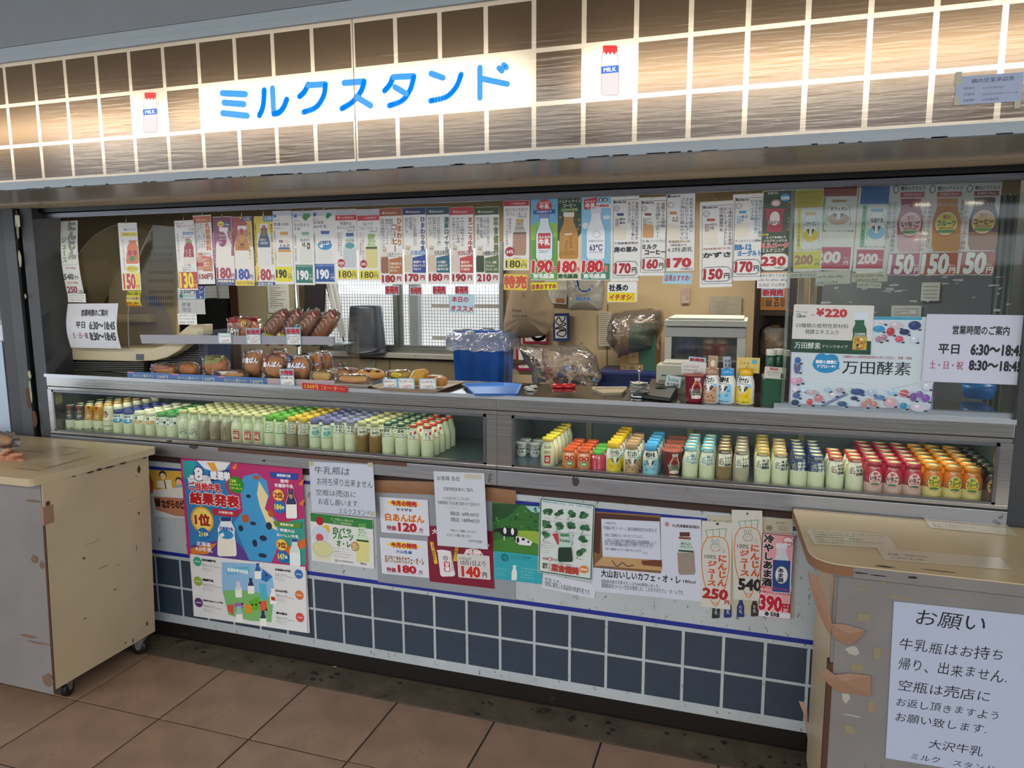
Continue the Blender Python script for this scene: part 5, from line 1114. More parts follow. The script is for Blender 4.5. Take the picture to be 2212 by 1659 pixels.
ob('wire_grille',gm,M('grille_wire','6c6864',.6),win,kind='stuff')
# what stands outside the window
ob('wall_outside',MB().box(-3,5,4.2,4.3,0,1.5),M('pale_outside_wall','e4e2de',.8,var=.2,vscale=2),origin=False,**ST)
ob('pillar_outside',MB().box(at(884,680,2.2).x,at(903,680,2.2).x,2.2,2.26,0,3.1),M('grey_outside_post','5c6468',.5),origin=False,**ST)
ob('trim_outside_rail',MB().box(.1,2.6,2.9,2.94,1.16,1.19).box(.1,2.6,2.9,2.94,1.42,1.45),M('outside_rail','a59684',.6),origin=False,**ST)
area('daylight_outside',(.6,3.4,2.9),(math.radians(-150),0,0),3.0,.8,120,(.92,.96,1))

def pxbox(x0,y0,x1,y1,Y,d):
    """World box seen at the given picture rectangle, front in plane Y, depth d."""
    a = at(x0,(y0 + y1)/2,Y).x; b = at(x1,(y0 + y1)/2,Y).x; t = at((x0 + x1)/2,y0,Y).z; o = at((x0 + x1)/2,y1,Y).z
    return (a,b,Y,Y + d,o,t)
# doorway side, dark and cream panels
ob('doorway_shade',MB().box(*pxbox(392,560,503,880,1.3,.03)),M('dark_void','0d0d0f',.8),origin=False,**ST)  # black sheet painted as the unlit depth of the open doorway
ob('trim_1',MB().box(*pxbox(501,560,517,880,1.28,.05)),M('brown_jamb','3c2418',.6),origin=False,**ST)
ob('wall_partition',MB().box(*pxbox(517,540,640,880,1.29,.04)),M('partition_cream','8d8268',.6,var=.1),origin=False,**ST)
def d_pap(p):
    for i in range(14): p.R((.1,.06+i*.055,random.uniform(.4,.9),.075+i*.055),'6a6a6c')
    p.T('◯ × × ×',(.1,.78,.9,.86),'8a8a8a')
sheet('wall_notice',[(578,600),(624,600),(624,676),(578,676)],1.285,d_pap,'b9b9ae','grey printed notice on the cream partition behind the bread packs','notice',ref=[(0,0),(1,0),(1,1),(0,1)])
sheet('wall_notice',[(579,678),(622,678),(622,730),(579,730)],1.285,lambda p: p.R((.1,.1,.35,.14),'555'),'a7a78e','plain greenish sheet directly beneath the grey printed notice','notice',ref=[(0,0),(1,0),(1,1),(0,1)])
pl = at(643,700,1.3)
ob('clothes_pole',MB().tube([(pl.x,1.3,.0),(pl.x,1.3,1.95)],.014,10),M('chrome_pole','c4c6c8',.2,metal=.9),label='vertical chrome pole beside the hanging black apron',cat='pole')
P = [at(x,y,1.35) for x,y in ((655,560),(702,560),(700,640),(698,674),(657,676),(660,640))]
ob('black_apron',MB().prism([(p.x,p.z) for p in P][::-1],1,1.34,1.37),M('black_cloth','0e0e10',.85,bump=.5,bscale=14),label='black apron hanging beside the window',cat='apron',bevel=.004)
P0,P1 = at(704,560,1.42),at(746,752,1.42)
um = MB(); n = 10
ring = [(P0 + (P1 - P0)*t,.045*(1-t) ** .7+.006) for t in (0,.15,.3,.45,.6,.75,.87)]
vs = []; fs = []
for k,(c,r) in enumerate(ring):
    for i in range(20): a = 2*math.pi*i/20; rr = r * (1 if i % 2 else .62); vs.append((c.x + rr*math.cos(a),c.y + rr*math.sin(a)*.6,c.z))
for k in range(len(ring)-1):
    for i in range(20): j = (i+1) % 20; fs.append((k*20+i,(k+1)*20+i,(k+1)*20+j,k*20+j))
um.add(vs,fs,0)
uo = ob('folded_umbrella',um,M('silver_grey_cloth','a6a6a4',.6),label='folded silver-grey umbrella hanging point down in front of the window mesh',cat='umbrella')
ob('tip',MB().tube([P0 + (P1-P0)*.8,P1],[.008,.004],8),M('black_plastic','141414',.4),uo)
# upside-down grey pail on the sill
a,b,_,_,z0,z1 = pxbox(758,660,836,752,1.52,.1)
r0 = (b - a)/2*.98
pail = ob('grey_pail',MB().lathe([(r0,1.19),(r0,1.20),(r0*.95,1.205),(r0*.94,1.24),(r0*.80,z1 - .012),(r0*.76,z1),(r0*.3,z1 + .004),(.0004,z1 + .004)],28,((a+b)/2,1.49 ,0)),M('charcoal_plastic','2d3036',.35,var=.1),label='charcoal pail upside down on the window sill',cat='pail')
ob('handle',MB().tube([((a+b)/2+r0*math.cos(t)*1.02,1.49-r0*math.sin(t)*1.0,1.235-.035*math.sin(t)) for t in [k*math.pi/10 for k in range(11)]],.004,6),M('black_plastic','141414'),pail)
sc = MB(); sc.box(-.35,2.5,.98,1.61,.86,.9).box(-.35,-.3,1,1.6,0,.86).box(2.45,2.5,1,1.6,0,.86)
ob('back_counter',sc,M('back_counter_steel','6f7274',.35,metal=.6),label='low steel counter along the back wall under the window',cat='counter')
# blue bin with clear liner
a,b,_,_,z0,z1 = pxbox(962,722,1086,832,1.0,.1); cz = .90
cxm = (a + b)/2; hw = (b - a)/2
bn = MB(); N_ = 6
def ringr(w_,d_,z,n=24):
    pts = []
    for i in range(n):
        t = 2*math.pi*i/n; c_,s_ = math.cos(t),math.sin(t); q_ = (abs(c_)**6+abs(s_)**6) ** (-1/6); k_ = 1-(.025 if i % 2 else 0)
        pts.append((cxm + w_*c_*q_*k_,1.15+d_*s_*q_*k_,z))
    return pts
def loft(rings,mb,mi=0,smooth=False,cap=(1,1)):
    n = len(rings[0]); vs = [p for r in rings for p in r]; fs = []
    for k in range(len(rings)-1):
        for i in range(n): j = (i+1) % n; fs.append((k*n+i,k*n+j,(k+1)*n+j,(k+1)*n+i))
    if cap[0]: fs.append(tuple(range(n))[::-1])
    if cap[1]: fs.append(tuple(range((len(rings)-1)*n,len(rings)*n)))
    mb.add(vs,fs,mi,smooth); return mb
loft([ringr(hw*.82,.12,cz),ringr(hw*.93,.14,z1 - .02),ringr(hw*1.02,.15,z1 - .02),ringr(hw*1.02,.15,z1),ringr(hw*.92,.13,z1),ringr(hw*.82,.11,cz + .03)],bn,cap=(1,1))
bin_ = ob('blue_bin',bn,M('blue_plastic_bin','1c55a8',.35),label='ribbed blue waste bin with clear liner under the window',cat='bin')
def crinkle(rings,seed,amp):
    return [[(p[0]+amp*noise.noise(Vector((p[0]*30,p[2]*30,seed))),p[1]+amp*noise.noise(Vector((p[1]*30,p[2]*30,seed+5))),p[2]+amp*noise.noise(Vector((p[0]*25,p[1]*25,seed+9)))) for p in r] for r in rings]
film = M_clear('thin_plastic_film','ffffff',.30,.12,2.2,'dfe4e8',bump=.9,bscale=22); film2 = M_clear('wrapper_film','ffffff',.03,.08,1.6,'f2f2f2',bump=1.0,bscale=60); filmD = M_clear('cloudy_bag_film','fbf8f4',.26,.15,2.4,'c9beb2',bump=.9,bscale=16)
ob('liner',loft(crinkle([ringr(hw*1.12,.17,z1 - .085,48),ringr(hw*1.10,.165,z1 - .04,48),ringr(hw*1.07,.16,z1 + .004,48),ringr(hw*.98,.14,z1 + .008,48),ringr(hw*.88,.12,z1 - .05,48)],3,.02),MB(),0,True,(0,0)),film,bin_)

# things on and in front of the cream wall
ZC = (1080,600,5.821)
def dcall(seed,col='1c1a1a',fr=None,seal=True):
    def f(p):
        p.R((0,0,1,1),fr); p.R((.13,.12,.87,.9),'d9d6cc')
        random.seed(seed)
    return f
def d_f1(p):
    p.R((0,0,1,1),'27346c'); p.R((.14,.1,.86,.9),'d6d4cc')
    p.S(curve([(.78,.12),(.72,.24),(.55,.3),(.4,.14),(.2,.3),(.42,.42),(.7,.34),(.78,.42),(.3,.5),(.2,.56),(.6,.52),(.8,.6),(.4,.66),(.25,.76),(.6,.84),(.82,.72),(.7,.6),(.4,.6)]),.07,'1c2a20')
sheet('calligraphy_frame',[(690,450),(868,448),(868,792),(638,796)],1.59,d_f1,'27346c','navy-framed brush calligraphy of a knotted loop on the cream wall','picture',None,ZC,.012,ref=[(0,0),(1,0),(1,1),(0,1)])
def d_f2(p): p.R((0,0,1,1),'7c2030'); p.R((.1,.0,.9,.82),'d4d0c8'); p.S(curve([(.3,.3),(.5,.7),(.8,.6),(.86,.2)]),.14,'1a1818'); p.FR((.16,.45,.28,.75),'b03838',.02)
sheet('calligraphy_frame',[(285,640),(608,640),(608,832),(285,832)],1.60,d_f2,'7c2030','dark red calligraphy frame mostly hidden by the cloth bag','picture',None,ZC,.012,ref=[(0,0),(1,0),(1,1),(0,1)])
def d_f3(p):
    p.R((0,0,1,1),'8a2036'); p.R((.09,.1,.91,.9),'d8d4cc'); p.S(curve([(.25,.32),(.4,.38),(.3,.62),(.12,.72)]),.12,'161414'); p.S(curve([(.42,.36),(.5,.55),(.8,.78)]),.13,'161414'); p.S(curve([(.6,.5),(.62,.7),(.56,.86)]),.11,'161414'); p.R((.16,.74,.26,.86),'b03c34'); p.R((.18,.76,.24,.84),'d8d4cc')
sheet('calligraphy_frame',[(205,838),(560,840),(556,1168),(200,1168)],1.60,d_f3,'8a2036','lower crimson calligraphy frame behind the knotted waste bag','picture',None,ZC,.012,ref=[(0,0),(1,0),(1,1),(0,1)])
def d_cal(p):
    for i in range(6):
        for j in range(3):
            p.FR((.0+i/6,.1+j*.24,(i+1)/6,.1+(j+1)*.24),'a09c92',.006); p.T(str(11+j*7+i),(.05+i/6,.14+j*.24,.10+i/6,.19+j*.24),'55524c')
    p.R((.55,.84,.9,.96),'b06a48')
sheet('wall_calendar',[(560,-90),(850,-90),(846,345),(548,300)],1.58,d_cal,'c7c3b8','paper calendar behind the cloth bag and the white carrier bag','calendar',None,ZC,.004,ref=[(0,0),(1,0),(1,1),(0,1)])
def d_lst(p):
    for i in range(16): p.R((.08,.05+i*.058,random.uniform(.5,.95),.065+i*.058),'77756c')
sheet('wall_notice',[(1242,428),(1400,420),(1400,862),(1238,858)],1.6,d_lst,'b6ad98','tall yellowed list pinned on the wall beside the bagged cardboard box','notice',None,ZC,.001,ref=[(0,0),(1,0),(1,1),(0,1)])
ZD = (1400,600,5.53)
def d_let(p):
    p.T('ご利用案内',(.38,.05,.6,.09),'77736a')
    for i in range(13): p.R((.08+.1*(i % 3 > 0),.2+i*.062,random.uniform(.4,.9),.213+i*.062),'77736a')
sheet('wall_notice',[(742,222),(1118,222),(1112,520),(735,520)],1.6,d_let,'a49c88','faded grey letter taped on the wall above the white drinks showcase','notice',None,ZD,.001,ref=[(0,0),(1,0),(1,1),(0,1)])
sheet('wall_notice',[(403,108),(496,108),(494,305),(402,305)],1.6,lambda p: p.TV(['火災に注意','火の元'],(.1,.1,.9,.8),'a05048'),'b8a49c','narrow vertical slip with red brush writing on the cream wall','notice',None,ZD,.001,ref=[(0,0),(1,0),(1,1),(0,1)])
sheet('wall_notice',[(914,84),(968,84),(968,170),(914,165)],1.6,lambda p: p.TV(['きれいに','使おう'],(.1,.1,.9,.9),'333'),'b8b4a4','tiny vertical notice on the cream wall under the window sill','notice',None,(600,760,4.608),.001,ref=[(0,0),(1,0),(1,1),(0,1)])

def puffy(name,outline,crop,Y,depth,mat,label,cat,amp=.012,seed=1,n=7,par=None,base=None):
    """A soft bag: the outline read off the photograph becomes the widest section of a rounded, crinkled body of real depth."""
    pts = [at(crop[0]+x/crop[2],crop[1]+y/crop[2],Y) for x,y in outline]
    P = []
    for i in range(len(pts)):
        a,b = pts[i],pts[(i+1) % len(pts)]; P += [a.lerp(b,k/4) for k in range(4)]
    c = sum(P,Vector())/len(P); rings = []
    for k in range(n):
        t = -1+2*k/(n-1); s = math.sqrt(max(0,1-(abs(t)*.97)**2.5)); rings.append([((c.x + (p.x-c.x)*s),Y + depth/2*t,(c.z + (p.z-c.z)*s)) for p in P])
    rings = crinkle(rings,seed,amp); m = MB(); loft(rings,m,0,True,(1,1)); 
    o = ob(name,m,mat,par,label,cat) if not par else ob(name,m,mat,par)
    s_ = o.modifiers.new('smooth','SUBSURF'); s_.levels = s_.render_levels = 1
    return o
NOI = M_clear('no_ink','ffffff',0,.5,0)
canvas = M('beige_canvas','85745c',.85,bump=.3,bscale=300,var=.08)
tote = puffy('cloth_tote_bag',[(185,0),(540,0),(600,190),(690,380),(660,610),(600,720),(420,750),(180,768),(70,700),(45,600),(90,330)],ZC,1.25,.16,canvas,'beige cloth tote bag hanging with small printed figures, Viens avec moi','bag',.008,2)
def d_tote(p):
    p.T('Viens',(150,388,262,432),'1e1a18',.01,hand=.4); p.T('avec moi.',(155,458,350,496),'1e1a18',.01,hand=.4)
    p.S([(300,175),(300,260)],5,'3a3430'); p.S([(265,185),(325,245)],4,'3a3430'); p.S([(335,185),(270,240)],4,'3a3430'); p.S([(425,315),(480,310)],3,'3a3430')
sheet('print_patch',[(140,165),(490,165),(490,510),(140,510)],1.155,d_tote,'85745c',crop=ZC,th=.0005,parent=tote,mat=NOI)
hb = puffy('carrier_bag',[(845,-40),(1310,-40),(1320,160),(1300,380),(1250,420),(1060,405),(865,412),(850,200)],ZC,1.45,.12,M_clear('white_carrier_film','e8e8e4',.72,.25,1.2,'c9c7be',bump=.8,bscale=14),'white plastic carrier bag with blue dairy print hanging on the wall','bag',.014,5)
def d_hb(p):
    p.S(curve([(975,40),(985,110),(1030,165),(1090,170),(1140,140)]),26,'c4c4c0'); p.S(curve([(972,40),(985,100)]),24,'2c6cc0')
    for i,ch in enumerate('YAKUDO'):
        a = math.radians(205+i*26); cx_,cy_ = 1062,62; x,y = cx_ + 108*math.cos(a),cy_ - 108*math.sin(a); p.T(ch,(x-15,y-14,x+15,y+14),'2c5ca8',.05)
    p.T('酪王牛乳',(960,245,1140,285),'2c6cb0',.06)
sheet('print_patch',[(950,30),(1180,30),(1180,300),(950,300)],1.372,d_hb,crop=ZC,th=.0005,parent=hb,mat=NOI)
ob('handle',MB().tube([(hb.location.x - .04,1.42,1.72),(hb.location.x - .03,1.5,1.80),(hb.location.x - .03,1.62,1.82)],.003,6),film,hb)
# bagged rubbish with coloured wrappers inside
rb = puffy('waste_bag',[(235,850),(420,838),(700,850),(1060,850),(1200,990),(1285,1210),(1230,1400),(450,1400),(420,1180),(300,1010)],ZC,1.05,.26,filmD,'knotted clear waste bag full of coloured wrappers behind the red dish','bag',.022,8)
wr = MB(); random.seed(4); cols = ['b8502c','c9b8b0','8a4a4c','d8d4d0','3c5a9c','c88458','2c2a30','b8a498','5f7f9f','d4c4bc']
mats_ = [M('scrap_' + c,c,.4) for c in cols]
for i in range(70):
    x,y = random.uniform(470,1200),random.uniform(1120,1380); P = at(ZC[0]+x/ZC[2],ZC[1]+y/ZC[2],random.uniform(.98,1.08)); s = random.uniform(.008,.02)
    a1_,a2_ = random.uniform(0,6),random.uniform(0,6); u = Vector((math.cos(a1_),math.sin(a2_)*.5,math.sin(a1_)))*s; v = Vector((-math.sin(a1_),.4,math.cos(a1_)))*s
    wr.add([P - u - v,P + u - v*.6,P + u*.8+v,P - u*.7+v*.9,P + Vector((0,-.006,0))],[(0,1,4),(1,2,4),(2,3,4),(3,0,4)],i % len(cols))
P = at(ZC[0]+1130/ZC[2],ZC[1]+1170/ZC[2],1.0); wr.blob(P,(.012,.012,.012),10,8,mi=4)
ob('wrapper_scraps',wr,mats_,rb,kind='stuff')
# cardboard box under film
cb = MB(); bx0 = at(ZC[0]+1515/ZC[2],ZC[1]+900/ZC[2],1.25).x; bx1 = at(ZC[0]+1620/ZC[2],800/ZC[2]+600,1.25).x; bx2 = at(ZC[0]+1955/ZC[2],800/ZC[2]+600,1.25).x; bz0,bz1 = at(1370,600+1238/ZC[2],1.25).z,at(1370,600+560/ZC[2],1.25).z
cb.box(bx0,bx2,1.25,1.5,bz0,bz1)
kraft = M('kraft_card','8f6a40',.7,var=.06); gcard = M('green_card','1f5238',.5)
cbx = ob('cardboard_box',cb,kraft,label='tall green and brown cardboard box with clear film over its top',cat='box')
ob('green_panel',MB().box(bx1,bx2 + .001,1.2485,1.25,bz0,bz1),gcard,cbx)
def d_cb(p):
    p.R((1515,1090,1800,1240),'94703f'); p.R((1620,930,1745,1080),'9c7848')
    for x,y in ((1532,1108),(1532,1190)): p.FR((x,y,x + 68,y + 62),'2c4a30',4)
    p.S([(1566,1120),(1566,1160)],6,'2c4a30'); p.P([(1545,1132),(1566,1118),(1588,1132)],'2c4a30'); p.E((1630,1108,1695,1168),'2c4a30'); p.E((1642,1120,1683,1156),'94703f'); p.E((1652,1128,1672,1150),'2c4a30'); p.FR((1632,1190,1700,1238),'2c4a30',4); p.T('△',(1660,960,1710,1000),'2c4a30'); p.T('90',(1645,1196,1690,1232),'2c4a30')
sheet('print_patch',[(1515,900),(1960,900),(1960,1240),(1515,1240)],1.247,d_cb,'1f5238',crop=ZC,th=.0004,parent=cbx,mat=NOI)
puffy('plastic_wrap',[(1355,560),(1450,420),(1650,400),(1900,380),(2050,400),(2070,620),(1990,830),(1980,920),(1500,1010),(1450,910),(1380,880),(1340,740)],ZC,1.33,.30,filmD,'','',.016,11,par=cbx)
c_ = pxbox(1290,810,1416,870,1.12,.3)
ob('blue_crate',MB().box(*c_[:4],.90,c_[5]).box(*pxbox(1286,806,1420,811,1.11,.32)),M('navy_plastic_crate','16265c',.4),label='navy plastic crate under the green cardboard box',cat='crate')
# white drinks showcase with bottles
fy = .62
a,b,_,_,z0,z1 = pxbox(1435,690,1609,880,fy,.3)
wh = M('aged_white_enamel','b9b8ac',.35); show = empty('drinks_showcase',((a+b)/2,fy + .15,z0),'small aged white glass-fronted drinks showcase behind the sample bottles','showcase')
H_ = z1 - z0
ob('low_table',MB().box(a - .05,b + .02,fy - .05,fy + .33,z0 - .13,z0 - .1).box(a,b,fy,fy + .3,0,z0 - .13),wh,label='low white table under the drinks showcase',cat='table')
ob('top',MB().box(a - .004,b + .004,fy - .01,fy + .3,z1 - .03,z1 - .004).box(a + .01,b - .01,fy,fy + .28,z1 - .004,z1 + .006),wh,show,bevel=.004)
ob('header',MB().box(a,b,fy - .006,fy + .3,z1 - .075,z1 - .034),M('pale_grey_enamel','a2a2a0',.35),show,bevel=.003)
ob('post',MB().box(a,a + .028,fy,fy + .03,z0 - .1,z1 - .075),wh,show); ob('post',MB().box(b - .034,b,fy,fy + .03,z0 - .1,z1 - .075),wh,show)
ob('back_panel',MB().box(a,b,fy + .28,fy + .3,z0 - .1,z1 - .075).box(a,a + .01,fy + .03,fy + .28,z0 - .1,z1 - .075).box(b - .01,b,fy + .03,fy + .28,z0 - .1,z1 - .075),M('showcase_inner','6c7062',.5),show)
zs = at(1520,778,fy).z
ob('shelf',MB().box(a + .02,b - .02,fy + .02,fy + .28,zs - .008,zs),M('wire_shelf_white','c2c2bc',.4),show)
ob('pane',MB().add([(a + .028,fy + .01,z0),(b - .034,fy + .01,z0),(b - .034,fy + .01,z1 - .075),(a + .028,fy + .01,z1 - .075)],[(0,1,2,3)]),M_clear('showcase_glass','e0e4e0',.1,.03,1.2),show)
def vessel(name,px,w_px,h,Y,z,label,body,lab,cap,prof,cat='bottle',group=None,txt=None):
    X = at(px,750,Y).x
    o = ob(name,MB().lathe([(r,q_) for r,q_ in prof],20),body,loc=(X,Y,z),label=label,cat=cat,group=group)
    ob('label_band',MB().lathe(sub(prof,h*.12,h*.62,.0008),20),lab,o).matrix_parent_inverse = Matrix(); ob('cap',MB().lathe([(prof[-3][0]*1.1,h*.88),(prof[-3][0]*1.1,h + .002),(.0004,h + .002)],16),cap,o).matrix_parent_inverse = Matrix()
    return o
pet = [(.028,0),(.031,.004),(.031,.09),(.030,.10),(.014,.135),(.013,.15),(.0004,.151)]
for px in (1468,1490): vessel('tea_bottle',px,20,.15,fy + .09,zs,'dark bottle with navy label in the showcase, ' + ('beside its post' if px < 1480 else 'next to the canned drinks'),M('dark_tea','24281c',.1),M('navy_label','1c2a6c',.3),M('grey_cap','77797c',.3),pet,group='navy label bottles in the showcase')
can = [(.025,0),(.027,.004),(.027,.10),(.025,.105),(.0004,.106)]
for px in (1533,1560): vessel('drink_can',px,20,.106,fy + .09,zs,'pale can with red rim in the showcase, ' + ('nearer the navy bottles' if px < 1545 else 'nearer the far showcase post'),M('can_cream','b4a088',.3),M('can_red','9c4038',.3),M('can_rim','a04840',.3),can,'can','pale cans in the showcase')
# shelf cabinet right of the cream wall
wood = M('dark_shelf_wood','2f1d14',.6,bump=.2)
cab = ob('shelf_cabinet',MB().box(*pxbox(1630,420,1642,880,1.0,.3)[:4],0,2.0).box(*pxbox(1640,420,1725,880,1.35,.02)).box(*pxbox(1640,673,1725,682,1.0,.33)).box(*pxbox(1630,420,1634,880,.96,.05)),wood,label='dark wooden shelf cabinet between the cream wall and the clear pane',cat='shelf')
def d_bx(p): p.T('セロ牛',(.25,.3,.95,.8),'2a1c10',.05); p.T('テックス',(.05,.2,.2,.9),'2a1c10',v=True)
o = ob('cardboard_box',MB().box(*pxbox(1642,560,1702,671,1.02,.25)),M('orange_kraft','a06a34',.7),label='orange-brown cardboard box on the shelf cabinet above the wrapped cups',cat='box')
def d_bx2(p):
    p.FR((1410,240,1475,340),'2a2420',6); p.T('セロ',(1508,215,1560,340),'2a2420',.05,v=True); p.FR((1585,240,1630,340),'2a2420',5); p.T('取扱注意',(1592,248,1624,332),'2a2420',v=True); p.T('インデックス',(1360,225,1392,340),'2a2420',v=True)
    for i in range(6): p.R((1415+10*i,262,1420+10*i,338),'2a2420')
sheet('print_patch',[(1345,150),(1660,150),(1660,385),(1345,385)],1.018,d_bx2,'a06a34',crop=ZD,th=.0004,parent=o)
pk = ob('wrapped_cups',MB().blob(at(1668,735,1.08) ,(.055,.06,.075),14,10,.2,4,3,power=.6),M('brown_cups','9c7e5c',.6),label='bundle of brown cups wrapped in clear film on the lower cabinet shelf',cat='package')
puffy('wrapping',[(1330,600),(1420,555),(1520,600),(1600,580),(1660,620),(1660,900),(1500,960),(1310,930),(1330,760)],ZD,1.05,.18,film2,'','',.012,21,par=pk)
# beyond the clear pane at the right
ob('grey_cabinet',MB().box(*pxbox(1770,560,2140,930,1.3,.3)),M('grey_cabinet_paint','5d6064',.5,var=.15),label='grey cabinet behind the clear pane and the posters',cat='cabinet')
for i,(x0,y0,x1,y1) in enumerate([(1925,660,1990,692),(1990,610,2030,650),(1850,560,1900,600)]):
    sheet('stuck_paper',[(x0,y0),(x1,y0),(x1,y1),(x0,y1)],1.29,lambda p: [p.R((.1,.2+.2*k,.9,.26+.2*k),'8a8a88') for k in range(4)],'b8bab8',['white paper slips on the grey cabinet above the enzyme poster','small paper on the grey cabinet beside the slips','dim paper on the grey cabinet below the blue-headed card'][i],'paper',ref=[(0,0),(1,0),(1,1),(0,1)])
ct = MB(); x0,x1 = at(2145,600,.5).x,at(2215,600,.5).x; z0,z1 = 1.0,1.93; vs = []; fs = []
for i in range(25):
    for z in (z0,z1): vs.append((x0 + (x1-x0)*i/24,.5+.015*math.sin(i*1.4),z))
for i in range(24): fs.append((2*i,2*i+2,2*i+3,2*i+1))
ob('vinyl_curtain',ct.add(vs,fs,0,True),M('grey_green_vinyl','6c7468',.4),label='grey-green vinyl curtain behind the clear pane near the dark post',cat='curtain')
b1 = pxbox(1722,560,1735,760,.7,.02); b2 = pxbox(1748,560,1756,760,.72,.02)
ob('upright_boards',MB().box(*b1[:4],0,b1[5]).box(*b2[:4],0,b2[5]),M('pale_boards','b4aa90',.6),label='two pale upright strips seen through the clear pane above the yen poster',cat='board')
a,b,_,_,z0,z1 = pxbox(2085,870,2160,930,.35,.2)
ob('blue_pail',MB().lathe([((b-a)*.42,1.2165),((b-a)*.5,1.25),((b-a)*.5,1.262),((b-a)*.46,1.262),((b-a)*.4,1.222),(.0004,1.222)],24,((a+b)/2,.42,0)),M('bright_blue_plastic','2a78c8',.35),label='low bright blue pail on the worktop behind the clear pane',cat='pail')
# clear sliding pane
psM = M_clear('scratched_pane','f2f5f3',.02,.03,.5,'b8bcba'); 
pn = ob('sliding_pane',MB().box(2.68,3.335,.003,.009,1.2185,1.925),psM,label='tall clear sliding pane closing the counter in front of the milk price cards',cat='pane',origin=False)
ob('edge',MB().box(2.672,2.682,.000,.014,1.2185,1.925),M_clear('pane_edge','e4e8e4',.15,.1,.8),pn)
ob('bottom_track',MB().box(2.65,3.335,-.006,.016,1.2165,1.232),M_steel('track_steel','a2a8ae',.3),pn)
tp = MB(); random.seed(12)
for i in range(34):
    P = at(random.uniform(1760,2190),random.uniform(595,680),.0028); w_,h_ = random.uniform(.004,.03),random.uniform(.002,.008); tp.add([(P.x,.0025,P.z),(P.x + w_,.0025,P.z + random.uniform(-.004,.006)),(P.x + w_,.0025,P.z + h_),(P.x,.0025,P.z + h_)],[(0,1,2,3)])
for i in range(160):
    P = at(random.uniform(1720,2190),random.uniform(560,900),.0028); w_ = random.uniform(.0006,.0018); tp.add([(P.x,.0024,P.z),(P.x + w_,.0024,P.z),(P.x + w_,.0024,P.z + w_),(P.x,.0024,P.z + w_)],[(0,1,2,3)])
ob('tape_residue',tp,M_clear('tape_film','ffffff',.35,.2,2,'e0e0dc'),pn,kind='stuff')

# ================================================================ THINGS ON THE WORKTOP
WZ = 1.2168; U4_ = [(0,0),(1,0),(1,1),(0,1)]
# ---- clear hood with a cream base (bread keeper) at the left end
Yh = .12
a,b,_,_,z0,z1 = pxbox(119,753,288,780,Yh,.3)
creamP = M('aged_cream_plastic','c6b996',.4,dirt=('6e6146',.08,30),var=.05)
hood = empty('bread_hood',((a+b)/2,.3,WZ),'large cream machine with clear curved hood at the dark post end','food display')
def pz(pts,crop,Y): return [(lambda P: (P.x,P.z))(at(crop[0]+x/crop[2],crop[1]+y/crop[2],Y)) for x,y in pts]
ZA = (100,600,6.144)
ob('base',MB().prism(pz([(105,945),(120,932),(1240,950),(1400,945),(1560,890),(1720,770),(1850,660),(1900,625),(2090,620),(2090,760),(1880,860),(1760,970),(1600,1060),(1440,1100),(1200,1112),(105,1085)],ZA,Yh)[::-1],1,Yh,Yh + .06),creamP,hood,bevel=.006)
ob('deck',MB().box(a + .01,b + .12,Yh + .06,Yh + .3,z0 + .01,z1 - .008),creamP,hood)
lv = MB()
for i in range(6):
    y_ = 1120+i*24; q_ = pz([(140+i*4,y_),(1300,y_ + 8),(1300,y_ + 14),(140+i*4,y_ + 6)],ZA,Yh + .004); lv.prism(q_[::-1],1,Yh + .0,Yh + .03)
for i in range(14):
    y_ = 870+i*24; x0_ = 1880-max(0,i)*60 if i < 10 else 1300; q_ = pz([(max(1300,x0_),y_),(2090,y_),(2090,y_ + 8),(max(1300,x0_),y_ + 8)],ZA,Yh + .07); lv.prism(q_[::-1],1,Yh + .07,Yh + .1)
ob('louvre',lv,M('louvre_grey','7c7a74',.5,metal=.3),hood,kind='stuff')
q_ = pz([(130,1090),(1300,1105),(2090,860),(2090,1270),(150,1240)],ZA,Yh + .03); ob('vent_body',MB().prism(pz([(130,1090),(1300,1105),(1300,1270),(150,1250)],ZA,Yh + .03)[::-1],1,Yh + .03,Yh + .28).prism(pz([(1300,1105),(1500,1050),(1700,950),(1850,860),(2090,850),(2090,1270),(1300,1270)],ZA,Yh + .1)[::-1],1,Yh + .1,Yh + .28),M('vent_dark','131415',.8),hood)
ob('foot',MB().box(a + .02,b + .06,Yh + .012,Yh + .28,WZ,at(200,802,Yh).z),M('grey_plinth','5f6669',.5),hood)
ob('nameplate',MB().prism(pz([(1190,1012),(1294,1014),(1294,1094),(1190,1092)],ZA,Yh - .001)[::-1],1,Yh - .001,Yh + .001),M('plate_dark_grey','4a4c50',.4),hood)
ob('back_panel',MB().prism(pz([(830,-640),(1730,-640),(1730,900),(830,930)],ZA,.42)[::-1],1,.42,.44),M('beige_back','a89874',.5,var=.06),hood)
sl = MB()
for gy in (-420,-330,-250,-90,20,165,245,330):
    for gx0 in (1370,1520):
        for i in range(6): x = gx0 + i*30; sl.prism(pz([(x,gy),(x + 9,gy),(x + 9,gy + 42),(x,gy + 42)],ZA,.419)[::-1],1,.418,.421)
ob('slot',sl,M('slot_dark','352c1e',.8),hood,kind='stuff')
ob('ledge',MB().prism(pz([(900,480),(1330,480),(1330,590),(900,590)],ZA,.35)[::-1],1,.35,.42),M('beige_ledge','b5a580',.5),hood)
hc = M_clear('hood_acrylic','f6f6f2',.03,.05,.5,'b8b8b0')
prof = pz([(140,930),(125,760),(130,560),(165,330),(240,60),(420,-300),(640,-560),(900,-690),(1200,-720)],ZA,Yh + .02)
cv = [Vector((x,0,z)) for x,z in curve([Vector(p) for p in prof],4)]
vs = []; fs = []
for p in cv: vs += [(p.x,Yh + .02,p.z),(p.x,.42,p.z)]
for i in range(len(cv)-1): fs.append((2*i,2*i+2,2*i+3,2*i+1))
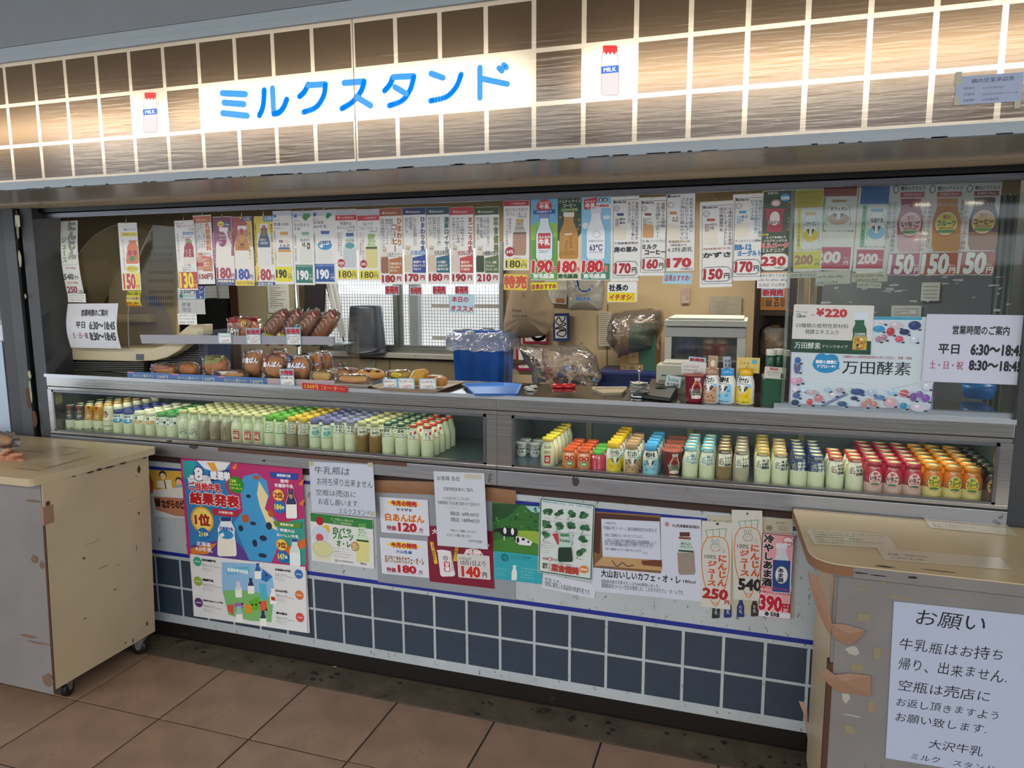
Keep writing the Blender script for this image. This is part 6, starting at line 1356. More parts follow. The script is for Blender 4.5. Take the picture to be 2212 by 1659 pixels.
sx = pz([(1100,945),(1085,500),(1130,100),(1240,-300),(1420,-700)],ZA,Yh + .02); cs = [Vector((x,0,z)) for x,z in curve([Vector(p) for p in sx],4)]
m = MB().add(vs,fs,0,True); vs = []; fs = []
for p in cs: vs += [(p.x,Yh + .02,p.z),(p.x + .03,.42,p.z)]
for i in range(len(cs)-1): fs.append((2*i,2*i+2,2*i+3,2*i+1))
m.add(vs,fs,0,True); ob('clear_hood',m,hc,hood)
ob('hood_rim',MB().tube([(p.x,Yh + .02,p.z) for p in cv],.0025,6).tube([(p.x,Yh + .02,p.z) for p in cs],.003,6),M_clear('rim_acrylic','c8c8c4',.5,.1,1.5),hood)
# papers hanging under the first red card
sheet('price_note',[(54,740),(280,740),(278,835),(56,835)],.058,lambda p: (p.T('550円',(75,742,200,790),'2c3c3c',.03),p.T('MILK DESIGN',(100,798,195,815),'3c6c6c'),p.E((65,788,98,828),'2c6c64'),p.R((205,722,276,832),'24408c'),p.T('グン ト',(228,728,264,830),'e8ecf4',.02,v=True)),'b9c6c4','grey-green price note tucked under the 130 yen card','note',None,CA,.0008)
sheet('price_note',[(58,838),(282,838),(280,960),(60,960)],.059,lambda p: (p.T('数量',(88,862,165,898),'3a3a3a',0,hand=.4),p.T('限定',(92,905,168,942),'3a3a3a',0,hand=.4),p.R((204,838,206,960),'9a9a94')),'bcbdb8','grey handwritten limited-quantity note below the grey-green note','note',None,CA,.0008)
card([(56,955),(212,958),(212,1046),(54,1046)],lambda p: d_take(p,64,962,140,76),'white take-away note at the bottom of the notes under the 130 yen card',CA,Y=.057,hook=False,cat='note',name='handwritten_note',group='handwritten take-away notes')
for i,(x0,x1) in enumerate([(280,378),(378,480)]): sheet('price_note',[(x0,722),(x1,722),(x1,822+6*i),(x0,828)],.35+.01*i,lambda p: [p.T('4円  170g',(x0 + 8,770+30*k,x1 - 8,784+30*k),'66666a',0,hand=.4) for k in range(2)],'9a9a94','dim grey slip behind the 150 yen card, ' + ('nearer the bread hood' if i == 0 else 'nearer the dark doorway'),'note',None,CA,.0008)

# ---- two-tier clear bread rack
rack = empty('bread_rack',(.55,.2,WZ),'two-tier clear acrylic bread rack with grey shelf lip','rack')
Yr = .07; acl = M_clear('rack_acrylic','fdfefe',.012,.04,.3)
ob('shelf_lip',MB().prism(pz([(302,723),(722,727),(722,745),(306,742)],(0,0,1),Yr)[::-1],1,Yr,Yr + .004),M('grey_shelf_lip','9a98a0',.4),rack)
zsh = at(500,742,Yr).z; xa,xb = at(306,742,Yr).x,at(722,745,Yr).x
xh = at(446,742,.12).x
ob('upper_shelf',MB().box(xa,xh,Yr + .004,.112,zsh,zsh + .004).box(xh,xb,Yr + .004,.26,zsh,zsh + .004),acl,rack)
ob('end_panel',MB().box(xb - .003,xb,Yr,.27,WZ,at(720,705,Yr).z + .03),acl,rack); ob('end_panel',MB().box(xh,xh + .003,Yr,.27,WZ,zsh + .05),acl,rack)
ob('back_sheet',MB().box(xh,xb,.27,.273,WZ,zsh + .08),acl,rack)
def d_ban(p):
    p.R((1075,1258,5000,1400),'4a72ae')
ZB = (275,800,3.0)
def d_bb(p):
    for i in range(3):
        x0 = i/3; p.R((x0,0,x0 + 1/3,1),'4a70aa' if i % 2 == 0 else '4d74b0'); p.T('おいしい菓子パン',(x0 + .045,.3,x0 + .20,.72),'d4d89a',.01); p.T('130円',(x0 + .225,.3,x0 + .305,.75),'d4d89a',.01); p.R((x0 + .002,.0,x0 + .05,.2),'c8607c'); p.T('ヤマザキ',(x0 + .012,.04,x0 + .048,.17),'f0d8e0',.02)
bl = sheet('price_rail',[(275,803),(576,816),(576,834),(275,817)],-.010,d_bb,'4a70aa',crop=(0,0,1),th=.001,parent=rack,ref=[(0,0),(1,0),(1,1),(0,1)])
ob('lower_lip',MB().prism(pz([(576,817),(722,822),(722,842),(576,835)],(0,0,1),-.008)[::-1],1,-.008,-.005),M('pinkish_lip','b9a4a6',.4),rack)
ob('lower_shelf',MB().box(at(275,815,0).x,xh,-.005,.112,WZ,WZ + .004).box(xh,xb,-.005,.26,WZ,WZ + .004),acl,rack)

def bread(name,cx,by,w,h,Y,zb,col,label,group,d=.06,tilt=0,lean=0,print_=None,topc=None,crop=ZC,wrap=True,power=.9,cat='bread',disp=.12):
    """Wrapped bread: cx, by, w, h read from an enlargement (centre x, foot y, width, height)."""
    X = at(crop[0]+cx/crop[2],crop[1]+by/crop[2],Y).x
    D = (Vector((X,Y,zb))-CAM).dot(FW); mW = 1.08*w/crop[2]*D/F_PX; mH = 1.08*h/crop[2]*D/F_PX
    root = empty(name,(X,Y,zb),label,cat,group)
    bm = M('baked_' + col,col,.45,var=.18,vscale=30,coat=.15)
    mb = MB().blob((0,0,mH*.48),(mW*.42,d*.42,mH*.44),22,14,disp,3,sum(map(ord,label)) % 50/7,power=power)
    bo = ob('bun',mb,bm,root); bo.matrix_parent_inverse = Matrix()
    kids = [bo]
    if topc:
        tb = ob('topping',MB().blob((0,0,mH*.62),(mW*.36,d*.38,mH*.34),18,10,.25,5,3),M('topping_' + topc,topc,.35,var=.3,vscale=50),root); tb.matrix_parent_inverse = Matrix(); kids.append(tb)
    if wrap:
        wb = MB().blob((0,0,mH*.5),(mW*.5,d*.5,mH*.5),28,16,.22,6,sum(map(ord,label)) % 31/5,power=.72); wo = ob('wrapper',wb,film2,root); wo.matrix_parent_inverse = Matrix(); kids.append(wo)
        # sealed fins of the bag at both ends
        fm = MB()
        for s in (-1,1):
            n_ = 7; vs = []
            for k in range(n_): t = k/(n_-1); vs += [(s*mW*.46,0,mH*(.15+.7*t)),(s*(mW*.56+.003*(k % 2)),.004*(1 if k % 2 else -1),mH*(.05+.9*t))]
            fm.add(vs,[(2*k,2*k+1,2*k+3,2*k+2) for k in range(n_-1)])
        fo = ob('seal',fm,film2,root); fo.matrix_parent_inverse = Matrix(); kids.append(fo)
    if print_:
        p = Print(lambda x,y: ((x - .5)*mW,(.5-y)*mH + mH*.5)); print_(p)
        def wp(u,v,z):
            q_ = max(0,1-(abs(u)/(mW*.52))**2.6-(abs(v - mH*.5)/(mH*.52))**2.6); return (u,-d*.5*q_**.38-.0012-z,v)
        po = bpy.data.objects.new('print',p.mesh('print',wp,INK_GLOSS)); COL.objects.link(po); po.parent = root
    root.rotation_euler = (lean,tilt,random.uniform(-.1,.1))
    return root
ZE = (440,640,6.9125); ZF = (600,760,4.608)
zu = zsh + .004
random.seed(3)
def dp_r(p): p.P([(.02,.05),(.95,.0),(.98,.2),(.3,.22),(.02,.42)],'b8202c'); p.P([(.35,.25),(.9,.2),(.8,.55),(.3,.5)],'9a4a28'); p.E((.55,.15,.72,.38),'e8c018'); p.T('うま',(.58,.2,.69,.33),'2a1a10',.05); p.T('メンチカツ',(.02,.45,.48,.8),'f4f0e8',.05,ol='1a1614'); p.T('ヤマザキ',(.05,.26,.28,.38),'f0dcd8',.04)
bread('wrapped_sandwich_roll',610,600,520,340,.15,zu,'d08a4c','red-topped wrapped cutlet roll at the end of the upper rack','wrapped breads on the rack',print_=dp_r,crop=ZE)
def dp_p(redb):
    def f(p):
        for k in range(5): p.S(curve([(.3,.2+.1*k),(.45,.14+.12*k),(.62,.2+.11*k)]),.022,'ddd0c8')
        p.R((.32,.02,.68,.12),'8c1c24'); p.T('Premium',(.36,.04,.64,.1),'f0d8d4',.02)
        if redb: p.P([(.1,.62),(.9,.66),(.92,.96),(.1,.98)],'b8202c'); p.P([(.1,.62),(.5,.7),(.9,.6),(.6,.8)],'c8c23c'); p.E((.3,.72,.6,.92),'e8e0d0')
        else: p.P([(.08,.55),(.22,.5),(.2,.98),(.08,.98)],'58a8c8')
    return f
for i,(cx_,c_,rd,lab) in enumerate([(1000,'94582c',1,'red-based wrapped long roll, first beside the cutlet roll'),(1220,'94582c',1,'red-based wrapped long roll behind the new-product tag'),(1450,'94582c',0,'blue-edged wrapped long roll between red ones and the end roll'),(1715,'a0602c',0,'last long roll at the rack end showing its nut spiral')]):
    r_ = bread('wrapped_long_roll',cx_ - 120,650+14*i,250,600,.13+.015*(i % 2),zu,c_,lab,'slanting wrapped long rolls on the upper rack',d=.055,tilt=.78,print_=dp_p(rd),crop=ZE)
sp = at(440+1650/6.9125,640+610/6.9125,.088)
# lower tier
zl = WZ + .006
def dp_w(c,t,tc,hc='f0ecea'):
    def f(p): p.R((.08,.02,.95,.16),hc); p.P([(.04,.0),(.24,.08),(.24,.3),(.04,.3)],c); p.T(t,(.1,.3,.92,.5),'f4f0ee',.06,ol=tc,hand=.2); p.T('ヤマザキ',(.05,.2,.23,.27),'f0e0e0',.03)
    return f
def dp_g(p): p.P([(.1,.02),(.9,.0),(.8,.3),(.2,.4)],'a8b878'); p.S([(.2,.1),(.7,.2)],.02,'4a7a30'); p.S([(.3,.2),(.6,.12)],.02,'4a7a30')
def dp_k(p): p.P([(.05,.1),(.85,.05),(.8,.35),(.1,.45)],'b8788c'); p.E((.0,.6,.16,.85),'d8c830'); p.E((.8,.65,.98,.9),'d8c830')
LB = 'wrapped breads on the rack'
bread('wrapped_bun',1580,1290,400,150,.05,zl,'d48a48','low wrapped bun with pink film beside the bread hood',LB,print_=dp_k,crop=ZA)
bread('wrapped_bun',1890,1290,300,170,.06,zl,'d07c34','wrapped brown bun between the pink-film and green-film buns',LB,crop=ZA)
bread('wrapped_bun',190,1190,380,300,.07,zl,'d28440','wrapped brown bun with green printed film on the lower rack',LB,print_=dp_g,crop=ZE)
bread('wrapped_bun',400,1205,560,130,.03,zl,'d89c58','low wrapped roll with white and purple film at the rack front',LB,print_=lambda p: (p.R((.0,.3,.3,.9),'4c1c48'),p.P([(.25,.2),(.8,.05),(.7,.9),(.3,.95)],'ece8e6')),crop=ZE,d=.05)
bread('wrapped_bun',740,1215,320,390,.10,zl,'cc8c50','upright wrapped bun with purple corner on the lower rack',LB,print_=dp_w('4c1c48','小倉ぱん','4c3440'),crop=ZE,lean=-.12)
bread('wrapped_bun',1065,1215,330,350,.07,zl,'d8924c','upright wrapped bun with red corner on the lower rack',LB,print_=dp_w('b8202c','あんぱん','8c2c34','e0a8a8'),crop=ZE,lean=-.1)
bread('wrapped_bun',1430,1240,340,370,.05,zl,'d48a48','upright wrapped bun with blue corner behind the special price tag',LB,print_=dp_w('1c4c9c','あんぱん','2c4c9c'),crop=ZE,lean=-.1)
bread('wrapped_bun',1130,1150,260,380,.17,zl,'d48a48','wrapped bun peeking behind the red-cornered one',LB,print_=dp_w('b8202c','','8c2c34'),crop=ZE,lean=-.1)
bread('wrapped_bun',1650,1190,260,370,.13,zl,'d48a48','wrapped bun directly behind the blue-cornered one',LB,print_=dp_w('1c4c9c','ん','2c4c9c'),crop=ZE,lean=-.1)
bread('wrapped_bun',1790,1160,240,360,.19,zl,'c47c40','rearmost wrapped bun against the rack end panel',LB,print_=lambda p: p.R((.1,.02,.95,.14),'eeeae8'),crop=ZE,lean=-.1)
# price tags clipped to the rack
def ptag(b,top,t1,t2,price,Y,label,crop=ZE,c1='b8202c'):
    l,t,r,bo = b
    def f(p):
        h = bo - t
        p.RR((l,t,r,bo),'9cc4d8',.2); p.RR((l + 12,t + h*(.42 if top else .1),r - 12,bo - 8),'eceae6',.2)
        if top: p.T(top,(l + 12,t + h*.07,r - 12,t + h*.38),c1,.07,ol='5a1418',olw=.02)
        p.T(t1,(l + 16,t + h*(.46 if top else .2),r - 16,t + h*(.60 if top else .42)),'4a3438',.03)
        if t2: p.T(t2,(l + 16,t + h*.62,r - 16,t + h*.74),'4a3438',.03)
        p.T(price,(l + w_*.3 if False else l + (r-l)*.25,t + h*.76 if top else t + h*.62,l + (r-l)*.8,bo - h*.06),'8a2c34',.0)
    sheet('price_tag',[(l,t),(r,t),(r,bo),(l,bo)],Y,f,'9cc4d8',label,'price tag','small price tags on breads',crop,.0012,corner=.003)
ptag((218,548,412,705),'','サンドコッペパン','','150円',Yr - .004,'small 150 yen tag on the upper shelf lip')
ptag((635,482,848,714),'新発売','コーンパン','チョコクリーム','130円',Yr - .004,'new-product 130 yen tag under the cutlet roll',c1='a8182c')
ptag((1232,466,1448,722),'新発売','コッペパン','ピーナッツ','130円',Yr - .004,'new-product 130 yen tag in front of the long rolls')
ptag((1140,1086,1350,1335),'大特価!','白あん','','120円',-.016,'special price 120 yen tag before the blue-cornered bun')
sheet('corner_sign',[(246,312),(704,350),(668,402),(240,364)],-.048,lambda p: p.T('120円 コーナー',(.06,.18,.94,.84),'e8b830',.02),'b81c1c','red 120 yen corner strip with yellow characters on the worktop edge','sign',None,ZF,.0015,ref=U4_)
# paper plate and beige tray with buns
def trayp(name,pts,crop,z,h,mat,label,cat='tray',lip=.006,inset=.9):
    P = [atz(crop[0]+x/crop[2],crop[1]+y/crop[2],z + h) for x,y in pts]; c = sum(P,Vector())/len(P)
    R1 = [(p.x,p.y,z + h) for p in P]; R0 = [(c.x + (p.x-c.x)*inset,c.y + (p.y-c.y)*inset,z) for p in P]
    I1 = [(c.x + (p.x-c.x)*.97,c.y + (p.y-c.y)*.97,z + h - .001) for p in P]; I0 = [(c.x + (p.x-c.x)*(inset-.03),c.y + (p.y-c.y)*(inset-.03),z + .003) for p in P]
    n = len(P); m = MB(); m.add(R0 + R1 + I1 + I0,[tuple(range(n))[::-1]]+[(k*n+i,k*n+(i+1) % n,(k+1)*n+(i+1) % n,(k+1)*n+i) for k in range(3) for i in range(n)]+[tuple(range(3*n,4*n))])
    return ob(name,m,mat,label=label,cat=cat)
trayp('paper_plate',[(225,325),(300,300),(420,285),(700,270),(900,285),(945,322),(920,336),(700,338),(450,330)],ZF,WZ,.008,M('white_paper_plate','d4cfc4',.6),'white paper plate under the wrapped rolls beside the beige tray')
trayp('beige_tray',[(925,340),(1150,280),(1880,292),(1590,388),(1010,362)],ZF,WZ,.012,M('beige_tray_plastic','a8917a',.45),'beige plastic tray holding the filled bread and small price tags')
LR = 'wrapped rolls on plate and tray'
zt = WZ + .010
bread('wrapped_roll',440,335,220,115,.03,zt,'e4b868','pale wrapped bean roll at the plate end by the rack',LR,crop=ZF,d=.05,print_=None)
bread('wrapped_roll',620,300,260,110,.12,zt,'dc9c50','wrapped croissant-like roll with white label at the back of the plate',LR,crop=ZF,d=.06,print_=lambda p: (p.R((.2,.05,.55,.4),'e4dcd6'),p.T('クロワッサン',(.24,.12,.52,.3),'5a3a30')))
bread('wrapped_roll',720,292,160,105,.14,zt,'cc8a44','browner wrapped roll behind the croissant-like roll',LR,crop=ZF,d=.05)
bread('custard_roll',750,350,340,90,.03,zt,'e4ac60','long split roll with yellow custard at the plate front',LR,crop=ZF,d=.05,topc='e0b838',wrap=True)
bread('chocolate_bun',930,315,320,125,.12,zt,'d89a50','wide bun with dark chocolate crust between plate and tray',LR,crop=ZF,d=.08,topc='3c2014',wrap=False,disp=.08)
bread('sponge_bread',1215,262,240,95,.18,zt,'d0a83c','yellow-brown patterned wrapped bread with yellow sticker',LR,crop=ZF,d=.06,print_=lambda p: (p.E((.25,.2,.7,.6),'e8d818'),p.T('ふわふわ',(.32,.3,.62,.48),'6a4a10',.03)))
# layered sandwich wedge
X = at(600+1390/4.608,760+350/4.608,.06); 
sw = ob('sandwich_bread',MB().prism([(-.045,0),(.012,0),(.035,.052),(.018,.064),(-.006,.062)],1,-.022,.022),M('sponge_yellow','c89430',.6,var=.15,vscale=60),label='leaning layered yellow bread slice with white label on the beige tray',cat='bread',group=LR,bevel=.003)
sw.location = (X.x,.07,zt)
ob('crumb_face',MB().prism([(-.040,.004),(-.004,.058),(-.012,.060),(-.046,.004)],1,-.021,.021),M('pale_crumb','d8c8a0',.7),sw).matrix_parent_inverse = Matrix()
for i,(x,y,w_,h_,Y_,lab) in enumerate([(1625,355,120,95,.06,'cut roll with icing beside the last small tag'),(1570,275,180,72,.16,'square sugared bread piece at the far tray corner')]):
    bread('sugared_bread',x,y,w_,h_,Y_,zt,'b87c34',lab,LR,crop=ZF,d=.06,wrap=False,topc='d8d0c4',power=.5,disp=.05)
ptag((1048,268,1190,358),'','あわゆきクリーム','','130円',.005,'small 130 yen tag with yellow edge, first on the beige tray',ZF)
ptag((1195,262,1362,372),'','フレンチトースト','','130円',.003,'small pale blue 130 yen tag, middle one on the beige tray',ZF)
ptag((1408,266,1578,372),'','フレンチいちご','','130円',.003,'small pale blue 130 yen tag, last on the beige tray',ZF)
for i,(px,c,lab) in enumerate([(735,'c86a88','small bottle with pink cap behind the rack end'),(746,'3f7a58','small bottle with green cap behind the rack end')]):
    X = at(px,800,.29); o = ob('small_bottle',MB().lathe([(.012,0),(.013,.003),(.013,.035),(.008,.042)],14),M('clear_green_' + c,'8fae9c' if i else 'c8c0c4',.3),loc=(X.x,.28,WZ),label=lab,cat='bottle')
    ob('cap',MB().lathe([(.0085,.040),(.0085,.058),(.0004,.060)],12),M('cap_' + c,c,.4),o).matrix_parent_inverse = Matrix()
# trays and dishes
trayp('blue_tray',[(1000,828),(1090,826),(1128,829),(1118,850),(1022,850)],(0,0,1),WZ,.012,M('light_blue_plastic','4f8ae0',.3),'light blue plastic change tray on the worktop')
m = MB()
for x,y in ((350,1365),(420,1350),(380,1385)):
    P = atz(1080+x/ZC[2],600+y/ZC[2],WZ + .012); m.lathe([(.008,0),(.017,.003),(.018,.006),(.006,.007),(.014,.011),(.0004,.012)],18,(P.x,P.y,WZ))
ob('white_clips',m,M('white_plastic','c8c9c4',.3),label='small pile of white plastic dishes beside the light blue tray',cat='dish',kind='stuff')
bpy.data.objects['white_clips'].name = 'plastic_dish'
m = MB()
for x in (740,865): P = atz(1080+x/ZC[2],600+1350/ZC[2],WZ + .01); m.lathe([(.022,0),(.024,.004),(.024,.013),(.021,.014),(.019,.005),(.0004,.004)],24,(P.x,P.y,WZ),sx=1.15)
ob('red_coin_dish',m,M('bright_red_plastic','c01820',.25,coat=.4),label='twin-lobed bright red coin dish on the glossy worktop',cat='dish')
trayp('coin_tray',[(1148,1390),(1175,1370),(1585,1366),(1600,1385),(1540,1440),(1290,1448)],ZC,WZ,.012,M('ivory_plastic','b8aa90',.35),'ivory sloping coin tray beside the receipt spike')
P = atz(1380,858,WZ)
sp_ = ob('receipt_spike',MB().lathe([(.03,0),(.032,.004),(.028,.012),(.006,.015),(.0022,.02),(.0022,.085),(.006,.088),(.007,.098),(.003,.104),(.0012,.112),(.0004,.118)],20,(P.x,P.y,WZ)),M('chrome_spike','a8b0b4',.15,metal=.9),label='chrome receipt spike with white slips on a dark green foot',cat='spike')
m = MB(); random.seed(5)
for i in range(16):
    t = random.uniform(0,6.28); z = WZ + .022+i*.002; u = Vector((math.cos(t),math.sin(t),random.uniform(-.25,.25)))*.03; v = Vector((-math.sin(t),math.cos(t),random.uniform(-.2,.2)))*.022; c = Vector((P.x,P.y,z))
    m.add([c-u-v,c+u-v,c+u+v,c-u+v],[(0,1,2,3)])
ob('paper_slips',m,M('white_slip','c9c8c0',.7),sp_,kind='stuff')
# card terminal, card, register
def slab(name,pts,z0,z1,mat,**k): return ob(name,MB().prism(pts,2,z0,z1),mat,**k)
q_ = [atz(x,y,WZ) for x,y in ((1390,862),(1448,869),(1466,848),(1402,842))]
tb = MB(); c4 = [(p.x,p.y) for p in q_]; tb.hexa([(c4[0][0],c4[0][1],WZ),(c4[1][0],c4[1][1],WZ),(c4[2][0],c4[2][1]+.05,WZ),(c4[3][0],c4[3][1]+.05,WZ),(c4[0][0],c4[0][1],WZ + .016),(c4[1][0],c4[1][1],WZ + .016),(c4[2][0],c4[2][1]+.05,WZ + .038),(c4[3][0],c4[3][1]+.05,WZ + .038)])
term = ob('card_terminal',tb,M('black_terminal','121213',.35),label='black slanted card reader on the worktop before the register',cat='card reader',bevel=.004)
c0 = sum((Vector((p.x,p.y + .025,WZ + .0285)) for p in q_),Vector())/4
ob('reader_ring',MB().lathe([(.019,-.0004),(.021,.0006),(.023,-.0004)],24,(c0.x,c0.y,c0.z + .0005)),M('grey_ring','77787a',.3),term)
def d_sui(p): p.R((.05,.05,.95,.95),'e0e6e6'); p.T('Suica',(.14,.16,.82,.5),'5aa8b0',.03); p.T('自己負担',(.14,.62,.9,.85),'2a2e30',.03)
sheet('payment_card_sign',[(222,1148),(395,1190),(392,1320),(190,1300)],.19,d_sui,'8cc0cc','pale blue-edged payment card sign leaning behind the black reader','sign',None,ZD,.002,ref=[(0,0),(1,0),(1,1),(0,1)],corner=.006)
rg = M('register_beige','b0ae9c',.4); X0 = pxbox(1417,783,1480,855,.24,.1); 
reg = ob('cash_register',MB().box(X0[0],X0[1],.24,.34,WZ + .0,X0[5]-.01).box(X0[0]+.02,X0[1]+.06,.26,.36,X0[5]-.012,X0[5]),rg,label='beige cash register behind the card reader and cocoa sample',cat='register',bevel=.004)
ob('keyboard',MB().hexa([(X0[0]+.01,.2,WZ),(X0[1]+.02,.2,WZ),(X0[1]+.02,.24,WZ),(X0[0]+.01,.24,WZ),(X0[0]+.01,.2,WZ + .02),(X0[1]+.02,.2,WZ + .02),(X0[1]+.02,.24,WZ + .045),(X0[0]+.01,.24,WZ + .045)]),M('register_keys','8c8a7c',.5),reg)
ob('slot_line',MB().box(X0[0]+.02,X0[1],.2385,.24,WZ + .06,WZ + .064),M('dark_line','2c2b28',.6),reg)
# sample bottles with cards
def sample(kind,cx,lab,s=1.0,turn=0):
    lo,hi = 840,900; Y_ = .035
    for _ in range(20):
        mid = (lo + hi)/2; lo,hi = (mid,hi) if at(1400+cx/5.53,mid,Y_).z > WZ else (lo,mid)
    P = at(1400+cx/5.53,lo,Y_); o = copy_tree(Bt[kind],(P.x,Y_,WZ),lab,'sample drinks on the worktop',rz=turn); o['category']='cup' if kind == 'cocoa' else 'bottle'; o.scale = (s,s,s); return o
sample('cocoa',548,'red cocoa cup on the worktop, first of the samples',1.0,.35)
sample('cafe',755,'coffee milk sample bottle on the worktop with tan cap',1.04,-.35)
sample('bluecow',935,'blue-capped sample bottle on the worktop, third of the samples',1.04,-.45)
sample('banana',1155,'yellow-capped banana milk sample bottle under the yellow card',1.06,-.3)
SG = 'small cards standing on the sample drinks'
sheet('sample_card',[(408,1000),(700,1018),(690,1162),(390,1142)],.03,lambda p: (p.T('ミルクココア',(420,1040,610,1075),'3a3030',0,hand=.5),p.T('Cocoa milk',(425,1088,590,1108),'3a3030',0,hand=.6),p.T('¥230円',(540,1118,650,1148),'3a3030',0,hand=.3)),'cdc6c2','white handwritten cocoa card on the red sample cup','card',SG,ZD,.001,bend=.003)
sheet('sample_card',[(500,945),(697,958),(680,1018),(468,995)],.026,lambda p: p.T('新発売',(495,958,670,1003),'a81820',.06,ol='4a1014',olw=.02),'a8ccd8','pale blue new-product label above the cocoa card','card',SG,ZD,.001,corner=.003)
sheet('sample_card',[(740,928),(852,938),(810,1105),(694,1100)],.045,lambda p: (p.E((745,980,800,1060),'e8dcc8'),p.T('カフェオレ',(735,950,830,975),'6a4a38')),'b89878','tan card on the coffee milk sample bottle','card',SG,ZD,.001)
sheet('sample_card',[(915,948),(1004,940),(975,1108),(878,1110)],.045,lambda p: p.TV(['特濃','牛乳'],(912,975,985,1070),'4a4c54',.03),'a4acb4','grey-blue card on the blue-capped sample bottle','card',SG,ZD,.001)
sheet('sample_card',[(1072,948),(1336,960),(1330,1142),(1055,1134)],.04,lambda p: (p.T('バナナ',(1095,1005,1215,1040),'4a3c10',.01,hand=.3),p.T('オレ',(1165,1050,1228,1085),'4a3c10',.01,hand=.3),p.T('200円',(1140,1090,1255,1125),'b05070',.05),p.E((1240,972,1305,1035),'5ab0c8'),p.P([(1090,980),(1120,985),(1095,1010)],'e8b818'),p.P([(1250,1045),(1290,1040),(1275,1065)],'e8b818')),'d8c26a','yellow banana card on the yellow-capped sample bottle','card',SG,ZD,.001)
# green display box with white-capped bottles
g = pxbox(1648,822,1692,878,.02,.07); gz = at(1670,775,.02).z
gb = ob('green_display_box',MB().add([(g[0],.03,WZ),(g[1],.03,WZ),(g[1],.10,WZ),(g[0]-.006,.10,WZ),(g[0],.03,g[5]-.0),(g[1],.03,g[5]+.045),(g[1],.10,g[5]+.05),(g[0]-.006,.10,g[5]+.01)],[(0,3,2,1),(4,5,6,7),(0,1,5,4),(1,2,6,5),(2,3,7,6),(3,0,4,7)]),M('deep_green_card','145232',.35),label='deep green card display box beside the clear pane',cat='box')
wc = M('ribbed_white_cap','d4d2c8',.4)
for i,(x,y,lab) in enumerate([(1470,905,'small white-capped drink at the front of the green box'),(1560,900,'small white-capped drink behind the first in the green box'),(1640,915,'small white-capped drink nearest the clear pane')]):
    P = at(1400+x/5.53,600+y/5.53,.05+.012*i); o = ob('health_drink',MB().lathe([(.015,0),(.017,.003),(.017,.06),(.013,.068)],16),M('green_bottle_film','1f4a32',.3),loc=(P.x,.05+.014*i,P.z - .072),label=lab,cat='bottle',group='white-capped drinks in the green box')
    ob('cap',MB().lathe([(.0155,.066),(.0165,.068),(.0165,.084),(.0155,.086),(.0004,.087)],24),wc,o).matrix_parent_inverse = Matrix()
sheet('box_price_card',[(1402,1055),(1655,1080),(1640,1215),(1375,1200)],.022,lambda p: (p.T('¥220',(1465,1072,1560,1108),'a82430',.05),p.T('53種類の植物性原材料',(1420,1118,1580,1142),'3a4a40'),p.T('発酵エキス入り',(1430,1150,1545,1170),'3a4a40'),p.B((1585,1130,1625,1205),cap='d8d8d0',glass='1f4a34')),'c9c6ba','small white 220 yen card on the green display box','card',None,ZD,.001,corner=.004)

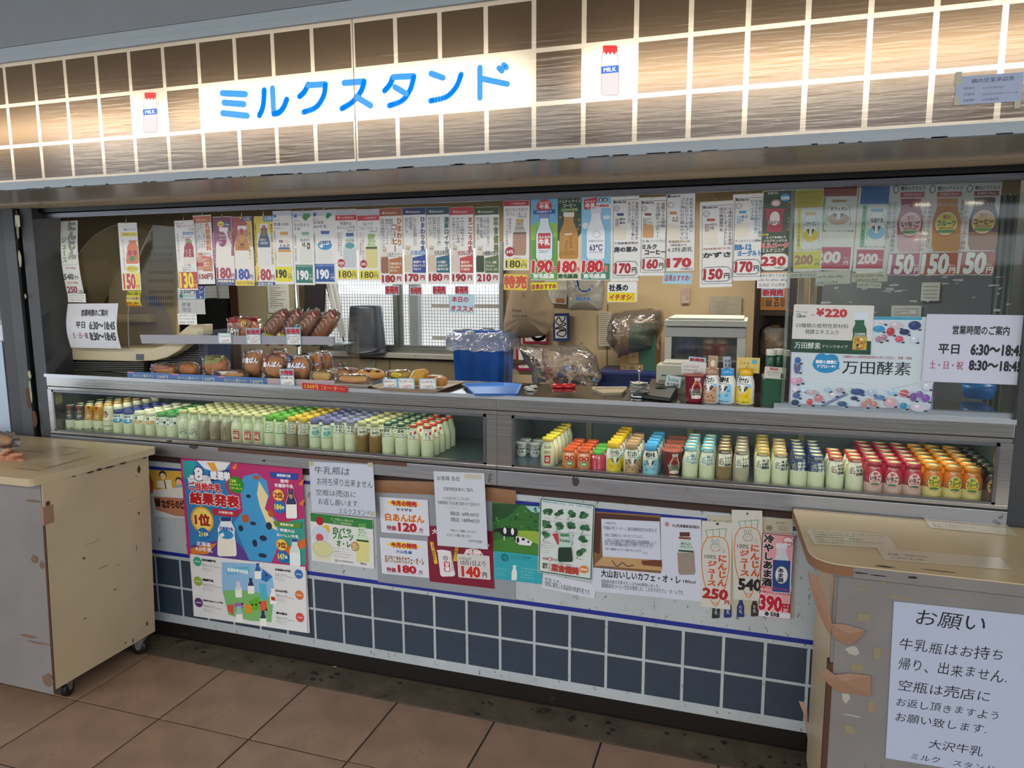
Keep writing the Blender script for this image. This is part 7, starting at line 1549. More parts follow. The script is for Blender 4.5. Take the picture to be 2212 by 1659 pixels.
# ================================================================ POSTERS ON THE SKIRT WALL
PF = (320,960,3.771); PG = (780,1000,4.096); PH = (1240,1070,4.254)
U4 = [(0,0),(1,0),(1,1),(0,1)]
def poster(quad,draw,label,crop,Y=-.003,bg='dcdcda',name='poster',cat='poster',th=.0015,**k): return sheet(name,quad,Y,draw,bg,label,cat,None,crop,th,**k)
def d_main(p):
    p.R((303,135,1283,960),'b82c6c'); p.P([(303,135),(700,140),(640,330),(760,600),(860,960),(345,890)],'2c7ab8'); p.P([(303,135),(420,140),(345,300),(303,260)],'2ca0a8')
    for a in ([(420,135),(700,140),(620,240),(480,200)],[(340,270),(560,260),(520,330),(350,340)]): p.P(a,'e4e8ea')
    p.P([(500,150),(560,150),(600,240),(560,250)],'e8a03c'); p.P([(430,800),(700,760),(860,950),(345,890),(345,820)],'5c3c8c'); p.P([(345,840),(560,800),(480,890),(345,890)],'d87c2c'); p.P([(1060,640),(1280,600),(1283,980),(1100,960)],'2c9a88'); p.P([(1080,860),(1283,760),(1283,830),(1140,900)],'d8682c')
    for x,y in ((700,190),(1130,300),(1240,320),(1240,480)): p.P([(x,y),(x + 50,y - 40),(x + 30,y + 20)],'e87c2c')
    # soft cow-patch shapes in place of the drawn figure
    p.P([(760,330),(800,260),(900,235),(985,300),(1000,420),(960,520),(1060,620),(1090,760),(1000,960),(820,940),(700,640),(780,540)],'3f9ad0'); p.P([(920,300),(990,420),(960,520),(1040,620),(1060,700),(980,660),(920,500),(900,400)],'ecd8a4')
    for x,y,w,h in ((860,640,50,30),(940,760,60,46),(870,800,40,60),(990,660,50,60),(760,680,40,50),(930,900,70,36),(830,420,40,30)): p.E((x - w/2,y - h/2,x + w/2,y + h/2),'1e2a44')
    for x,y,w,h in ((800,600,60,70),(1010,560,50,60),(900,270,60,34)): p.E((x - w/2,y - h/2,x + w/2,y + h/2),'b8582c')
    p.T('第',(358,250,395,285),'f0f0f4',.06,ol='2c2c4c'); p.T('8',(402,195,460,290),'f4f4f8',.08,ol='2c2c4c'); p.T('回',(466,255,502,292),'f0f0f4',.06,ol='2c2c4c'); p.P([(512,232),(678,205),(692,270),(530,305)],'26346c'); p.T('総選挙',(528,222,686,288),'f0f0f4',.08)
    p.T('ご当地牛乳',(350,308,612,385),'c8242c',.08,ol='f4f0ee'); p.T('結果発表',(358,392,752,508),'b8141c',.1,ol='f4f0ee')
    p.E((668,258,798,400),'2c8c2c',spike=.08); p.TL(['ご投票','ありがとう','ございました'],(682,285,785,375),'e8e85c',.03)
    p.E((355,500,545,720),'d8a02c',spike=.04); p.E((372,518,530,700),'f0d468'); p.T('1位',(392,565,508,655),'a01c20',.09); p.E((406,672,502,776),'1c6cb4',spike=.06); p.T('214',(416,706,472,744),'e8e040',.04); p.T('票',(474,716,494,740),'e8e8e8',.03)
    p.P([(530,518),(748,540),(735,590),(545,572)],'b82430'); p.T('北海道代表',(585,538,700,566),'f4e8e8',.03); p.T('北海道',(396,785,510,828),'f0f0f4',.03); p.T('4.0牛乳',(384,828,524,872),'f0f0f4',.03)
    p.B((570,590,716,905),cap='24386c',glass='ece8da',outline='f4f4f4',kind='round',film=('e8eef2',.52)); p.E((578,690,700,765),'2c8cc4'); p.T('北海道牛乳',(588,665,700,700),'2456a0',.06); p.P([(585,728),(618,712),(625,740),(600,752)],'f0f4f6')
    p.P([(1010,225),(1242,238),(1228,290),(1024,272)],'1c4c9c'); p.T('長野県代表',(1068,240,1182,268),'f0f0f4',.03); p.T('信州',(1096,282,1156,312),'f4e8ee',.04); p.T('安曇野牛乳',(1050,318,1202,354),'f4e8ee',.04)
    for x,y,t_,n_ in ((1030,360,'2位','184'),(1045,762,'3位','147')): p.E((x,y,x + 96,y + 100),'d8a02c',spike=.05); p.E((x + 8,y + 8,x + 88,y + 92),'f0d468'); p.T(t_,(x + 16,y + 26,x + 82,y + 74),'a01c20',.08); p.E((x + 6,y + 94,x + 104,y + 200),'1c6cb4',spike=.06); p.T(n_,(x + 16,y + 124,x + 68,y + 166),'e8e040',.05); p.T('票',(x + 70,y + 140,x + 92,y + 162),'e8e8e8',.03)
    p.B((1140,362,1222,598),cap='26345c',glass='f0eee6',film=('26345c',.52),outline='f4f4f4'); p.R((1168,368,1192,384),'c02828'); p.E((1165,400,1195,440),'b8944c'); p.B((1160,765,1240,985),cap='26468c',glass='e4ecec',film=('cfe0dc',.5),outline='f4f4f4'); p.P([(1030,618),(1262,634),(1248,680),(1044,662)],'5c8c2c'); p.T('鳥取県代表',(1086,636,1194,662),'f0f0e4',.03); p.T('特選大山',(1084,680,1200,712),'f4ecf0',.04); p.T('おいしい牛乳',(1056,720,1236,756),'f4ecf0',.04)
    # lower half: map
    p.P([(345,885),(850,945),(1283,990),(1283,1530),(355,1390)],'dedede'); p.P([(600,950),(880,965),(1010,1060),(1025,1200),(990,1440),(820,1430),(640,1380),(595,1180)],'8cb8dc'); p.P([(600,1180),(830,1180),(1010,1240),(990,1440),(820,1430),(640,1380)],'7cb86c')
    for pts,c in (([(935,1010),(1010,1070),(960,1115),(910,1090)],'2c6cb4'),([(900,1125),(955,1130),(965,1260),(905,1250)],'4cb0c8'),([(805,1270),(895,1230),(890,1340),(830,1340)],'5cb02c'),([(895,1270),(955,1265),(960,1350),(905,1345)],'d85c40'),([(770,1290),(840,1300),(830,1370),(790,1375)],'e0902c'),([(695,1280),(765,1285),(760,1325),(690,1315)],'9c6cb0'),([(630,1300),(688,1295),(680,1385),(640,1350)],'d8504c')): p.P(pts,c)
    for x,y in ((962,1058),(756,1290),(838,1298),(870,1298),(902,1282),(952,1338)): p.E((x-8,y-9,x+8,y+9),'141414')
    p.P([(632,1000),(822,985),(824,1040),(640,1056)],'5cb4d4'); p.T('総選挙参加商品',(645,1000,812,1042),'f0f4f4',.04)
    for x,y,fc in ((868,960,'2c5c9c'),(705,1110,'d4d4dc'),(808,1080,'26345c'),(705,1310,'9cc4c0'),(900,1345,'26345c'),(988,1165,'f0e8e4')): p.B((x,y,x + 50,y + 128),cap=fc,glass='f0efe8',film=(fc,.5),outline='f4f4f4')
    p.R((996,1232,1030,1262),'c02c2c')
    for x,y,c,a,t_,n in ((402,945,'3c9c88','長野県','信州安曇野牛乳',0),(402,1105,'8ca83c','岐阜県','飛騨牛乳',0),(402,1278,'5c2c6c','鳥取県','特選大山おいしい牛乳',0),(1228,1048,'2c6cb4','北海道','北海道4.0牛乳',1),(1228,1218,'d8742c','群馬県','みんなの牛乳',1),(1228,1400,'d84c44','千葉県','房の恵み',1)):
        p.E((x-33,y-38,x+33,y+38),c); p.T(a,(x-22,y-8,x+22,y+8),'e8ece8',.02); x0 = 440 if not n else 1035; y0 = y - (20 if not n else 45)
        p.T(t_,(x0,y0,x0 + 16*len(t_) if len(t_) > 4 else x0 + 90,y0 + 26),'1c1c1e',.05)
        p.TL(['酪農家を６軒に限定','乳脂肪分3.9％（年間平均）','濃厚なのにすっき','りした牛乳です。'],(x0,y0 + 42,x0 + 150,y0 + 105),'4a4a4e',.01)
mp = poster([(303,132),(1264,208),(1295,1535),(352,1382)],d_main,'large colourful election-result poster with gold first-place medal and map below',PF,Y=-.012,th=.006)
def d_old(p):
    p.R((20,215,320,375),'d8a83c'); p.E((105,215,165,290),'2a2420'); p.E((112,235,158,290),'e8c8a0'); p.P([(80,300),(200,290),(200,365),(80,355)],'e8e0cc'); p.S([(145,300),(150,360)],10,'7a2c2c'); p.E((235,270,292,330),'2a2018'); p.E((240,285,285,335),'e8c0a0'); p.P([(235,335),(300,330),(305,372),(235,370)],'7cb0d0'); p.P([(20,230),(55,320),(40,400),(20,400)],'b85c34')
    p.P([(45,375),(300,350),(322,430),(45,425)],'dcd8cc'); p.P([(40,425),(330,445),(330,590),(200,580),(50,530)],'b8785c'); p.T('昔',(48,440,96,505),'3a1c14',.08); p.T('ながらのビン',(105,455,320,520),'3a1c14',.07)
poster([(18,212),(340,222),(340,600),(30,585)],d_old,'old yellow and brown advertisement of people drinking, partly behind the big poster',PF,Y=-.003,bg='cfd2d4')
def d_h1(p):
    for s,b in (('牛乳瓶は',(1362,178,1650,250)),('お持ち帰り出来ません',(1378,272,1830,352)),('空瓶は売店に',(1362,362,1690,430)),('お返し願います.',(1378,440,1710,508)),('ミルクスタンド',(1545,520,1800,580))): p.T(s,b,'20242c',-.008,hand=.7)
    for x,y in ((1322,140),(1800,150),(1800,545)): p.P([(x,y),(x + 40,y),(x + 40,y + 34),(x,y + 34)],'b8b090')
poster([(1322,138),(1842,168),(1845,590),(1322,548)],d_h1,'handwritten bottle-return request taped over the steel ledge, to the big poster side',PF,Y=-.037,name='handwritten_notice',cat='notice',bg='c3cad8')
def d_fr(p):
    p.P([(1330,562),(1834,612),(1834,688),(1330,628)],'2c7c38'); p.T('どこか懐かしい味わいの',(1490,600,1672,632),'c8dca8',.01); p.T('フルーツ風味乳飲料',(1506,628,1656,656),'c8dca8',.01); p.T('白バラ',(1506,675,1650,728),'2a7c30',.09); p.T('フルーツ',(1500,722,1665,778),'2a7c30',.09); p.T('オ・レ',(1530,780,1640,835),'2a7c30',.09)
    p.E((1372,590,1432,660),'a81c28'); p.P([(1395,670),(1470,655),(1480,710),(1430,735),(1400,710)],'e0b82c'); p.E((1335,665,1470,800),'c8d0e0'); p.E((1365,725,1425,790),'c85058'); p.P([(1335,800),(1495,820),(1470,950),(1350,930)],'d8d4bc'); p.E((1332,780,1498,915),'c8c4b0'); p.E((1342,792,1488,902),'d4d098')
    p.B((1688,640,1800,960),cap='5c9c4c',glass='dcd48c',film=('c8dcc0',.42),kind='milk'); p.TL(['白バラ','フルーツ','オ・レ'],(1712,685,1775,750),'2a7c30',.04); p.R((1695,775,1795,790),'2c4a2c'); p.E((1645,790,1716,868),'b8944c'); p.TL(['生乳','30%','使用'],(1658,804,1704,858),'f0e8d0',.03)
    p.TL(['生乳たっぷり、バナナ、りんご、もも','３種類の果汁をミックス','ミルクのコクとフルーツの甘味を','感じられるまろやかな味わい'],(1500,842,1665,925),'3a4a3a'); p.T('大山乳業農業協同組合',(1530,940,1660,962),'3a3a3a'); p.E((1508,930,1530,955),'b0a0a0'); p.T('180ml',(1716,962,1770,982),'2a2a2a',.01)
poster([(1328,558),(1836,606),(1834,1018),(1324,938)],d_fr,'small green-banded fruit milk poster with bottle and glass',PF,Y=-.006)
# silvery backing sheet with brown tape
bk = poster([(120,240),(1360,345),(1360,1215),(150,1050)],None,'wrinkled silvery plastic backing sheet under the sale notices',PG,Y=-.0035,name='backing_sheet',cat='sheet',mat=M('wrinkled_silver_plastic','9a9fa6',.3,metal=.25,bump=.8,bscale=30,dirt=('cfd0c0',.12,14)),th=.002)
tpM = M('brown_packing_tape','8a6242',.4,bump=.6,bscale=30)
sheet('packing_tape',[(105,150),(660,170),(660,280),(118,262)],-.0058,None,crop=PG,th=.001,mat=tpM,label='wide brown packing tape over the ledge gap, beside the handwritten request',cat='tape',bend=.002)
sheet('packing_tape',[(1100,212),(1382,250),(1358,362),(1100,335)],-.0058,None,crop=PG,th=.001,mat=tpM,label='short brown packing tape piece beside the opening hours letter',cat='tape',bend=.002)
def sale(y,maker,mc,nm_,nc,pr_,sp=0):
    def f(p):
        p.E((212,y + 28,545,y + 88),'e8c82c',spike=.35); p.E((240,y + 32,515,y + 84),'e8c82c'); p.T('今月の特売',(268,y + 32,490,y + 84),'b82c34',.07,ol='5a3a10',olw=.02); p.T(maker,(310,y + 98,448,y + 130),mc,.04)
        p.T(nm_,(212,y + 145,555,y + 225),nc,.06,ol='f0e8e4'); p.T('特価',(222,y + 250,300,y + 288),'9a2434',.04); p.T(pr_,(325,y + 232,480,y + 302),'b01c2c',.07); p.T('円',(512,y + 280,538,y + 312),'8a2434',.03); p.S([(222,y + 290),(540,y + 318)],2,'a06070')
    return f
poster([(168,305),(595,325),(600,650),(172,608)],sale(302,'ヤマザキ','3a3a4a','白あんぱん','c8702c','120'),'upper white sale notice with orange lettering, 120 yen',PG,Y=-.008,name='sale_notice',cat='notice',bg='d4d6e0')
poster([(172,662),(585,690),(602,1020),(178,975)],sale(672,'大山乳業','2c5c9c','白バラこだわりカフェ・オ・レ','8a5a4c','180'),'lower white sale notice with brown lettering, 180 yen',PG,Y=-.008,name='sale_notice',cat='notice',bg='d4d6e0')
def d_ama(p):
    p.R((598,580,1172,1080),'7c1430'); p.T('大',(632,590,680,635),'e8dcdc',.04)
    for x,s in ((612,'甘酒で健康維持。'),(826,'栄養満点！')): p.P([(x,700 if x < 700 else 745),(x + 28,705 if x < 700 else 745),(x + 60 if x < 700 else x + 10,888 if x < 700 else 868),(x + 30 if x < 700 else x - 20,890 if x < 700 else 868)],'e0b82c'); p.T(s,((x + 14,712,x + 40,880) if x < 700 else (x - 8,750,x + 26,862)),'3a2410',.02,v=True)
    p.E((665,770,790,800),'e0e0e4'); p.P([(672,785),(785,780),(818,985),(800,1000),(705,1000),(690,985)],'dcd8dc'); p.E((718,820,760,860),'3a2c30'); p.E((723,825,755,855),'dcd8dc'); p.T('大',(728,830,750,850),'3a2c30',.03); p.R((725,872,775,958),'a82c34'); p.T('甘酒',(732,878,768,952),'f4e8e4',.06,v=True); p.T('大関甘酒',(785,800,805,950),'a06068',v=True)
    p.E((900,755,1080,900),'e0d0d0'); p.E((912,765,1068,890),'7c1430'); p.T('発酵',(915,765,1055,815),'e8dcdc',.04); p.T('好',(1105,712,1140,742),'e8dcdc',.03)
po_ = poster([(600,575),(1172,610),(1166,1092),(602,1012)],d_ama,'dark crimson sweet drink poster with white can',PG,Y=-.0065)
sheet('price_sticker',[(850,800),(1142,828),(1140,1030),(858,1015)],-.0095,lambda p: (p.T('令和6年',(862,832,985,862),'4a4a52',hand=.3),p.T('10月1日より',(885,862,1105,918),'2a2a30',.01),p.T('140',(895,922,1052,1008),'c02c28',.08,ol='e8c8c0',olw=.03),p.T('円',(1076,970,1110,1010),'2a2a30',.03)),'cbc8c4','crumpled white 140 yen sticker on the dark crimson poster','sticker',None,PG,.0008,corner=.004)
def d_let2(p):
    for s,b in (('お客様 各位',(682,118,885,160)),('営業時間変更のご案内',(736,218,996,258)),('いつもありがとうございます。',(728,302,968,338)),('営業時間を下記の通り変更させて頂きます。',(682,342,1060,386)),('開店 6時30分',(790,436,1042,480)),('閉店 18時45分',(792,488,1044,535)),('今後ともご愛顧いただきたく',(780,590,1018,622)),('よろしくお願い致します。',(752,626,962,660)),('大沢牛乳(株)',(938,680,1056,712))): p.T(s,b,'30323a',.01)
    p.T('11月5日(水)',(752,388,940,420),'a8aab0',hand=.4); p.R((928,100,1080,145),'bdb9a8')
poster([(652,75),(1108,92),(1103,765),(665,728)],d_let2,'white printed letter about opening hours hanging over the ledge',PG,Y=-.037,name='letter',cat='notice',bg='c6cbd4')
def d_cows(p):
    p.R((1160,365,1580,800),'2f6a2c'); p.P([(1160,365),(1400,365),(1300,470),(1160,520)],'1f4a24'); p.P([(1440,380),(1580,385),(1580,450),(1500,430)],'9cc0d4'); p.P([(1380,590),(1580,600),(1580,720),(1380,660)],'8cac3c'); p.P([(1165,680),(1380,640),(1580,720),(1580,810),(1170,780)],'3f7c30')
    random.seed(9)
    for _ in range(60): x,y = random.uniform(1165,1570),random.uniform(385,590); w = random.uniform(10,30); p.E((x,y,x + w,y + w*.7),random.choice(['1f4a24','3c7c34','4c8c3c','28582a']))
    p.P([(1185,575),(1250,565),(1370,570),(1385,610),(1370,650),(1260,640),(1215,600),(1175,605)],'17181a'); p.E((1258,565,1285,620),'e4e4e4'); p.E((1325,570,1352,630),'e4e4e4'); p.R((1262,640,1272,676),'d4d0c8'); p.R((1355,645,1364,680),'17181a'); p.P([(1370,640),(1440,650),(1518,690),(1500,725),(1400,715),(1368,690)],'e0e0e0'); p.E((1375,650,1400,700),'17181a'); p.E((1420,655,1450,680),'17181a'); p.E((1470,680,1490,700),'17181a')
    p.P([(1180,770),(1610,815),(1612,1072),(1182,1022)],'2ca0ac'); p.E((1242,795,1310,865),'1c5c64'); p.E((1252,805,1300,855),'2ca0ac'); p.T('D',(1262,812,1292,848),'1c5c64',.05); p.T('ミルクデザイン株式会社',(1328,808,1508,838),'1c5058',.02); p.T('Milk Design Hokkaido, Inc',(1326,836,1515,858),'1c5058'); p.B((1340,900,1388,1035),cap='e0e4e4',glass='dce0d8')
    for b in ((1190,925,1320,1000),(1422,925,1580,1030)): p.TL(['北海道の牧場から','届いた牛乳を','ていねいに','仕上げました'],b,'a8dce0')
poster([(1160,362),(1582,398),(1612,1076),(1180,1022)],d_cows,'poster of two cows on a green pasture above a turquoise field',PG,Y=-.005)
def d_veg(p):
    p.S([(1600,318),(2070,380),(2023,1026),(1566,957)],10,'1f5a48',True); p.T('無農薬の野菜で安心、安全・お届けの農家',(1615,348,2052,388),'4a8cb0',.02)
    for i,(x,y) in enumerate([(1655,430),(1765,440),(1872,450),(1985,465),(1648,540),(1765,560),(1868,555),(1985,580),(1648,635),(1975,670),(1940,790)]):
        random.seed(i); w = 44
        for _ in range(9): a,b = random.uniform(-w*.6,w*.6),random.uniform(-w*.5,w*.5); r = random.uniform(12,26); p.E((x + a - r,y + b - r*.8,x + a + r,y + b + r*.8),random.choice(['2c5c3c','1f4a30','3c7048']))
        if i % 3: p.S([(x - 10,y + 10),(x - 38,y + 52)],6,'6c9c5c')
        p.R((x - 35,y + 56,x + 20,y + 60),'9a9a9a')
    for x in (1718,1828,1928): p.S([(x,395),(x + 4,610)],2,'a8a8a4')
    for y in (505,600): p.S([(1605,y),(2050,y + 40)],2,'a8a8a4')
    p.B((1740,625,1870,872),cap='3c8c5c',glass='1c3628',film=('b4ccc0',.48),kind='round'); p.T('菜食健美',(1760,672,1850,702),'2c6c4c',.03); p.P([(1695,625),(1745,618),(1755,715),(1740,722)],'b83c3c'); p.T('緑がたくさん',(1868,632,1888,720),'3a3a3a',v=True)
    p.TL(['大麦若葉の収穫は年に１回','阿蘇の大地で育てた野菜','農薬を使わず育てました','ビタミン・ミネラル','たっぷりの青汁'],(1590,700,1712,800),'5a5a5a'); p.T('阿蘇',(1605,830,1650,855),'8a6a5c',.02); p.E((1652,830,1688,862),'b85c3c'); p.E((1660,836,1680,856),'d8dcd8'); p.T('牛乳',(1690,842,1732,868),'8a6a5c',.02); p.T('健康',(1602,880,1645,905),'3a4a3a',.03); p.T('青汁',(1600,905,1645,932),'3a4a3a',.03)
    p.T('菜食健美',(1680,895,1920,978),'b03c30',.06); p.T('10種類の国産野菜',(1738,880,1862,902),'a06050'); p.FR((1660,878,1664,955),'b03c30',3); p.E((1930,902,2002,970),'d87c34'); p.T('新発売',(1938,925,1996,948),'f0e4d4',.03)
poster([(1592,308),(2080,370),(2030,1036),(1555,965)],d_veg,'green-framed vegetable poster with dark green drink bottle',PG,Y=-.009,bg='cfd6d4')
poster([(1600,990),(2070,1060),(2072,1215),(1600,1090)],lambda p: (p.T('牛乳です。',(1616,1020,1725,1056),'3a3c44',.02),p.T('特別に集乳した高品質の特選牛乳です。',(1620,1056,2012,1150),'3a3c44',.02)),'white paper strip with one printed line below the vegetable poster',PG,Y=-.003,name='paper_strip',cat='poster',bg='cdd0da')
def d_coff(p):
    p.R((175,170,792,690),'7c5a3c'); p.P([(175,170),(792,205),(792,300),(260,260),(230,540),(180,520)],'4a2c24'); p.P([(260,560),(792,600),(792,695),(180,640)],'b89468'); p.S(curve([(340,600),(380,650),(430,620),(470,650),(530,640)]),8,'2c2420'); p.P([(600,600),(792,590),(792,660),(610,640)],'6a3c24')
    p.T('大山乳業農業協同組合',(905,262,1172,298),'4a3a3c',.03); p.E((840,240,880,285),'b08080'); p.T('だい せん',(225,645,345,672),'3a5a8c',.01); p.T('大山おいしいカフェ・オ・レ',(235,690,960,800),'22201e',.03); p.T('180ml',(982,780,1098,815),'22201e',.02); p.T('鳥取県内産の生乳をたっぷり64%使用しました。',(232,775,760,838),'3a3a40',.01); p.T('農園指定のコーヒー生豆を使用した、こだわりのカフェ・オ・レです。',(232,815,985,900),'3a3a40',.01)
    p.B((942,335,1106,732),cap='5c3228',glass='94867a',film=('b4ccc4',.48),kind='milk'); p.T('おいしい',(985,430,1075,455),'2c3c34',.05); p.T('カフェ・オ・レ',(980,460,1090,482),'2c3c34',.04); p.R((955,505,1100,520),'2c2c28'); p.R((965,380,1080,400),'8c3c2c')
poster([(170,172),(1192,215),(1145,985),(152,868)],d_coff,'wide white cafe au lait poster with brown bottle',PH,Y=-.004,bg='c9cddc')
def d_not(p):
    for s,b in (('お客様 各位',(288,246,385,268)),('「阿蘇の雫コーヒー」販売価格改定のお知らせ',(272,286,762,334)),('日頃はご愛顧賜りましてありがとうございます。',(282,352,632,392)),('この度は「生活者と社会の健康を創造する総合健康組織」として、',(282,398,762,446)),('安心・安全な商品を、これからも皆様にお届けするために',(282,420,732,462)),('４月１日より販売価格を改定させて頂くことになりました。',(282,438,720,482)),('何卒ご理解賜りますようお願い申し上げます。',(284,482,618,518)),('大沢牛乳',(624,524,670,542))): p.T(s,b,'30323c',.01)
poster([(255,218),(792,240),(792,597),(258,560)],d_not,'white price-revision notice taped on the cafe au lait poster',PH,Y=-.0062,name='notice_sheet',cat='notice',bg='c9cede')
def d_cow2(p):
    p.T('ジャージー',(1180,236,1470,262),'3a3a30',.01); p.T('エアシャー',(1860,242,1968,264),'2a2a28',.03); p.P([(1870,285),(1960,280),(1985,310),(1975,345),(1890,335)],'a8a090'); p.P([(1760,290),(1800,280),(1825,300),(1815,335),(1765,330)],'8a7868')
    for x,c in ((1300,'2a2c30'),(1395,'24346c'),(1500,'24346c'),(1618,'3a2c24')): p.B((x,960,x + 62,1108),cap='c8ccd0',glass=c); p.T('牛乳',(x + 18,1020,x + 44,1080),'b8c4d8',.02,v=True)
poster([(1192,200),(2038,205),(1990,1135),(1280,1050)],d_cow2,'cream poster of cattle breeds behind the carrot price boards',PH,Y=-.003,bg='b7b29a')
def d_car(pr_,dy,dx,sub_):
    def f(p):
        o = lambda pts: [(x + dx,y + dy) for x,y in pts]
        p.S(o(curve([(1235,380),(1190,460),(1175,600),(1185,760),(1225,900),(1285,1012),(1340,930),(1390,800),(1425,640),(1425,480),(1395,395),(1320,372),(1235,380)])),9,'d07c34'); p.S(o([(1225,318),(1240,375)]),6,'4a9a6c'); p.S(o([(1225,316),(1410,302)]),6,'4a9a6c'); p.S(o([(1410,302),(1395,380)]),6,'4a9a6c'); p.S(o([(1285,310),(1292,370)]),5,'4a9a6c'); p.S(o([(1345,305),(1345,370)]),5,'4a9a6c')
        p.S(o(curve([(1275,440),(1262,470),(1290,492),(1330,492),(1350,470),(1335,442),(1305,435),(1275,440)])),3,'2a2a2a'); p.S(o(curve([(1285,438),(1275,400),(1292,398),(1298,435)])),3,'2a2a2a'); p.S(o(curve([(1315,435),(1318,398),(1338,400),(1330,440)])),3,'2a2a2a'); p.E(tuple(o([(1290,456),(1296,464)])[0]+o([(1290,456),(1296,464)])[1]),'2a2a2a'); p.E(tuple(o([(1316,456),(1322,464)])[0]+o([(1316,456),(1322,464)])[1]),'2a2a2a')
        p.S(o([(1265,496),(1350,496)]),5,'d89a70'); p.S(o(curve([(1365,485),(1380,478),(1390,495),(1378,510),(1365,500)])),3,'5a8a7a')
        bx_ = lambda a,b,c,d: (a + dx,b + dy,c + dx,d + dy)
        p.T('100%',bx_(1202,528,1310,568),'2a2a2a',-.005,hand=.5); p.T('にんじん',bx_(1322,535,1400,820),'c8502c',.05,v=True,hand=.3); p.T('ジュース',bx_(1225,585,1305,815),'c8502c',.05,v=True,hand=.3)
        p.T(pr_[0],pr_[1],pr_[2],.05,hand=.3); p.T(sub_,bx_(1262,970,1312,995),'c06c3c',hand=.4)
    return f
CPG = dict(name='carrot_price_board',cat='price board',bg='cbc9c2',th=.003)
poster([(1195,235),(1462,255),(1428,1052),(1142,1018)],lambda p: (d_car(('250',(1170,840,1402,948),'a82028'),0,0,'120g')(p),p.T('円',(1376,958,1418,998),'a82028',.04),p.E((1318,250,1345,272),'4a4438')),'lower hand-drawn carrot juice board with red 250 yen',PH,Y=-.007,**CPG)
poster([(1465,132),(1752,145),(1722,972),(1450,955)],lambda p: (d_car(('540',(1500,775,1705,872),'1c1c20'),-72,300,'320g')(p),p.E((1600,160,1622,180),'4a4438')),'higher hand-drawn carrot juice board with black 540',PH,Y=-.010,**CPG)
def d_cold(p):
    p.R((1735,348,1985,1130),'e0a0a4'); p.S([(1738,348),(2026,378),(1977,1132),(1693,1096)],7,'26262c',True); p.T('冷やしあま酒',(1738,362,1828,832),'1c1c22',.08,ol='f0e4e4',v=True); p.E((1915,380,2020,470),'b84c54'); p.E((1922,387,2013,463),'e8dce0'); p.T('0.00%',(1926,422,2008,448),'b02c38',.04)
    p.B((1822,440,1995,900),cap='dcdce4',glass='d0d4e0',kind='milk'); p.P([(1830,590),(1990,600),(1980,895),(1820,880)],'1c4488'); p.E((1848,650,1965,810),'d4ccb8'); p.E((1855,658,1958,802),'e4e4e8'); p.T('あま酒',(1870,670,1925,795),'2a3450',.05,v=True); p.T('国産米と米麹だけで仕込んだ',(1712,835,1995,872),'b83c5c',.03); p.T('砂糖ゼロの自然派甘酒',(1708,880,1985,908),'b83c5c',.03)
    p.T('390',(1702,925,1905,1055),'b81838',.1,ol='f0dce0'); p.T('円',(1912,1000,1978,1068),'b81838',.06); p.P([(1695,1060),(1985,1085),(1982,1134),(1692,1105)],'dcdce4'); p.T('宝来屋',(1800,1072,1882,1116),'22242c',.05); p.E((1748,1068,1788,1105),'2c3040')
poster([(1735,342),(2032,372),(1982,1140),(1688,1100)],d_cold,'pink black-framed cold drink poster with bold red 390 yen',PH,Y=-.012,bg='dcb0b4')
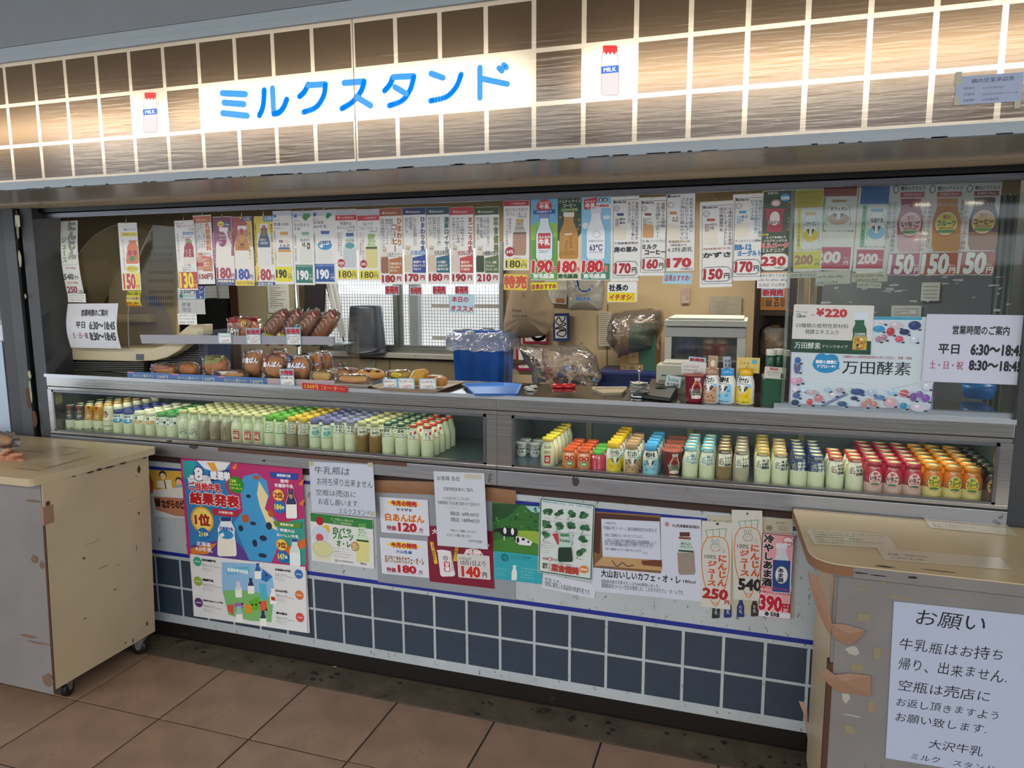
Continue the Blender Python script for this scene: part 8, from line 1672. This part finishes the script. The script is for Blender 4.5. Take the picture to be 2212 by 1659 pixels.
# papers taped on the clear pane
PJ = (1680,640,5.821)
def d_man(p):
    p.R((150,262,2090,1480),'c6d4dc'); p.R((180,262,1870,300),'3c98b4'); p.S([(150,700),(160,1380)],14,'9a6c98'); p.S([(160,1390),(2060,1470)],14,'a83c60'); p.S([(2085,1090),(2070,1460)],14,'7c4c98')
    p.E((440,735,800,960),'1c88c0'); p.E((470,715,640,850),'1c88c0'); p.E((600,725,780,860),'1c88c0'); p.P([(760,860),(808,905),(740,925)],'1c88c0'); p.T('美容と健康に',(482,800,765,842),'e8f0f4',.05); p.T('アプローチ!',(500,858,745,896),'e8f0f4',.05); p.T('53種類以上の植物性原材料を3年3ヵ月以上、発酵・熟成',(838,742,1765,792),'a04850',.01); p.T('万田酵素',(840,815,1760,982),'1a1a20',.01)
    for x,y,w,h,c in ((1340,335,90,50,'c8c4cc'),(1300,415,160,80,'2c8cc0'),(1525,370,180,90,'c4b8c4'),(1458,448,108,104,'b02c38'),(1645,452,140,74,'1c2c54'),(1775,372,170,110,'26386c'),(1300,540,80,76,'a87888'),(1375,520,76,76,'a87888'),(1578,540,110,80,'c85068'),(1780,545,100,84,'c8d0dc'),(240,880,90,170,'5c5c88'),(242,800,80,80,'2c5c9c'),(215,1060,90,80,'d0a0b0'),(280,1050,70,76,'c890a4'),(225,1160,80,50,'d8d4e0'),(335,1170,70,46,'b8d8e8'),(245,1235,100,76,'4c6490'),(230,1325,108,76,'2c3c60'),(455,1200,170,60,'b8a4b0'),(545,1275,120,90,'c08088'),(425,1320,76,90,'c84858'),(660,1165,70,56,'9cbcd8'),(735,1225,110,50,'d0ccd4'),(820,1170,100,60,'9c9ca4'),(1060,1195,190,80,'2c5080'),(860,1345,130,70,'3c5878'),(1020,1275,100,50,'22345c'),(1250,1200,90,76,'a8bcd8'),(1160,1355,90,84,'b88078'),(1215,1310,76,70,'b88078'),(1290,1350,90,80,'b88078'),(1360,1265,150,60,'5c78a8'),(1515,1330,160,120,'c8a4ac'),(1520,1205,100,60,'8cbcd8'),(1690,1215,120,90,'b85060'),(1820,1265,90,110,'6c4c90'),(1900,1230,90,90,'7c5ca0'),(1985,1280,120,100,'7854a0'),(1690,1375,96,84,'2c88a8'),(1900,1395,240,90,'c8c0cc'),(1990,1130,120,90,'c8ccd8')):
        p.E((x - w/2,y - h/2+6,x + w/2+14,y + h/2+10),'a8bcd4'); p.E((x - w/2,y - h/2,x + w/2,y + h/2),c); p.E((x - w*.3,y - h*.36,x + w*.05,y),tuple(min(1,q*1.35+.02) for q in lin(c))); p.RR((x + w*.3,y + h*.4,x + w*.3+44,y + h*.4+20),'2a2a30',.3)
    for a,b in (((600,1375),(930,1220)),((580,1360),(900,1215)),((980,1150),(1150,1235)),((975,1175),(1130,1245))): p.S([a,b],12,'4c5c8c')
    p.S(curve([(300,960),(700,1050),(1100,1080),(1400,1160),(1760,1225)]),5,'f0f2f4'); p.S(curve([(1500,1150),(1700,1120),(1860,1080)]),5,'a8b4bc')
poster([(185,262),(1870,270),(2082,1480),(150,1385)],d_man,'large pale poster of painted fruits and vegetables on the clear pane',PJ,Y=-.004,bg='c6d4dc',ref=[(160,262),(2090,275),(2082,1480),(150,1385)])
def d_220(p):
    p.P([(178,535),(1175,565),(1168,735),(170,700)],'14402e'); p.T('¥',(490,158,578,245),'b82830',.08); p.T('220',(598,165,865,260),'b82830',.09); p.T('税込',(420,225,468,248),'a04048'); p.T('Hakko. Happy',(222,185,378,212),'3c7c84'); p.E((232,218,290,268),'2c4c3c'); p.E((240,226,282,260),'d8d6d0'); p.T('Manda',(262,235,352,265),'2c4c3c',.03)
    p.T('53種類の植物性原材料',(230,340,890,405),'2c4438',.0); p.T('発酵エキス入り',(345,420,765,482),'2c4438'); p.T('万田酵素',(215,578,542,660),'d4dcd4',.02); p.T('ドリンクタイプ',(568,610,880,655),'c8d4c8',.02)
    p.R((955,208,1135,328),'d0dce4'); p.B((930,300,1130,690),cap='1f5a40',glass='1f5a40',kind='round'); p.R((945,512,1118,672),'c8a438'); random.seed(2)
    for _ in range(22): x,y = random.uniform(950,1100),random.uniform(520,660); r = random.uniform(8,20); p.E((x-r,y-r,x+r,y+r),random.choice(['d8c43c','b85c2c','2c2c2c','e8dca0','c87c2c','6c8c2c']))
    p.T('万田酵素',(965,462,1100,488),'d4dcd4',.03); p.R((960,496,1110,504),'e0e4e0')
poster([(200,100),(1215,118),(1168,735),(172,700)],d_220,'white and dark green 220 yen drink card on the clear pane',PJ,Y=-.008,bg='d3d2cc',name='price_card',cat='price card',th=.002,corner=.004)
def d_hr(p): p.T('営業時間のご案内',(820,1030,1205,1090),'1e1e22',.03); p.T('平日',(725,1155,868,1220),'1e1e22',.03); p.T('6:30〜18:45',(950,1160,1314,1230),'1e1e22',.05); p.T('土・日・祝',(665,1270,898,1328),'9c3848',.02); p.T('8:30〜18:45',(942,1272,1308,1338),'1e1e22',.05)
sheet('hours_notice',[(645,952),(1400,962),(1395,1445),(610,1415)],-.010,d_hr,'c6c8da','flat white opening hours sheet on the clear pane beside the dark post','notice',None,CE,.001)

# ================================================================ THE TWO ROLLING COUNTERS
lamL = M('worn_cream_laminate','b5a283',.4,bump=.05,dirt=('4c3524',.07,14),var=.05); lamG = M('scuffed_grey_laminate','7a7674',.45,dirt=('5c4430',.1,9),var=.1); topL = M('cream_counter_laminate','c2ac86',.3,dirt=('5a4530',.05,12),var=.04)
brownE = M('bare_brown_board','4a2d1c',.8,bump=.4); tan_t = M('tan_cloth_tape','8c6a54',.55,bump=.5,bscale=60); blk = M('black_rubber','101011',.5); zinc = M('zinc_fork','9a9a98',.3,metal=.8)
def rim_poly(pts,rad,n=5):
    out = []
    for i,p in enumerate(pts):
        a,b = Vector(pts[i-1]),Vector(pts[(i+1) % len(pts)]); p = Vector(p); r = rad[i]
        if not r: out.append(tuple(p)); continue
        u,v = (a-p).normalized()*r,(b-p).normalized()*r
        for k in range(n+1): t = k/n; out.append(tuple((p+u)*(1-t)**2+p*2*t*(1-t)+(p+v)*t*t))
    return out
def chips(name,items,f,mat,par,n=9):
    m = MB()
    for (a,b,w,h) in items:
        q = [(a + w*math.cos(k*2*math.pi/n + .8*(n == 4))*random.uniform(.6,1.1),b + h*math.sin(k*2*math.pi/n + .8*(n == 4))*random.uniform(.6,1.1)) for k in range(n)]; P = [f(*p) for p in q]
        m.add(P,[tuple(range(n))])
    return ob(name,m,mat,par,kind='stuff')
def caster(par,x,y,yaw):
    c = MB().lathe([(.012,-.011),(.03,-.011),(.032,-.006),(.032,.006),(.03,.011),(.012,.011)],20); R_ = Matrix.Translation((x,y,.033)) @ Matrix.Rotation(yaw,4,'Z') @ Matrix.Rotation(math.pi/2,4,'X')
    c.v = [tuple(R_ @ Vector(v)) for v in c.v]; o = ob('caster',c,blk,par)
    m = MB(); F_ = Matrix.Translation((x,y,0)) @ Matrix.Rotation(yaw,4,'Z')
    for s in (-1,1): m.prism([(-.02,.066),(.02,.066),(.008,.026),(-.008,.026)],1,s*.014-.001,s*.014+.001)
    m.box(-.026,.026,-.02,.02,.064,.072); m.v = [tuple(F_ @ Vector(v)) for v in m.v]; ob('fork',m,zinc,o)
x0,x1,y0,y1,L = -1.0,.060,-.60,-.095,.045   # the carcass leans a little towards the stall front
lc = empty('rolling_counter',(-.45,-.35,0),'worn cream and grey rolling counter with small black casters by the dark posts','counter')
hx = lambda mb,a,b,c,d,z0,z1,mi=0: mb.hexa([(a + L*z0,c,z0),(b + L*z0,c,z0),(b + L*z0,d,z0),(a + L*z0,d,z0),(a + L*z1,c,z1),(b + L*z1,c,z1),(b + L*z1,d,z1),(a + L*z1,d,z1)],mi)
ob('body',hx(MB(),x0,x1 - .004,y0 + .004,y1,.072,.896),lamG,lc)
ob('side_panel',hx(MB(),x1 - .004,x1,y0,y1,.074,.896),lamL,lc); ob('front_panel',hx(MB(),x0,x1 - .008,y0,y0 + .004,.055,.896),lamG,lc)
ob('edge_strip',hx(MB(),x1 - .008,x1 + .0005,y0 - .0005,y0 + .004,.074,.80),brownE,lc)
tp_ = rim_poly([(x0 - .02,-.645),(.092,-.635),(.130,-.07),(x0 - .02,-.07)],[0,.02,.03,0])
ob('top',MB().prism(tp_,2,.896,.922),lamL,lc); ob('top_sheet',MB().prism([(a,b) for a,b in rim_poly([(x0 - .02,-.646),(.093,-.636),(.131,-.069),(x0 - .02,-.069)],[0,.02,.03,0])],2,.922,.9245),topL,lc)
sd = lambda y,z: (x1 + L*z + .0012,y,z)
chips('chips',[(-.15,.84,.01,.022),(-.16,.65,.006,.008),(-.30,.36,.004,.006),(-.14,.13,.007,.014),(-.22,.09,.004,.012),(-.58,.82,.012,.012),(-.44,.55,.008,.006),(-.26,.10,.005,.006)],sd,brownE,lc)
chips('tape_marks',[(-.35,.48,.035,.002),(-.28,.46,.02,.0015),(-.4,.60,.05,.001),(-.2,.72,.03,.001),(-.45,.3,.01,.003),(-.18,.5,.002,.02)],sd,M('grey_scratch','6e5e4c',.6),lc)
chips('rim_chips',[(-.25,.892,.02,.004),(-.31,.891,.03,.004),(-.36,.893,.015,.005),(-.40,.891,.02,.004),(-.47,.893,.01,.003),(-.14,.89,.012,.003)],lambda y,z: (.128+(y + .07)*.052+.0012,y,z + .002),M('black_chip','1c120c',.8),lc)
chips('bare_patches',[(.0,.60,.018,.02),(.035,.58,.012,.02),(.01,.83,.05,.006),(-.05,.28,.05,.008),(-.02,.26,.07,.005),(.03,.11,.03,.04)],lambda x,z: (x + L*z,y0 - .0015,z),M('torn_patch','6c5442',.8),lc)
ob('tape',hx(MB(),x1 - .012,x1 + .0016,-.6025,-.56,.74,.81),tan_t,lc)
chips('glue_lines',[(-.2,-.2,.10,.002),(-.12,-.28,.003,.06),(-.35,-.3,.12,.003),(.0,-.4,.004,.12),(-.05,-.53,.1,.003)],lambda x,y: (x,y,.9252),M('old_glue','7a6444',.7),lc)
for x,y,a in ((.03,-.52,1.9),(.045,-.17,.4),(-.9,-.5,1),(-.9,-.2,.4)): caster(lc,x,y,a)
# right-hand one
rc = empty('rolling_counter',(3.15,-.3,0),'cream-topped grey rolling counter carrying the handwritten request sheet','counter')
bx,by0,by1 = 2.806,-.505,-.07
ob('body',MB().box(bx + .004,3.62,by0 + .004,by1,.02,.868),lamG,rc); ob('front_panel',MB().box(bx + .012,3.62,by0,by0 + .004,.02,.868),lamG,rc)
ob('side_panel',MB().box(bx,bx + .004,by0 + .03,by1,.02,.868),lamL,rc); ob('edge_strip',MB().box(bx - .001,bx + .012,by0 - .001,by0 + .03,.02,.60),brownE,rc)
P = rim_poly([(2.722,-.045),(2.748,-.522),(3.66,-.522),(3.66,-.2),(3.46,-.045)],[.02,.09,.0,.08,.08])
ob('top',MB().prism(P,2,.856,.886),lamG,rc); ob('bare_corner',MB().prism(rim_poly([(2.7215,-.05),(2.747,-.5235),(2.85,-.5235),(2.85,-.45),(2.80,-.05)],[.0,.09,0,0,0]),2,.8585,.884),M('bare_edge_wood','7c5638',.7,bump=.4),rc)
ob('top_sheet',MB().prism([(a,b) for a,b in P],2,.886,.889),topL,rc)
fr_ = lambda x,z: (x,by0 - .0012,z)
def px_(l,f=None,k=2.77):   # places read off the enlargement
    out = []
    for x,y,w,h in l: q = at(1660+x/k,1060+y/k,by0); out.append((q.x,q.z,w/k/850,h/k/850))
    return out
chips('old_tape',px_([(570,755,70,45),(648,975,36,60),(525,1055,60,40),(610,1295,38,60),(490,1430,50,45),(690,545,20,16),(700,790,8,30),(560,590,60,10),(790,640,110,14),(1110,630,60,8)]),fr_,M('yellowed_tape','857a5e',.5),rc,4)
chips('bare_spots',px_([(505,955,50,35),(520,1160,60,40),(460,1240,30,40),(500,1345,60,6)]),fr_,M('pale_torn_paper','a39d94',.8),rc,12)
chips('rim_chips',px_([(550,478,50,5),(650,492,50,4),(855,503,30,8),(690,438,60,5),(1020,465,120,3)]),lambda x,z: (x,-.5235,z),M('black_chip','1c120c',.8),rc,10)
def strip(pts,Y,name='cloth_tape'):
    m = MB(); P = [at(1660+x/2.77,1060+y/2.77,Y + random.uniform(-.002,.001)) for x,y in pts]; c = sum(P,Vector())/len(P); c.y -= .006; n = len(P)
    m.add(P + [c],[(i,(i+1) % n,n) for i in range(n)]); ob(name,m,tan_t,rc)
for pts in ([(235,480),(300,520),(345,640),(380,800),(370,868),(330,800),(275,660),(245,560)],[(375,795),(460,800),(575,835),(570,860),(485,930),(385,880)],[(310,1100),(350,1065),(380,1105),(490,1092),(612,1108),(612,1230),(420,1205),(360,1160)],[(180,1258),(215,1265),(232,1320),(236,1500),(222,1400),(205,1290)]): strip(pts,by0 - .006)
def d_req(p):
    for s,b in (('お願い',(875,715,1285,835)),('牛乳瓶はお持ち',(780,880,1395,1000)),('帰り、出来ません.',(775,1000,1425,1125)),('空瓶は売店に',(775,1130,1330,1245)),('お返し頂きますよう',(765,1245,1385,1348)),('お願い致します.',(762,1335,1315,1436)),('大沢牛乳',(965,1490,1300,1580)),('ミルク　スタンド',(860,1590,1375,1665))): p.T(s,b,'16181c',0,hand=.7)
sheet('request_sheet',[(745,660),(1720,765),(1690,1760),(706,1602)],by0 - .003,d_req,'a9b2c6','large white handwritten request sheet on the front of the cream-topped counter','notice',None,(1660,1060,2.77),.001)
def d_n1(p,rows,red=0):
    for i,s in enumerate(rows): p.T(s,(.06,.08+i*.9/len(rows),min(.96,.1+.035*len(s)),.04+(i + .8)*.9/len(rows)),'9a6040' if red and i < 3 else '2c2c30',0,hand=.4)
CR = (1660,1060,2.77)
for q_,rows,lab,red in (([(232,228),(712,265),(775,348),(262,318)],['These bottles of goods can not','牛乳瓶等的請享不可以帯走的。','請把牛乳瓶返還后退、謝謝合作!!','牛乳のビンなどの瓶はお持ち帰りできませんので','空瓶はお返却して下さい。'],'multi-line handwritten note on the counter top near its rounded corner',0),
        ([(905,130),(1400,190),(1495,262),(980,230)],['空き瓶','ATTENTION','Please return empty bottles to the counter.','空になった瓶はカウンターに','お返しください。'],'printed attention sheet on the counter top near the bottle case',1),
        ([(660,345),(1395,400),(1450,475),(680,408)],['','創業・昭和25年','大沢牛乳(株)'],'long shiny paper strip on the counter top front edge',0)):
    sheet('counter_notice',q_,0,(lambda p,rows=rows,red=red: d_n1(p,rows,red)),'cfc4b4',lab,'notice','notices on the counter top',CR,.0004,Z=.8905,ref=[(0,0),(1,0),(1,1),(0,1)],mat=M('laminated_note','c9bda8',.2))
# ================================================================ HAND WITH WRAPPED BREAD AT THE PICTURE'S EDGE
def limb(name,chains,mat,**k):
    me = bpy.data.meshes.new(name); V = []; E_ = []; R_ = []
    for ch in chains:
        prev = ch[0] if isinstance(ch[0],int) else None
        for c in ch[(1 if prev is not None else 0):]:
            V.append(c[:3]); R_.append(c[3]); i = len(V)-1
            if prev is not None: E_.append((prev,i))
            prev = i
    me.from_pydata(V,E_,[]); me.materials.append(mat); o = bpy.data.objects.new(name,me); COL.objects.link(o)
    s = o.modifiers.new('skin','SKIN'); s.use_smooth_shade = True
    for i,v in enumerate(me.skin_vertices[0].data): v.radius = (R_[i],)*2; v.use_root = i == 0
    q = o.modifiers.new('sub','SUBSURF'); q.levels = q.render_levels = 2
    return props(o,**k)
skin = M('warm_skin','b07858',.5,var=.05)
Hc = at(42,992,-.42); X,Y,Z = Hc
per = empty('person',(X - .2,Y,0),'reaching bare hand of a person holding clear-wrapped bread over the counter','person')
hand = limb('hand',[[(X - .36,Y - .03,Z - .05,.036),(X - .17,Y - .01,Z - .03,.029),(X - .10,Y,Z - .006,.028),(X - .055,Y,Z + .004,.037),(X - .022,Y,Z,.034)],
  [4,(X + .004,Y - .020,Z + .022,.0115),(X + .028,Y - .024,Z + .027,.0092),(X + .050,Y - .022,Z + .029,.0078)],[4,(X + .006,Y - .006,Z - .002,.0112),(X + .026,Y - .014,Z + .000,.0092),(X + .044,Y - .016,Z + .001,.0076)],
  [4,(X + .000,Y + .012,Z - .024,.0115),(X + .016,Y + .006,Z - .030,.0095),(X + .026,Y + .014,Z - .022,.008)],[4,(X - .012,Y + .026,Z - .026,.0105),(X + .006,Y + .026,Z - .034,.008),(X + .014,Y + .030,Z - .026,.007)],
  [3,(X - .040,Y - .030,Z + .030,.0130),(X - .018,Y - .038,Z + .042,.0110),(X + .002,Y - .036,Z + .048,.0090)]],skin)
hand.parent = per; hand.matrix_parent_inverse = per.matrix_basis.inverted()
sl_ = MB().tube([(X - .30,Y - .025,Z - .035),(X - .5,Y - .08,Z + .02),(X - .62,Y - .1,Z + .2)],[.048,.06,.075],14); ob('sleeve',sl_,M('dark_sleeve','2c3038',.8),per)
B_ = at(14,953,-.41); hb_ = empty('held_bread',(B_.x,B_.y,B_.z - .03),'clear-wrapped bread held by the hand at the picture edge','bread')
ob('bun',MB().blob((B_.x - .03,B_.y,B_.z),(.05,.03,.026),18,12,.2,3,2),M('held_bun','b8885c',.5,var=.2,vscale=40),hb_); ob('wrapper',MB().blob((B_.x - .02,B_.y,B_.z + .004),(.07,.036,.034),24,14,.3,5,7,power=.8),film2,hb_)
ob('wrapper_end',MB().blob((B_.x + .052,B_.y,B_.z - .004),(.022,.01,.016),14,8,.4,5,3),film2,hb_)
# fallen wrappers on the floor by the kickboard
for i,(px,py,lab) in enumerate([(384,1372,'tiny white scrap on the concrete strip beside the near caster'),(722,1440,'pale torn paper scrap on the concrete strip below the sale notices')]):
    q = atz(px,py,.002); s = .012; ob('litter_scrap',MB().add([(q.x - s,q.y,.0015),(q.x + s,q.y - .004,.003),(q.x + s*.8,q.y + .006,.006),(q.x - s*.7,q.y + .008,.002)],[(0,1,2,3)]),M('scrap_white','a8a49c',.8),label=lab,cat='litter')
